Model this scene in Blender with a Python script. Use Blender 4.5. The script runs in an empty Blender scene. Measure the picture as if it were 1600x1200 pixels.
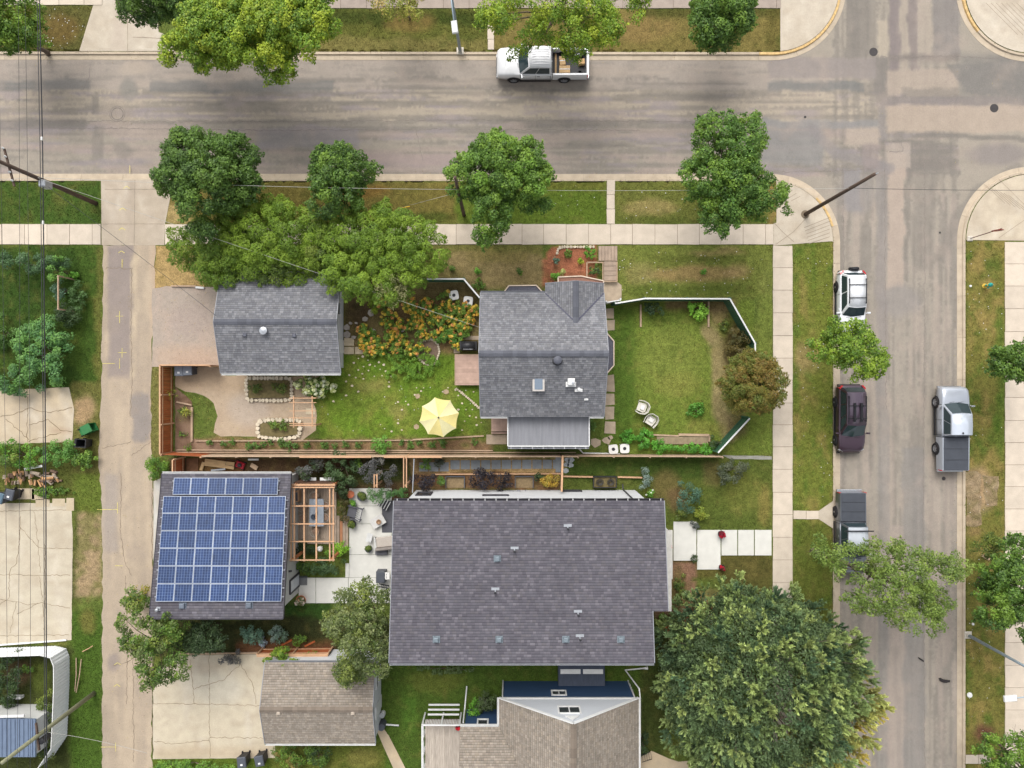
import bpy, bmesh, math, random
import numpy as np
from mathutils import Vector, Matrix, geometry
random.seed(11)
sc = bpy.context.scene
CAMH = 50.0; FP = 1100.0          # drone 50 m above the street; 24.75 mm lens
# ---------------------------------------------------------------- camera, sky, sun, exposure
cam_d = bpy.data.cameras.new('camera'); cam = bpy.data.objects.new('camera', cam_d)
sc.collection.objects.link(cam); cam.location = (0, 0, CAMH); cam.rotation_euler = (0, 0, 0)
cam_d.sensor_width = 36; cam_d.lens = 36 * FP / 1600; cam_d.clip_start = .5; cam_d.clip_end = 1500
sc.camera = cam
SUN_EL = math.radians(52); SUN_AZ = math.radians(-16)     # azimuth from +Y, clockwise
w = bpy.data.worlds.new("World"); sc.world = w; w.use_nodes = True
nt = w.node_tree; bg = nt.nodes['Background']
sky = nt.nodes.new('ShaderNodeTexSky'); sky.sky_type = 'NISHITA'; sky.sun_disc = False
sky.sun_elevation = SUN_EL; sky.sun_rotation = SUN_AZ; sky.air_density = 1.0; sky.dust_density = 4.0; sky.ozone_density = 1.0
hs = nt.nodes.new('ShaderNodeHueSaturation'); hs.inputs['Saturation'].default_value = .2
nt.links.new(sky.outputs[0], hs.inputs['Color']); nt.links.new(hs.outputs[0], bg.inputs[0])
bg.inputs[1].default_value = 0.15
sun_d = bpy.data.lights.new('sun', 'SUN'); sun = bpy.data.objects.new('sun', sun_d); sc.collection.objects.link(sun)
sun_d.energy = 1.1; sun_d.angle = math.radians(40); sun_d.color = (1, .96, .9)
sd = Vector((math.sin(SUN_AZ) * math.cos(SUN_EL), math.cos(SUN_AZ) * math.cos(SUN_EL), math.sin(SUN_EL)))
sun.rotation_euler = sd.to_track_quat('Z', 'Y').to_euler(); sun.location = (0, 0, 60)
vs = sc.view_settings; sc.display_settings.display_device = 'sRGB'
vs.view_transform = 'Standard'; vs.look = 'None'; vs.gamma = 1; vs.use_curve_mapping = False
vs.exposure = 0.87
sc.render.engine = 'CYCLES'

# ---------------------------------------------------------------- helpers
COL = sc.collection
def P(px, py, h=0.0):
    return Vector(((px - 800) / FP * (CAMH - h), -(py - 600) / FP * (CAMH - h), h))
def PX(x, y): return (800 + x * 22, 600 - y * 22)
KALB = .70
def lin1(c):
    c /= 255.0
    return c / 12.92 if c <= .04045 else ((c + .055) / 1.055) ** 2.4
def L(r, g, b): return (min(.85, lin1(r) * KALB), min(.85, lin1(g) * KALB), min(.85, lin1(b) * KALB))

_m = {}
def mat(name, col=(.5, .5, .5), rough=.8, var=.12, scale=3.0, fine=.12, fscale=30., bump=0., attr=False, rnd=0., metal=0., spec=.3, trans=0., stretch=None, coat=0.):
    if name in _m: return _m[name]
    m = bpy.data.materials.new(name); m.use_nodes = True; _m[name] = m
    n = m.node_tree.nodes; l = m.node_tree.links; b = n['Principled BSDF']
    b.inputs['Roughness'].default_value = rough; b.inputs['Metallic'].default_value = metal
    b.inputs['Specular IOR Level'].default_value = spec
    if coat: b.inputs['Coat Weight'].default_value = coat; b.inputs['Coat Roughness'].default_value = .08
    if attr:
        a = n.new('ShaderNodeAttribute'); a.attribute_name = 'Col'; src = a.outputs['Color']
    else:
        a = n.new('ShaderNodeRGB'); a.outputs[0].default_value = (*col, 1); src = a.outputs[0]
    g = n.new('ShaderNodeNewGeometry'); pos = g.outputs['Position']
    if stretch:
        mp = n.new('ShaderNodeMapping'); mp.inputs['Scale'].default_value = stretch; l.new(pos, mp.inputs[0]); pos = mp.outputs[0]
    fac = None
    def mul(x, y):
        q = n.new('ShaderNodeMath'); q.operation = 'MULTIPLY'; l.new(x, q.inputs[0]); l.new(y, q.inputs[1]); return q.outputs[0]
    for (amt, s, det) in ((var, scale, 5), (fine, fscale, 3)):
        if amt <= 0: continue
        t = n.new('ShaderNodeTexNoise'); t.inputs['Scale'].default_value = s; t.inputs['Detail'].default_value = det
        l.new(pos, t.inputs['Vector'])
        r = n.new('ShaderNodeMapRange'); r.inputs[1].default_value = .3; r.inputs[2].default_value = .7
        r.inputs[3].default_value = 1 - amt; r.inputs[4].default_value = 1 + amt; l.new(t.outputs[0], r.inputs[0])
        fac = r.outputs[0] if fac is None else mul(fac, r.outputs[0])
        last = t
    if rnd > 0:
        oi = n.new('ShaderNodeObjectInfo'); r = n.new('ShaderNodeMapRange'); r.inputs[3].default_value = 1 - rnd; r.inputs[4].default_value = 1 + rnd
        l.new(oi.outputs['Random'], r.inputs[0]); fac = r.outputs[0] if fac is None else mul(fac, r.outputs[0])
    if fac is not None:
        v = n.new('ShaderNodeVectorMath'); v.operation = 'SCALE'; l.new(src, v.inputs[0]); l.new(fac, v.inputs['Scale']); src = v.outputs[0]
    l.new(src, b.inputs['Base Color'])
    if bump > 0:
        t = n.new('ShaderNodeTexNoise'); t.inputs['Scale'].default_value = fscale; t.inputs['Detail'].default_value = 4; l.new(pos, t.inputs['Vector'])
        bp = n.new('ShaderNodeBump'); bp.inputs['Strength'].default_value = bump; bp.inputs['Distance'].default_value = .03
        l.new(t.outputs[0], bp.inputs['Height']); l.new(bp.outputs[0], b.inputs['Normal'])
    if trans > 0:
        tr = n.new('ShaderNodeBsdfTranslucent'); l.new(src, tr.inputs[0]); mx = n.new('ShaderNodeMixShader'); mx.inputs[0].default_value = trans
        l.new(b.outputs[0], mx.inputs[1]); l.new(tr.outputs[0], mx.inputs[2]); l.new(mx.outputs[0], n['Material Output'].inputs[0])
    return m

def tag(o, label=None, cat=None, group=None, kind=None):
    if label: o['label'] = label
    if cat: o['category'] = cat
    if group: o['group'] = group
    if kind: o['kind'] = kind
    return o
def thing(name, label, cat, loc=(0, 0, 0), rz=0., group=None):
    o = bpy.data.objects.new(name, None); COL.objects.link(o); o.empty_display_size = .3
    o.location = loc; o.rotation_euler = (0, 0, rz); return tag(o, label, cat, group)
def wmat(o):
    m = Matrix.LocRotScale(o.location, o.rotation_euler, o.scale)
    return wmat(o.parent) @ m if o.parent else m
def link_mesh(name, me, m=None, parent=None, loc=None, rot=None):
    o = bpy.data.objects.new(name, me); COL.objects.link(o)
    if m is not None and not me.materials: me.materials.append(m)
    if parent is not None: o.parent = parent
    if loc is not None: o.location = loc
    if rot is not None: o.rotation_euler = rot
    return o
def copy_tree(o, parent=None):
    c = o.copy(); COL.objects.link(c); c.parent = parent
    for ch in list(o.children): copy_tree(ch, c)
    return c

class MB:
    def __init__(s): s.v = []; s.f = []; s.c = []; s.p = []
    def add(s, vs, fs, c=None):
        b = len(s.v); s.v += [tuple(v) for v in vs]; s.p.append((b, len(s.f)))
        for f in fs: s.f.append(tuple(i + b for i in f)); s.c.append(c)
        return s
    def box(s, x0, y0, z0, x1, y1, z1, c=None):
        if x0 > x1: x0, x1 = x1, x0
        if y0 > y1: y0, y1 = y1, y0
        if z0 > z1: z0, z1 = z1, z0
        return s.add([(x0, y0, z0), (x1, y0, z0), (x1, y1, z0), (x0, y1, z0), (x0, y0, z1), (x1, y0, z1), (x1, y1, z1), (x0, y1, z1)],
                     [(3, 2, 1, 0), (4, 5, 6, 7), (0, 1, 5, 4), (1, 2, 6, 5), (2, 3, 7, 6), (3, 0, 4, 7)], c)
    def cbox(s, x, y, z, sx, sy, sz, c=None, rz=0., ch=0.):
        """box centred at x,y with base z; ch chamfers the top edge"""
        hx, hy = sx / 2, sy / 2; ca, sa = math.cos(rz), math.sin(rz)
        def R(a, b): return (x + a * ca - b * sa, y + a * sa + b * ca)
        q = [(-hx, -hy), (hx, -hy), (hx, hy), (-hx, hy)]
        rings = [(1, z), (1, z + sz - ch)] + ([(None, z + sz)] if ch else [])
        vs = []
        for k, zz in rings:
            for a, b in q:
                if k is None: a = math.copysign(abs(a) - ch, a); b = math.copysign(abs(b) - ch, b)
                vs.append((*R(a, b), zz))
        n = len(rings); fs = [(3, 2, 1, 0), tuple(4 * (n - 1) + i for i in range(4))]
        for r in range(n - 1):
            for i in range(4): j = (i + 1) % 4; fs.append((4 * r + i, 4 * r + j, 4 * r + 4 + j, 4 * r + 4 + i))
        return s.add(vs, fs, c)
    def bar(s, a, b, w, h, c=None, up=(0, 0, 1)):
        a = Vector(a); b = Vector(b); d = (b - a).normalized(); u = Vector(up)
        if abs(d.dot(u)) > .98: u = Vector((1, 0, 0))
        sd = d.cross(u).normalized(); u = sd.cross(d).normalized(); vs = []
        for p in (a, b):
            for i, j in ((-1, -1), (1, -1), (1, 1), (-1, 1)): vs.append(p + sd * (w / 2 * i) + u * (h / 2 * j))
        return s.add(vs, [(0, 1, 2, 3), (7, 6, 5, 4), (0, 4, 5, 1), (1, 5, 6, 2), (2, 6, 7, 3), (3, 7, 4, 0)], c)
    def tube(s, pts, rad, n=6, c=None):
        pts = [Vector(p) for p in pts]; rs = rad if isinstance(rad, (list, tuple)) else [rad] * len(pts); vs = []
        for i, p in enumerate(pts):
            d = (pts[min(i + 1, len(pts) - 1)] - pts[max(i - 1, 0)]).normalized()
            u = Vector((0, 0, 1)) if abs(d.z) < .9 else Vector((1, 0, 0))
            x = d.cross(u).normalized(); y = x.cross(d).normalized()
            for k in range(n): a = 2 * math.pi * k / n; vs.append(p + (x * math.cos(a) + y * math.sin(a)) * rs[i])
        fs = []
        for i in range(len(pts) - 1):
            for k in range(n): j = (k + 1) % n; fs.append((i * n + k, i * n + j, (i + 1) * n + j, (i + 1) * n + k))
        fs.append(tuple(range(n - 1, -1, -1))); fs.append(tuple((len(pts) - 1) * n + k for k in range(n)))
        return s.add(vs, fs, c)
    def lathe(s, prof, n=16, at=(0, 0, 0), c=None, axis='z', sx=1., sy=1.):
        vs = []; ax, ay, az = at
        for r, z in prof:
            for k in range(n):
                a = 2 * math.pi * k / n; q = (r * math.cos(a) * sx, r * math.sin(a) * sy, z)
                if axis == 'y': q = (q[0], q[2], q[1])
                if axis == 'x': q = (q[2], q[0], q[1])
                vs.append((q[0] + ax, q[1] + ay, q[2] + az))
        fs = []
        for i in range(len(prof) - 1):
            for k in range(n): j = (k + 1) % n; fs.append((i * n + k, i * n + j, (i + 1) * n + j, (i + 1) * n + k))
        fs.append(tuple(range(n - 1, -1, -1))); fs.append(tuple((len(prof) - 1) * n + k for k in range(n)))
        return s.add(vs, fs, c)
    def prism(s, poly, z0, z1, c=None):
        """poly: list of (x,y), z0/z1 numbers or lists"""
        n = len(poly)
        if sum(poly[i][0] * poly[(i + 1) % n][1] - poly[(i + 1) % n][0] * poly[i][1] for i in range(n)) < 0: poly = poly[::-1]; z1 = z1[::-1] if isinstance(z1, list) else z1
        zt = z1 if isinstance(z1, list) else [z1] * n; zb = z0 if isinstance(z0, list) else [z0] * n
        vs = [(x, y, zb[i]) for i, (x, y) in enumerate(poly)] + [(x, y, zt[i]) for i, (x, y) in enumerate(poly)]
        fs = [tuple(range(n - 1, -1, -1)), tuple(range(n, 2 * n))] + [(i, (i + 1) % n, n + (i + 1) % n, n + i) for i in range(n)]
        return s.add(vs, fs, c)
    def slab3(s, pts, t, c=None):
        """thick polygon in 3D, thickened downwards by t"""
        n = len(pts); vs = [tuple(p) for p in pts] + [(p[0], p[1], p[2] - t) for p in pts]
        fs = [tuple(range(n)), tuple(range(2 * n - 1, n - 1, -1))] + [(i, n + i, n + (i + 1) % n, (i + 1) % n) for i in range(n)]
        return s.add(vs, fs, c)
    def mesh(s, name='mesh'):
        me = bpy.data.meshes.new(name); me.from_pydata(s.v, [], s.f)
        if any(c is not None for c in s.c):
            at = me.color_attributes.new('Col', 'FLOAT_COLOR', 'CORNER'); out = []
            for f, c in zip(s.f, s.c): out += [*(c or (.5, .5, .5)), 1.] * len(f)
            at.data.foreach_set('color', out)
        me.update(); return me
    def each(s, name, m, parent=None, **k):
        """every shape added becomes an object of its own"""
        ends = s.p[1:] + [(len(s.v), len(s.f))]; o = None
        for (v0, f0), (v1, f1) in zip(s.p, ends):
            q = MB(); q.v = s.v[v0:v1]; q.f = [tuple(i - v0 for i in f) for f in s.f[f0:f1]]; q.c = s.c[f0:f1]; o = q.build(name, m, parent, **k)
        return o
    def build(s, name, m, parent=None, smooth=False, world=True, bevel=0., label=None, kind=None, fix=True):
        if parent is not None and world:
            inv = wmat(parent).inverted(); s.v = [tuple(inv @ Vector(v)) for v in s.v]
        me = s.mesh(name)
        if fix:
            bm = bmesh.new(); bm.from_mesh(me); bmesh.ops.recalc_face_normals(bm, faces=bm.faces[:])
            if bevel: bmesh.ops.bevel(bm, geom=bm.edges[:], offset=bevel, segments=2 if smooth else 1, affect='EDGES', clamp_overlap=True)
            bm.to_mesh(me); bm.free()
        if smooth:
            me.polygons.foreach_set('use_smooth', [True] * len(me.polygons)); me.update()
        o = link_mesh(name, me, m, parent)
        if label: o['label'] = label
        if kind: o['kind'] = kind
        return o
def centred(o):
    """move a top-level mesh's origin to its base centre"""
    me = o.data; n = len(me.vertices); a = np.empty(n * 3, 'f'); me.vertices.foreach_get('co', a); a = a.reshape(-1, 3)
    c = (a.min(0) + a.max(0)) / 2; c[2] = a[:, 2].min(); a -= c; me.vertices.foreach_set('co', a.ravel()); me.update()
    o.location = Vector([float(x) for x in c]); return o

# ---- numpy noise
_rs = np.random.RandomState(5); _tab = _rs.rand(256, 256)
def vn(x, y):
    xi = np.floor(x).astype(int); yi = np.floor(y).astype(int); fx = x - xi; fy = y - yi
    fx = fx * fx * (3 - 2 * fx); fy = fy * fy * (3 - 2 * fy); a = _tab[xi % 256, yi % 256]; b = _tab[(xi + 1) % 256, yi % 256]
    c = _tab[xi % 256, (yi + 1) % 256]; d = _tab[(xi + 1) % 256, (yi + 1) % 256]
    return (a * (1 - fx) + b * fx) * (1 - fy) + (c * (1 - fx) + d * fx) * fy
def fbm(x, y, o=4):
    r = 0; am = .5; t = 0
    for k in range(o): r = r + am * vn(x * 2 ** k + 17.3 * k, y * 2 ** k + 5.1 * k); t += am; am *= .55
    return r / t
def inpoly(x, y, poly):
    r = np.zeros(x.shape, bool); n = len(poly)
    for i in range(n):
        x0, y0 = poly[i]; x1, y1 = poly[(i + 1) % n]
        if y0 == y1: continue
        r ^= ((y0 > y) != (y1 > y)) & (x < (x1 - x0) * (y - y0) / (y1 - y0) + x0)
    return r
def sm(a, b, x): t = np.clip((x - a) / (b - a), 0, 1); return t * t * (3 - 2 * t)
def paint(px, py, base, ops, wob=6):
    """colour field in plan coordinates (22 units = 1 m): soft-edged dabs, strips and streaks over a base colour"""
    wx = (fbm(px / 30, py / 30) - .5) * wob * 2; wy = (fbm(px / 30 + 50, py / 30 + 9) - .5) * wob * 2
    x = px + wx; y = py + wy; c = np.tile(np.array(L(*base)), (len(px), 1))
    for o in ops:
        k = o[0]
        if k == 'e': _, cx, cy, rx, ry, col, a = o; d = np.hypot((x - cx) / rx, (y - cy) / ry); m = (1 - sm(.55, 1.1, d)) * a
        elif k == 'r': _, x0, y0, x1, y1, col, a, s = o; m = sm(x0 - s, x0 + s, x) * (1 - sm(x1 - s, x1 + s, x)) * sm(y0 - s, y0 + s, y) * (1 - sm(y1 - s, y1 + s, y)) * a
        elif k == 'n': _, sx, sy, lo, hi, col, a = o; m = sm(lo, hi, fbm(px / sx + len(col) * 3.7 + a * 31, py / sy + sx)) * a
        elif k == 'l':
            _, pts, wd, col, a = o; d = np.full(len(px), 1e9)
            for (ax, ay), (bx, by) in zip(pts[:-1], pts[1:]):
                t = np.clip(((x - ax) * (bx - ax) + (y - ay) * (by - ay)) / ((bx - ax) ** 2 + (by - ay) ** 2 + 1e-9), 0, 1)
                d = np.minimum(d, np.hypot(x - ax - t * (bx - ax), y - ay - t * (by - ay)))
            m = (1 - sm(wd * .6, wd * 1.3, d)) * a
        elif k == 'nr':
            _, x0, y0, x1, y1, sx, sy, lo, hi, col, a = o
            m = ((x > x0) & (x < x1) & (y > y0) & (y < y1)) * sm(lo, hi, fbm(px / sx + lo * 91, py / sy + a * 17)) * a
        elif k == 'p': _, poly, col, a = o; m = inpoly(x, y, poly) * a
        m = m[:, None]; c = c * (1 - m) + np.array(L(*col)) * m
    return c
def wobble(poly, amp=1.5, step=12, seed=0):
    """densify an outline and make it slightly uneven"""
    r = random.Random(seed); out = []
    for i in range(len(poly)):
        a = poly[i]; b = poly[(i + 1) % len(poly)]; d = math.hypot(b[0] - a[0], b[1] - a[1]); k = max(1, int(d / step))
        for j in range(k):
            t = j / k; out.append((a[0] + (b[0] - a[0]) * t + (r.uniform(-amp, amp) if j else 0), a[1] + (b[1] - a[1]) * t + (r.uniform(-amp, amp) if j else 0)))
    return out
def sheet(name, poly, z, base, ops, m, cell=6, parent=None, kind='structure', wob=6, zf=None, label=None, amp=0., seed=1, win=(-70, -70, 1670, 1270)):
    """flat surface in plan units; fine triangulation so that colour patches stay soft"""
    if amp: poly = wobble(poly, amp, 10, seed)
    xs = [min(max(p[0], win[0]), win[2]) for p in poly]; ys = [min(max(p[1], win[1]), win[3]) for p in poly]
    gx, gy = np.meshgrid(np.arange(min(xs) + cell / 2, max(xs), cell), np.arange(min(ys) + cell / 2, max(ys), cell))
    gx = gx.ravel(); gy = gy.ravel(); rr = np.random.RandomState(seed); gx = gx + rr.uniform(-.2, .2, len(gx)) * cell; gy = gy + rr.uniform(-.2, .2, len(gy)) * cell
    k = inpoly(gx, gy, poly); gx = gx[k]; gy = gy[k]
    n = len(poly); vsx = [Vector((float(a), float(b))) for a, b in poly] + [Vector((float(a), float(b))) for a, b in zip(gx, gy)]
    r = geometry.delaunay_2d_cdt(vsx, [(i, (i + 1) % n) for i in range(n)], [], 1, 1e-4)
    v2 = np.array([(a.x, a.y) for a in r[0]]); fs = [tuple(f) for f in r[2]]
    col = paint(v2[:, 0], v2[:, 1], base, ops, wob)
    zz = np.full(len(v2), z) if zf is None else zf(v2[:, 0], v2[:, 1])
    me = bpy.data.meshes.new(name)
    me.from_pydata(np.stack([(v2[:, 0] - 800) / 22, -(v2[:, 1] - 600) / 22, zz], 1).tolist(), [], fs)
    at = me.color_attributes.new('Col', 'FLOAT_COLOR', 'POINT'); at.data.foreach_set('color', np.hstack([col, np.ones((len(col), 1))]).astype('f').ravel())
    me.update()
    bm = bmesh.new(); bm.from_mesh(me)
    for f in bm.faces:
        f.normal_update()
        if f.normal.z < 0: f.normal_flip()
    bm.to_mesh(me); bm.free()
    o = link_mesh(name, me, m, parent)
    if kind: o['kind'] = kind
    if label: o['label'] = label
    return o
def ribbons(name, lines, z, wd, m, parent=None, jit=1.2, seed=0, kind=None):
    """thin uneven strips (cracks, paint marks) lying on a surface, plan units"""
    r = random.Random(seed); mb = MB()
    for ln in lines:
        pts = []
        for a, b in zip(ln[:-1], ln[1:]):
            k = max(1, int(math.hypot(b[0] - a[0], b[1] - a[1]) / 4))
            for j in range(k): pts.append((a[0] + (b[0] - a[0]) * j / k + r.uniform(-jit, jit), a[1] + (b[1] - a[1]) * j / k + r.uniform(-jit, jit)))
        pts.append(ln[-1]); vs = []; 
        for i, q in enumerate(pts):
            a = pts[max(0, i - 1)]; b = pts[min(len(pts) - 1, i + 1)]; d = math.hypot(b[0] - a[0], b[1] - a[1]) + 1e-6
            ww = wd * (r.uniform(.6, 1.3) if jit else 1) / 2; nx, ny = -(b[1] - a[1]) / d * ww, (b[0] - a[0]) / d * ww
            for s in (1, -1): vs.append(((q[0] + nx * s - 800) / 22, -(q[1] + ny * s - 600) / 22, z))
        mb.add(vs, [(2 * i, 2 * i + 1, 2 * i + 3, 2 * i + 2) for i in range(len(pts) - 1)])
    me = mb.mesh(name); bm = bmesh.new(); bm.from_mesh(me)
    for f in bm.faces:
        f.normal_update()
        if f.normal.z < 0: f.normal_flip()
    bm.to_mesh(me); bm.free()
    return tag(link_mesh(name, me, m, parent), kind=kind)
# ================================================================ THE GROUND, ROADS AND PATHS
def arc(cx, cy, r, a0, a1, n=18): return [(cx + r * math.cos(math.radians(a0 + (a1 - a0) * i / n)), cy + r * math.sin(math.radians(a0 + (a1 - a0) * i / n))) for i in range(n + 1)]
K_NW = [(-1500, 82), (-60, 82)] + arc(1208, -22, 105, 90, 0) + [(1313, -70), (1313, -900)]
K_NE = [(1505, -900), (1505, -70)] + arc(1610, -20, 105, 180, 90) + [(3100, 85)]
K_SE = [(3100, 270)] + arc(1612, 375, 105, 270, 180) + [(1507, 1270), (1507, 2100)]
K_SW = [(1303, 2100), (1303, 1270)] + arc(1206, 379, 97.5, 0, -90) + [(-60, 281), (-1500, 281)]
ROAD = K_NW + K_NE + K_SE + K_SW
def in_road(x, y, d=5):
    r = np.ones(x.shape, bool)
    for dx, dy in ((d, 0), (-d, 0), (0, d), (0, -d)): r &= inpoly(x + dx, y + dy, ROAD)
    return r
HARD = [ROAD]      # outlines without grass
M_ground = mat('soil_and_grass', attr=True, rough=.95, var=.24, scale=3.0, fine=.3, fscale=12, bump=.8, spec=.1)
M_road = mat('worn_asphalt', attr=True, rough=.9, var=.05, scale=1.3, fine=.17, fscale=30, bump=.35, spec=.2)
M_conc = mat('old_concrete', attr=True, rough=.9, var=.07, scale=1.5, fine=.07, fscale=18, bump=.15, spec=.2)
M_grav = mat('packed_gravel', attr=True, rough=.95, var=.07, scale=3, fine=.14, fscale=24, bump=.5, spec=.15)
GR = (98, 112, 52); DRY = (150, 132, 88); TAN = (124, 114, 62); GRN = (84, 108, 40); DKG = (58, 78, 30); SOIL = (112, 90, 66)
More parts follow.
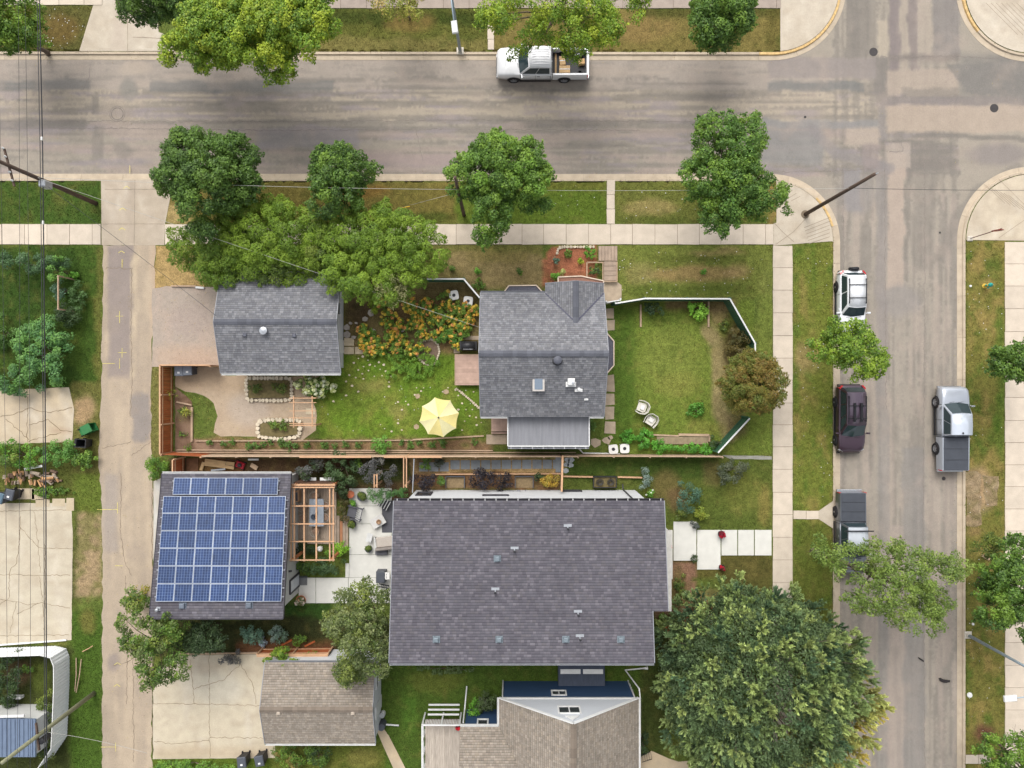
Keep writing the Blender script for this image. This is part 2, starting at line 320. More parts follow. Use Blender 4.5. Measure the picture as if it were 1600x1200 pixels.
ground_ops = [('n', 38, 38, .5, .75, TAN, .5), ('n', 14, 14, .5, .8, GRN, .4),
    # verges north of the street
    ('r', -70, 5, 145, 84, (92, 88, 48), .9, 4), ('e', 95, 45, 35, 30, (112, 84, 48), .5),
    ('r', 280, 12, 765, 84, (96, 98, 46), .9, 3), ('r', 400, 60, 760, 84, (128, 118, 70), .7, 6), ('r', 520, 18, 765, 40, (58, 70, 28), .8, 5), ('e', 640, 35, 45, 20, (130, 105, 62), .6),  # dark strip by the upper sidewalk: tree shade painted into the grass colour
    ('r', 770, 14, 1218, 84, (122, 108, 62), .9, 3), ('e', 1005, 45, 60, 26, (134, 112, 70), .7), ('r', 1000, 12, 1215, 28, (66, 74, 32), .7, 5), ('r', 1196, 12, 1220, 80, (90, 84, 42), .6, 4), ('e', 1130, 40, 40, 45, (58, 66, 28), .7),
    # verges south of the street
    ('r', -70, 282, 158, 350, (66, 90, 36), .95, 3), ('nr', -70, 282, 158, 350, 20, 14, .5, .8, (100, 100, 50), .5),
    ('r', 262, 282, 715, 350, (118, 106, 56), .9, 4), ('r', 262, 318, 300, 350, (170, 148, 100), .9, 6), ('e', 660, 342, 60, 14, (70, 88, 34), .7), ('e', 560, 300, 60, 14, (126, 96, 50), .7),
    ('r', 715, 282, 948, 350, (92, 112, 40), .95, 3), ('r', 715, 282, 948, 296, (116, 112, 54), .6, 4), ('r', 960, 282, 1212, 350, (108, 112, 54), .9, 3), ('e', 1015, 325, 50, 14, (150, 134, 86), .8), ('r', 960, 340, 1212, 350, (70, 84, 34), .5, 3), ('r', 1204, 282, 1213, 350, (150, 120, 74), .7, 3),
    # front lawns
    ('r', 660, 383, 850, 450, (148, 130, 90), .95, 5), ('r', 660, 383, 850, 395, (112, 112, 56), .85, 4), ('e', 700, 430, 30, 14, (120, 112, 64), .6), ('e', 780, 402, 60, 10, (128, 118, 66), .6),
    ('r', 962, 380, 1207, 468, (118, 126, 60), .95, 3), ('e', 1085, 427, 90, 15, (150, 126, 84), .85), ('e', 1000, 425, 30, 22, (146, 132, 88), .5), ('e', 1120, 394, 50, 8, (148, 130, 86), .7), ('e', 1080, 404, 90, 7, (92, 100, 44), .7), ('r', 985, 446, 1180, 462, (88, 102, 42), .7, 5), ('e', 1150, 425, 22, 16, (158, 134, 92), .6), ('e', 1196, 450, 12, 40, (132, 138, 72), .6),
    ('r', 1183, 460, 1207, 640, (118, 130, 60), .9, 3), ('r', 1120, 640, 1207, 712, (116, 132, 58), .95, 3),
    # fenced front yard
    ('r', 950, 470, 1178, 712, (112, 128, 54), .95, 4), ('r', 950, 480, 992, 690, (76, 104, 38), .75, 8), ('e', 1050, 560, 60, 60, (128, 136, 66), .6), ('e', 1040, 500, 40, 16, (88, 106, 42), .6), ('l', [(1108, 515), (1122, 540), (1126, 600), (1128, 650), (1140, 680)], 12, (154, 136, 98), .85), ('e', 1060, 600, 40, 24, (132, 134, 66), .6), ('r', 1040, 468, 1150, 486, (120, 96, 70), .8, 4), ('e', 1125, 492, 18, 20, (146, 124, 88), .8), ('e', 1148, 545, 24, 50, (92, 78, 50), .9), ('e', 1150, 660, 20, 30, (122, 104, 76), .7), ('e', 1100, 670, 40, 12, (128, 128, 64), .6),
    # mulch at the front steps, flower bed, back garden
    ('p', [(872, 386), (932, 386), (932, 440), (845, 446), (848, 402)], (166, 106, 80), .95), ('e', 900, 415, 22, 16, (176, 112, 84), .6),
    ('r', 536, 440, 752, 560, (128, 112, 76), .95, 5), ('e', 640, 480, 90, 22, (128, 102, 74), .7), ('e', 560, 490, 24, 26, (86, 70, 54), .8), ('e', 700, 540, 40, 20, (120, 96, 66), .8),
    ('r', 498, 552, 756, 690, (104, 130, 44), .97, 5), ('nr', 498, 552, 756, 690, 26, 26, .45, .75, (134, 138, 64), .7), ('nr', 498, 552, 756, 690, 16, 16, .52, .8, (84, 116, 36), .6), ('e', 580, 605, 26, 14, (150, 140, 84), .5), ('e', 622, 643, 18, 12, (146, 138, 80), .6), ('e', 575, 625, 50, 20, (110, 124, 50), .5),
    ('r', 232, 560, 270, 712, (126, 118, 70), .7, 5),
    ('r', 300, 686, 770, 712, (138, 110, 84), .97, 3), ('nr', 300, 686, 770, 712, 10, 6, .45, .7, (96, 100, 50), .7), ('r', 770, 696, 915, 712, (84, 96, 44), .95, 3), ('r', 745, 600, 760, 690, (98, 112, 48), .6, 4),
    # gaps between houses
    ('r', 262, 714, 645, 784, (84, 64, 48), .97, 2), ('e', 540, 745, 90, 18, (58, 62, 34), .8), ('e', 600, 735, 60, 24, (56, 70, 32), .8), ('r', 290, 714, 380, 742, (130, 88, 56), .5, 4),
    ('r', 640, 714, 895, 740, (176, 146, 104), .96, 2), ('r', 640, 740, 1000, 768, (120, 90, 66), .96, 2), ('r', 650, 714, 690, 740, (90, 76, 58), .6, 5),
    ('r', 880, 716, 1207, 830, (88, 100, 44), .96, 4), ('r', 885, 716, 1120, 748, (64, 84, 34), .85, 7), ('e', 1042, 760, 26, 34, (112, 96, 60), .7), ('e', 1165, 770, 40, 40, (118, 120, 58), .6), ('e', 1195, 790, 12, 40, (140, 124, 70), .6), ('e', 1060, 780, 20, 25, (112, 88, 64), .7), ('r', 1100, 720, 1125, 760, (120, 100, 68), .5, 5),  # dark strip below the long fence: its shadow painted into the grass colour
    ('r', 1045, 866, 1207, 905, (98, 92, 48), .95, 3), ('p', [(1045, 880), (1090, 880), (1085, 960), (1110, 985), (1050, 1010), (1020, 960)], (142, 108, 88), .95), ('e', 1060, 920, 16, 40, (98, 96, 46), .6), ('r', 1024, 960, 1050, 1110, (72, 76, 40), .8, 6), ('e', 1110, 930, 25, 14, (146, 128, 90), .5), ('e', 1090, 975, 40, 20, (156, 108, 76), .7),
    ('r', 1130, 870, 1207, 1000, (84, 80, 42), .8, 5),
    ('r', 585, 1034, 1040, 1260, (76, 98, 38), .96, 3), ('e', 680, 1065, 60, 22, (112, 118, 54), .6), ('e', 640, 1110, 16, 50, (84, 120, 44), .6), ('r', 1000, 1040, 1040, 1260, (66, 72, 36), .8, 6),
    ('r', 415, 1160, 600, 1260, (96, 104, 44), .96, 3), ('e', 565, 1185, 30, 18, (130, 124, 66), .7), ('r', 440, 940, 520, 990, (54, 82, 34), .96, 3), ('r', 240, 965, 610, 1024, (56, 58, 34), .95, 3), ('r', 370, 1000, 520, 1022, (110, 72, 52), .8, 4), ('r', 412, 1022, 520, 1036, (70, 78, 34), .9, 3),
    ('r', 232, 712, 262, 745, (90, 112, 44), .8, 5), ('r', 232, 1172, 420, 1260, (92, 110, 40), .95, 4),
    # verges beside the avenue
    ('r', 1239, 376, 1304, 1260, (112, 120, 52), .95, 2), ('nr', 1239, 376, 1304, 1260, 16, 30, .5, .75, (146, 128, 76), .6), ('nr', 1239, 376, 1304, 1260, 12, 26, .55, .8, (80, 112, 42), .7), ('e', 1252, 560, 14, 28, (156, 134, 92), .7), ('e', 1268, 560, 18, 26, (140, 124, 80), .5), ('r', 1239, 812, 1304, 1000, (78, 88, 36), .6, 5),
    ('r', 1508, 376, 1572, 1260, (116, 112, 56), .95, 2), ('nr', 1508, 376, 1572, 1260, 14, 30, .48, .75, (154, 130, 80), .6), ('nr', 1508, 376, 1572, 1260, 16, 20, .5, .75, (76, 104, 38), .7), ('r', 1556, 480, 1571, 720, (78, 110, 38), .6, 5), ('e', 1532, 765, 26, 40, (164, 138, 106), .9), ('e', 1520, 750, 14, 18, (134, 112, 90), .7), ('e', 1522, 830, 16, 12, (136, 112, 76), .7), ('e', 1540, 1145, 20, 17, (108, 72, 58), .9),
    # yards left of the alley
    ('r', -70, 384, 160, 610, (54, 78, 30), .96, 3), ('nr', -70, 384, 160, 610, 26, 26, .5, .8, (84, 104, 40), .6), ('r', 122, 384, 160, 610, (74, 98, 38), .6, 6), ('r', 150, 384, 161, 610, (126, 118, 64), .5, 3),
    ('r', 108, 596, 162, 740, (110, 108, 58), .95, 3), ('e', 132, 640, 22, 26, (170, 142, 108), .9), ('r', 112, 740, 160, 800, (98, 112, 46), .9, 4), ('r', -70, 690, 115, 790, (92, 96, 46), .9, 4), ('r', 116, 805, 160, 930, (162, 138, 108), .9, 6), ('nr', 112, 800, 160, 940, 12, 14, .5, .65, (112, 112, 62), .7), ('r', 112, 780, 122, 1000, (80, 88, 40), .8, 3),
    ('n', 9, 9, .55, .85, (140, 126, 72), .28), ('n', 15, 15, .55, .85, (62, 82, 32), .32), ('r', 110, 955, 162, 1260, (70, 96, 34), .9, 6), ('e', 138, 970, 16, 22, (120, 112, 60), .7), ('r', -70, 1008, 110, 1260, (60, 66, 34), .9, 3), ('e', 30, 1050, 26, 22, (104, 78, 62), .6), ('e', 65, 1060, 18, 30, (92, 104, 44), .6),
]
def ground_z(x, y):
    z = np.zeros(len(x)); z[in_road(x, y, .4)] = -.3
    return z + (~in_road(x, y, -6)) * (fbm(x / 18, y / 18) - .5) * .03
ground = sheet('ground', [(-3000, -2600), (4600, -2600), (4600, 3800), (-3000, 3800)], 0, GR, ground_ops, M_ground, cell=6, zf=ground_z, wob=7)

# ---- asphalt of the street and the avenue
AL = (178, 165, 147); AD = (128, 122, 115); AM = (158, 149, 136); AB = (118, 118, 116)
road_ops = [('r', -200, 93, 1320, 140, (164, 153, 143), .7, 4), ('r', -200, 140, 1500, 186, AL, .75, 2), ('r', -200, 188, 1250, 274, AM, .8, 2),
    ('nr', -200, 120, 1500, 274, 190, 4.2, .52, .575, AD, .6), ('nr', -200, 93, 1500, 274, 40, 3, .54, .6, AD, .32), ('nr', -200, 140, 1500, 274, 70, 7, .55, .7, (150, 140, 142), .6), ('nr', -200, 190, 1500, 274, 120, 9, .53, .59, (168, 152, 142), .5), ('nr', -200, 93, 1400, 140, 150, 8, .5, .75, (176, 162, 148), .5),
    ('r', -60, 124, 140, 140, AB, .6, 2), ('r', 232, 126, 520, 143, AB, .65, 2), ('r', -60, 154, 60, 157, AD, .8, 1), ('r', 250, 156, 820, 161, AD, .6, 1), ('r', 400, 143, 800, 148, AD, .6, 1),
    ('r', -60, 183, 132, 200, AD, .75, 2), ('r', 205, 186, 1200, 192, AD, .45, 1), ('r', 142, 195, 160, 250, AD, .65, 2), ('e', 190, 235, 18, 16, AD, .6), ('e', 200, 140, 16, 22, (130, 128, 122), .7), ('r', 140, 150, 152, 178, AD, .7, 2), ('e', 178, 178, 34, 24, (158, 146, 132), .6), ('e', 210, 105, 30, 14, (178, 164, 148), .6),
    ('r', 400, 200, 560, 230, (146, 140, 140), .6, 3), ('e', 640, 250, 120, 14, (158, 142, 138), .6), ('r', 820, 190, 1140, 200, AD, .5, 2), ('r', 840, 222, 1080, 226, AD, .5, 1), ('r', 1000, 140, 1220, 150, AD, .5, 2),
    # avenue
    ('r', 1303, 300, 1500, 1300, (159, 150, 138), .85, 3), ('nr', 1303, -200, 1500, 1300, 4.5, 150, .52, .575, AD, .55), ('nr', 1303, -200, 1500, 1300, 3, 40, .54, .6, AD, .32), ('nr', 1303, 300, 1500, 1300, 9, 120, .53, .59, (172, 158, 146), .45),
    ('r', 1370, 250, 1386, 640, (140, 134, 130), .65, 2), ('r', 1388, 238, 1414, 450, (176, 160, 146), .85, 1), ('r', 1416, 238, 1422, 440, AD, .7, 1), ('r', 1430, 250, 1460, 420, AD, .5, 4), ('r', 1372, 640, 1390, 1260, (140, 136, 132), .5, 2), ('r', 1412, 700, 1446, 1260, (136, 132, 128), .65, 2), ('r', 1388, 820, 1414, 1260, (170, 156, 146), .5, 2), ('l', [(1590, 262), (1530, 300), (1498, 340), (1470, 400)], 9, AD, .6), ('e', 1340, 300, 34, 40, (142, 136, 132), .6), ('e', 1405, 470, 40, 30, (144, 138, 134), .6),
    # crossing
    ('r', 1322, -100, 1360, 90, AD, .75, 1), ('r', 1391, -100, 1406, 108, (132, 122, 120), .85, 1), ('r', 1421, -100, 1437, 108, (134, 124, 120), .85, 1), ('r', 1460, -100, 1502, 86, (134, 128, 124), .8, 2), ('r', 1374, 30, 1390, 88, (178, 166, 148), .7, 1), ('r', 1407, -100, 1420, 108, (168, 156, 142), .7, 1), ('r', 1437, -20, 1458, 86, (170, 158, 144), .7, 1),
    ('r', 1368, 88, 1389, 160, (128, 122, 116), .85, 1), ('r', 1374, 160, 1385, 222, (136, 130, 126), .85, 1), ('r', 1200, 90, 1372, 120, (146, 137, 132), .8, 2), ('r', 1200, 126, 1350, 142, AB, .75, 2), ('r', 1378, 149, 1620, 164, (134, 126, 122), .85, 2), ('r', 1500, 84, 1640, 150, (128, 124, 118), .85, 10), ('r', 1390, 84, 1500, 94, (128, 120, 114), .8, 2), ('r', 1388, 108, 1500, 148, (170, 156, 142), .8, 2),
    ('p', [(1480, 100), (1640, 90), (1640, 150), (1520, 148)], (126, 122, 117), .7), ('r', 1410, 137, 1500, 151, AD, .6, 2), ('r', 1190, 186, 1374, 200, (138, 136, 134), .8, 2), ('r', 1190, 202, 1290, 256, (136, 134, 132), .75, 4), ('r', 1320, 198, 1374, 228, (174, 160, 146), .8, 2), ('r', 1386, 164, 1620, 206, (176, 160, 144), .8, 2), ('l', [(1430, 212), (1520, 212), (1640, 220)], 4, AD, .85), ('r', 1376, 219, 1460, 222, AD, .8, 1), ('r', 1386, 224, 1422, 262, (170, 158, 146), .7, 1), ('r', 1422, 222, 1490, 264, AD, .75, 2), ('e', 1560, 240, 60, 20, (138, 130, 126), .8), ('r', 1320, 262, 1345, 330, (142, 138, 138), .6, 2), ('l', [(1270, 200), (1310, 240), (1390, 262)], 8, (138, 132, 130), .7), ('r', 1350, 225, 1376, 262, (146, 134, 130), .6, 2),
    ('n', 30, 30, .55, .8, (168, 154, 142), .35)]
road = sheet('road', ROAD, -.11, (160, 151, 138), road_ops, M_road, cell=3.6, wob=5)
M_tar = mat('tar', L(132, 123, 117), rough=.8, var=.2, scale=6); M_ypaint = mat('marking_paint', L(222, 208, 120), rough=.8, var=.2, scale=8)
ribbons('road_crack', [[(-60, 199), (200, 200), (420, 203), (700, 201), (1000, 203)], [(0, 188), (400, 189), (740, 187), (1180, 190)], [(1384, 262), (1384, 420), (1386, 640)], [(1376, 88), (1500, 87), (1600, 92)], [(1376, 221), (1410, 221), (1412, 236), (1390, 237)],
    [(140, 98), (138, 118), (128, 140)], [(1446, 240), (1446, 500), (1444, 800), (1446, 1200)], [(1186, 269), (1320, 266), (1370, 262)], [(650, 203), (660, 250)], [(1318, 262), (1320, 420)]], -.103, .8, M_tar, road, kind='stuff')
mb = MB()
def ring(mb, cx, cy, r0, r1, z, n=28, c=None, z1=None):
    x, y = (cx - 800) / 22, -(cy - 600) / 22; vs = []
    for k in range(n):
        a = 2 * math.pi * k / n
        for r in (r0, r1): vs.append((x + r / 22 * math.cos(a), y + r / 22 * math.sin(a), z))
    mb.add(vs, [(2 * k, 2 * k + 1, (2 * k + 3) % (2 * n), (2 * k + 2) % (2 * n)) for k in range(n)], c)
M_iron = mat('cast_iron', L(74, 70, 70), rough=.6, metal=.3, bump=.5, fscale=30)
def manhole(cx, cy, r):
    m = MB(); x, y = (cx - 800) / 22, -(cy - 600) / 22; q = r / 22
    m.lathe([(q, -.12), (q, -.1), (q * .92, -.098), (q * .9, -.104), (q * .3, -.104), (q * .28, -.1), (0.001, -.1)], 24, (x, y, 0))
    o = m.build('manhole_cover', M_iron, road, smooth=False)
for a in ((1366, 80, 6.6), (1555, 168, 6.6), (1470, 363, 1.6), (1476, 748, 3), (1259, 182, 2)): manhole(*a)
m = MB(); ring(m, 182, 177, 8.5, 10, -.102); ring(m, 182, 177, 11.5, 12.3, -.102); m.build('manhole_ring', M_tar, road)
# debris on the avenue: curved scraps of tyre
M_rubber = mat('rubber', L(48, 44, 44), rough=.85, var=.2)
for i, (x, y, dx, dy, wd, lb) in enumerate([(1475, 1064, 16, 5, .22, 'large curved black strip of tyre rubber lying on the avenue'), (1440, 1031, 9, 6, .1, 'small black scrap of tyre rubber on the avenue nearer the drooping green tree')]):
    m = MB(); n = 7
    for k in range(n):
        t0, t1 = k / n - .5, (k + 1) / n - .5; q = lambda t: P(x + dx * t + (dy * 3 * (t * t - .1) if i == 0 else 0), y + dy * t - (6 * (t * t) if i == 0 else 0)) + Vector((0, 0, -.08 + .05 * (1 - 4 * t * t)))
        m.bar(q(t0), q(t1), wd * (1 if 0 < k < n - 1 else .7), .03)
    o = m.build('rubber_scrap', M_rubber); tag(centred(o), lb, 'tyre scrap')

# ---- kerbs with gutters, cast in sections
kerbs = thing('kerb', None, None); kerbs['kind'] = 'structure'
M_kerb = mat('kerb_concrete', L(196, 180, 158), rough=.9, var=.1, scale=2, fine=.08, rnd=.06, spec=.2)
M_kpaint = mat('kerb_yellow_paint', L(214, 180, 124), rough=.85, var=.25, scale=5)
def resample(path, step):
    out = [path[0]]; acc = 0
    for a, b in zip(path[:-1], path[1:]):
        d = math.hypot(b[0] - a[0], b[1] - a[1]); k = max(1, int(math.ceil(d / step)))
        for j in range(1, k + 1): out.append((a[0] + (b[0] - a[0]) * j / k, a[1] + (b[1] - a[1]) * j / k))
    return out
def kerb_run(path, side, paint=None):
    pts = [p for p in resample(path, 11) if -130 < p[0] < 1730 and -130 < p[1] < 1330]; n = len(pts)
    def off(i, d):
        a = pts[max(0, i - 1)]; b = pts[min(n - 1, i + 1)]; l = math.hypot(b[0] - a[0], b[1] - a[1]); return (pts[i][0] - (b[1] - a[1]) / l * d * side, pts[i][1] + (b[0] - a[0]) / l * d * side)
    prof = [(-1.5, -.32), (-1.5, .012), (2.2, .018), (3.0, -.08), (10.2, -.096), (10.6, -.32)]
    for s in range(0, n - 1, 6):
        e = min(n - 1, s + 6); m = MB(); vs = []
        for i in range(s, e + 1):
            for d, z in prof:
                q = off(i, d)
                if i == e and e < n - 1: p_ = off(i - 1, d); q = (q[0] + (p_[0] - q[0]) * .035, q[1] + (p_[1] - q[1]) * .035)
                vs.append(((q[0] - 800) / 22, -(q[1] - 600) / 22, z))
        k = len(prof); fs = []
        for i in range(e - s):
            for j in range(k): fs.append((i * k + j, i * k + (j + 1) % k, (i + 1) * k + (j + 1) % k, (i + 1) * k + j))
        fs += [tuple(range(k)), tuple((e - s) * k + j for j in range(k))]
        m.add(vs, fs); m.build('kerb_section', M_kerb, kerbs)
        if paint and paint(*pts[(s + e) // 2]):
            m = MB(); vs = []
            for i in range(s, e + 1):
                for d, z in ((-1.3, .020), (2.3, .024), (3.1, -.074)): q = off(i, d); vs.append(((q[0] - 800) / 22, -(q[1] - 600) / 22, z))
            m.add(vs, [(i * 3 + j, i * 3 + j + 1, i * 3 + j + 4, i * 3 + j + 3) for i in range(e - s) for j in (0, 1)]); m.build('kerb_paint', M_kpaint, kerbs)
kerb_run(K_NW, 1, lambda x, y: x > 1160 and y > -60); kerb_run(K_NE, 1, lambda x, y: y < 40 and x < 1540)
kerb_run(K_SE, 1); kerb_run(K_SW, 1, lambda x, y: 1260 < x < 1304 and 290 < y < 350)

# ---- sidewalks: slabs on a thin bed
M_slab = mat('sidewalk_concrete', L(213, 199, 181), rough=.9, var=.08, scale=1.6, fine=.08, fscale=20, rnd=.07, bump=.12, spec=.2)
M_bed = mat('joint_grit', L(128, 114, 96), rough=.95)
def walk(x0, y0, x1, y1, pitch, vertical, seed=0, m=None, gap=.6, name='paving_slab', z=.045):
    r = random.Random(seed); base = MB(); base.box((x0 - 800) / 22, -(y0 - 600) / 22, -.06, (x1 - 800) / 22, -(y1 - 600) / 22, .02)
    b = base.build('sidewalk', M_bed); b['kind'] = 'structure'; HARD.append([(x0 + .9, y0 + .9), (x1 - .9, y0 + .9), (x1 - .9, y1 - .9), (x0 + .9, y1 - .9)])
    t = y0 if vertical else x0; end = y1 if vertical else x1
    while t < end - 2:
        t2 = min(end, t + pitch * r.uniform(.97, 1.03)); g = gap / 2; m_ = MB()
        q = (x0, t + g, x1, t2 - g) if vertical else (t + g, y0, t2 - g, y1)
        j = lambda: r.uniform(-.4, .4); dz = r.uniform(-.005, .006); dz2 = dz + r.uniform(-.004, .004)
        c = [(q[0] + j() * vertical, q[1] + j() * (not vertical)), (q[2] + j() * vertical, q[1] + j() * (not vertical)), (q[2] + j() * vertical, q[3] + j() * (not vertical)), (q[0] + j() * vertical, q[3] + j() * (not vertical))]
        m_.prism([((a - 800) / 22, -(b_ - 600) / 22) for a, b_ in c], -.03, [z + dz, z + dz, z + dz2, z + dz2])
        m_.build(name, m or M_slab, b); t = t2
    return b
walk(-66, 350.5, 158, 382, 35, False, 1); walk(258, 350.5, 1208, 382, 34.6, False, 2)
walk(1207.5, 384, 1238, 1262, 35, True, 3); walk(1570, 378, 1608, 1262, 35, True, 4)
walk(948, 281, 960.5, 350, 23, True, 5); walk(1239, 798, 1279, 811, 20, False, 6)
walk(-66, -30, 160, 8, 40, False, 7); walk(255, -30, 1220, 13, 40, False, 8, mat('sidewalk_weathered', L(168, 154, 142), rough=.9, var=.1, scale=1.6, rnd=.05))
walk(762, 14, 772, 78, 16, True, 9); walk(1508, 1179, 1548, 1193, 20, False, 10)
def flat(name, poly, z, base, ops=(), m=None, cell=8, hard=True, amp=0., label=None, wob=6, thick=None, kind='structure', parent=None):
    if hard: HARD.append(poly)
    return sheet(name, poly, z, base, list(ops), m or M_conc, cell=cell, amp=amp, wob=wob, kind=kind, parent=parent, seed=len(HARD))
CN = (200, 188, 170); CN2 = (186, 172, 152)
con_ops = [('n', 6, 7, .54, .68, (182, 168, 148), .3), ('n', 26, 10, .58, .7, (168, 152, 130), .3), ('n', 40, 40, .5, .75, CN2, .6), ('n', 12, 40, .55, .8, (212, 202, 186), .5)]
# corner aprons
c1 = flat('pavement_corner', [(1213, 282)] + arc(1206, 379, 95.5, -88, 0)[1:] + [(1300, 377), (1208, 384), (1208, 350), (1213, 348)], .03, CN, con_ops)
c2 = flat('pavement_corner', [(1219, 80)] + arc(1208, -22, 103, 82, 0)[1:] + [(1311, -66), (1219, -66)], .03, CN, con_ops)
c3 = flat('pavement_corner', arc(1612, 375, 102.5, 180, 270) + [(1664, 272.5), (1664, 377)], .03, (204, 190, 168), con_ops)
c4 = flat('pavement_corner', arc(1610, -20, 102.5, 180, 90) + [(1664, 82), (1664, -66), (1507, -66)], .03, (204, 192, 174), con_ops)
flat('pavement_flare', [(1279, 798), (1302, 782), (1302, 826), (1279, 811)], .03, CN, con_ops)
M_joint = mat('joint_line', L(150, 136, 118), rough=.95)  # plain darker tone for joints and tooled grooves
ribbons('tooled_groove', [[(1212, 382), (1240, 362), (1262, 338)], [(1209, 348), (1222, 362), (1240, 378)]] + [[(1218 + i * 6, 305 + i * 3), (1232 + i * 6, 292 + i * 5)] for i in range(4)] + [[(1256 + i * 1.5, 356 + i * 5), (1296, 340 + i * 6)] for i in range(6)], .036, .7, M_joint, c1, jit=0)
ribbons('tooled_groove', [[(1560, 280), (1600, 320)], [(1560, 372), (1620, 330)]] + [[(1540 + i * 7, 290 + i * 3), (1570 + i * 8, 318 + i * 3)] for i in range(6)], .036, .6, M_joint, c3, jit=0)
ribbons('tooled_groove', [[(1540 + i * 8, 5), (1590 + i * 8, 55)] for i in range(7)] , .036, .6, M_joint, c4, jit=0)
# alley and its apron
al_ops = [('nr', 160, 380, 245, 1300, 7, 90, .45, .75, (196, 178, 154), .7), ('r', 168, 385, 206, 590, (150, 138, 132), .9, 3), ('r', 206, 400, 214, 590, (206, 188, 160), .7, 3), ('r', 206, 613, 235, 690, (146, 138, 132), .9, 2), ('r', 160, 740, 184, 860, (160, 150, 142), .7, 5), ('n', 20, 30, .5, .8, (160, 146, 132), .5), ('e', 178, 1035, 12, 14, (136, 126, 124), .6), ('r', 236, 385, 246, 720, (192, 168, 144), .7, 4)]
alley = flat('alley', [(161, 383), (243, 383), (240, 480), (236, 600), (237, 720), (240, 800), (238, 960), (237, 1262), (160, 1262), (160, 800), (154, 720), (158, 600), (161, 480)], .012, (178, 162, 142), al_ops, M_road, cell=5, amp=1.6)
apron = flat('alley_apron', [(158, 281), (268, 281), (266, 310), (258, 350), (257, 383), (159, 383)], .02, (190, 176, 158), con_ops + [('r', 200, 281, 212, 383, (170, 156, 140), .5, 4)], cell=6)
ribbons('apron_joint', [[(211, 281), (210, 384)], [(159, 350), (257, 350)], [(164, 296), (262, 296)]], .026, .7, M_joint, apron, jit=.3)
ribbons('alley_crack', [[(206, 418), (205, 480), (206, 600), (204, 650)], [(190, 740), (188, 830), (196, 880), (206, 900)], [(235, 690), (206, 712)], [(208, 1010), (209, 1190)], [(176, 1040), (196, 1036), (208, 1028)], [(166, 418), (204, 420)], [(238, 770), (239, 1180)], [(196, 900), (200, 1000), (198, 1100)], [(160, 700), (205, 690)]], .018, .9, mat('alley_crack_fill', L(140, 124, 106), rough=.95), alley, kind='stuff')
def chev(x, y): return [[(x - 5, y + 3.5), (x, y)], [(x, y), (x + 5, y + 3.5)]]
ribbons('paint_mark', [l for p in [(198, 291), (192, 325), (191, 356), (190, 392), (185, 976), (184, 1035), (183, 1069)] for l in chev(*p)], .024, .9, M_ypaint, alley, jit=.2)
ribbons('paint_mark', [[(160, 568), (180, 568)], [(187, 560), (187, 576)], [(184, 551), (198, 551)], [(191, 544), (191, 559)], [(187, 486), (187, 505)], [(181, 494), (193, 494)], [(191, 405), (191, 418)], [(152, 796), (184, 796)], [(184, 785), (184, 802)], [(158, 1167), (181, 1167)], [(181, 1160), (181, 1174)], [(203, 258), (203, 271)], [(180, 884), (192, 884)]], .024, .8, M_ypaint, alley, jit=.2)
dwy = flat('driveway_apron', [(146, 8), (124, 80), (272, 80), (262, 56), (248, 50), (240, -60), (150, -60)], .02, CN, con_ops + [('r', 176, 0, 196, 80, (190, 176, 160), .7, 4), ('e', 240, 83, 18, 5, (190, 146, 116), .6)], cell=6)
ribbons('apron_joint', [[(199, -20), (200, 82)], [(208, 58), (250, 60)], [(252, 56), (266, 84)]], .026, .8, M_joint, dwy, jit=.3)
# gravel and concrete pads west of the garages
flat('gravel_pad', [(238, 451), (260, 447), (345, 449), (347, 572), (238, 573)], .016, (174, 161, 148), [('n', 16, 16, .5, .8, (188, 168, 152), .6), ('r', 238, 540, 350, 575, (192, 168, 146), .6, 8), ('e', 300, 500, 40, 30, (172, 156, 146), .6)], M_grav, amp=1.2)
flat('dirt_strip', [(244, 384), (300, 384), (320, 449), (240, 450)], .010, (172, 146, 98), [('n', 12, 12, .5, .8, (144, 124, 76), .7)], M_ground, amp=1.5)
flat('gravel_yard', [(274, 574), (344, 574), (346, 586), (500, 588), (480, 600), (494, 640), (494, 672), (470, 690), (384, 682), (345, 682), (334, 676), (340, 650), (334, 630), (318, 618), (290, 612), (274, 604)], .014, (186, 166, 142), [('n', 14, 14, .5, .8, (170, 148, 126), .6), ('e', 390, 640, 40, 30, (186, 172, 158), .6), ('r', 274, 574, 500, 612, (182, 158, 130), .6, 8)], M_grav, amp=1.5)
flat('mulch_bed', [(274, 604), (300, 628), (300, 686), (345, 692), (345, 708), (274, 708)], .014, (146, 120, 100), [('n', 6, 6, .45, .7, (110, 84, 66), .8), ('e', 285, 650, 12, 8, (90, 104, 50), .5)], M_grav, amp=1)
M_crk = mat('crack_dirt', L(132, 114, 88), rough=1)
pad1 = flat('concrete_pad', [(-66, 612), (40, 608), (108, 605), (116, 640), (113, 690), (-66, 697)], .018, (202, 184, 156), con_ops + [('e', 95, 675, 18, 8, (176, 150, 126), .6)], amp=.4)
ribbons('crack', [[(0, 651), (20, 648), (45, 637), (75, 645), (113, 637)], [(43, 620), (43, 690)], [(10, 655), (30, 672), (45, 687)], [(45, 665), (75, 655), (95, 673), (113, 675)], [(45, 690), (70, 682), (96, 676)]], .024, .9, M_crk, pad1, kind='stuff')
pad2 = flat('concrete_pad', [(-66, 786), (112, 786), (114, 840), (112, 1000), (-66, 1012)], .018, (198, 187, 166), con_ops, amp=.4)
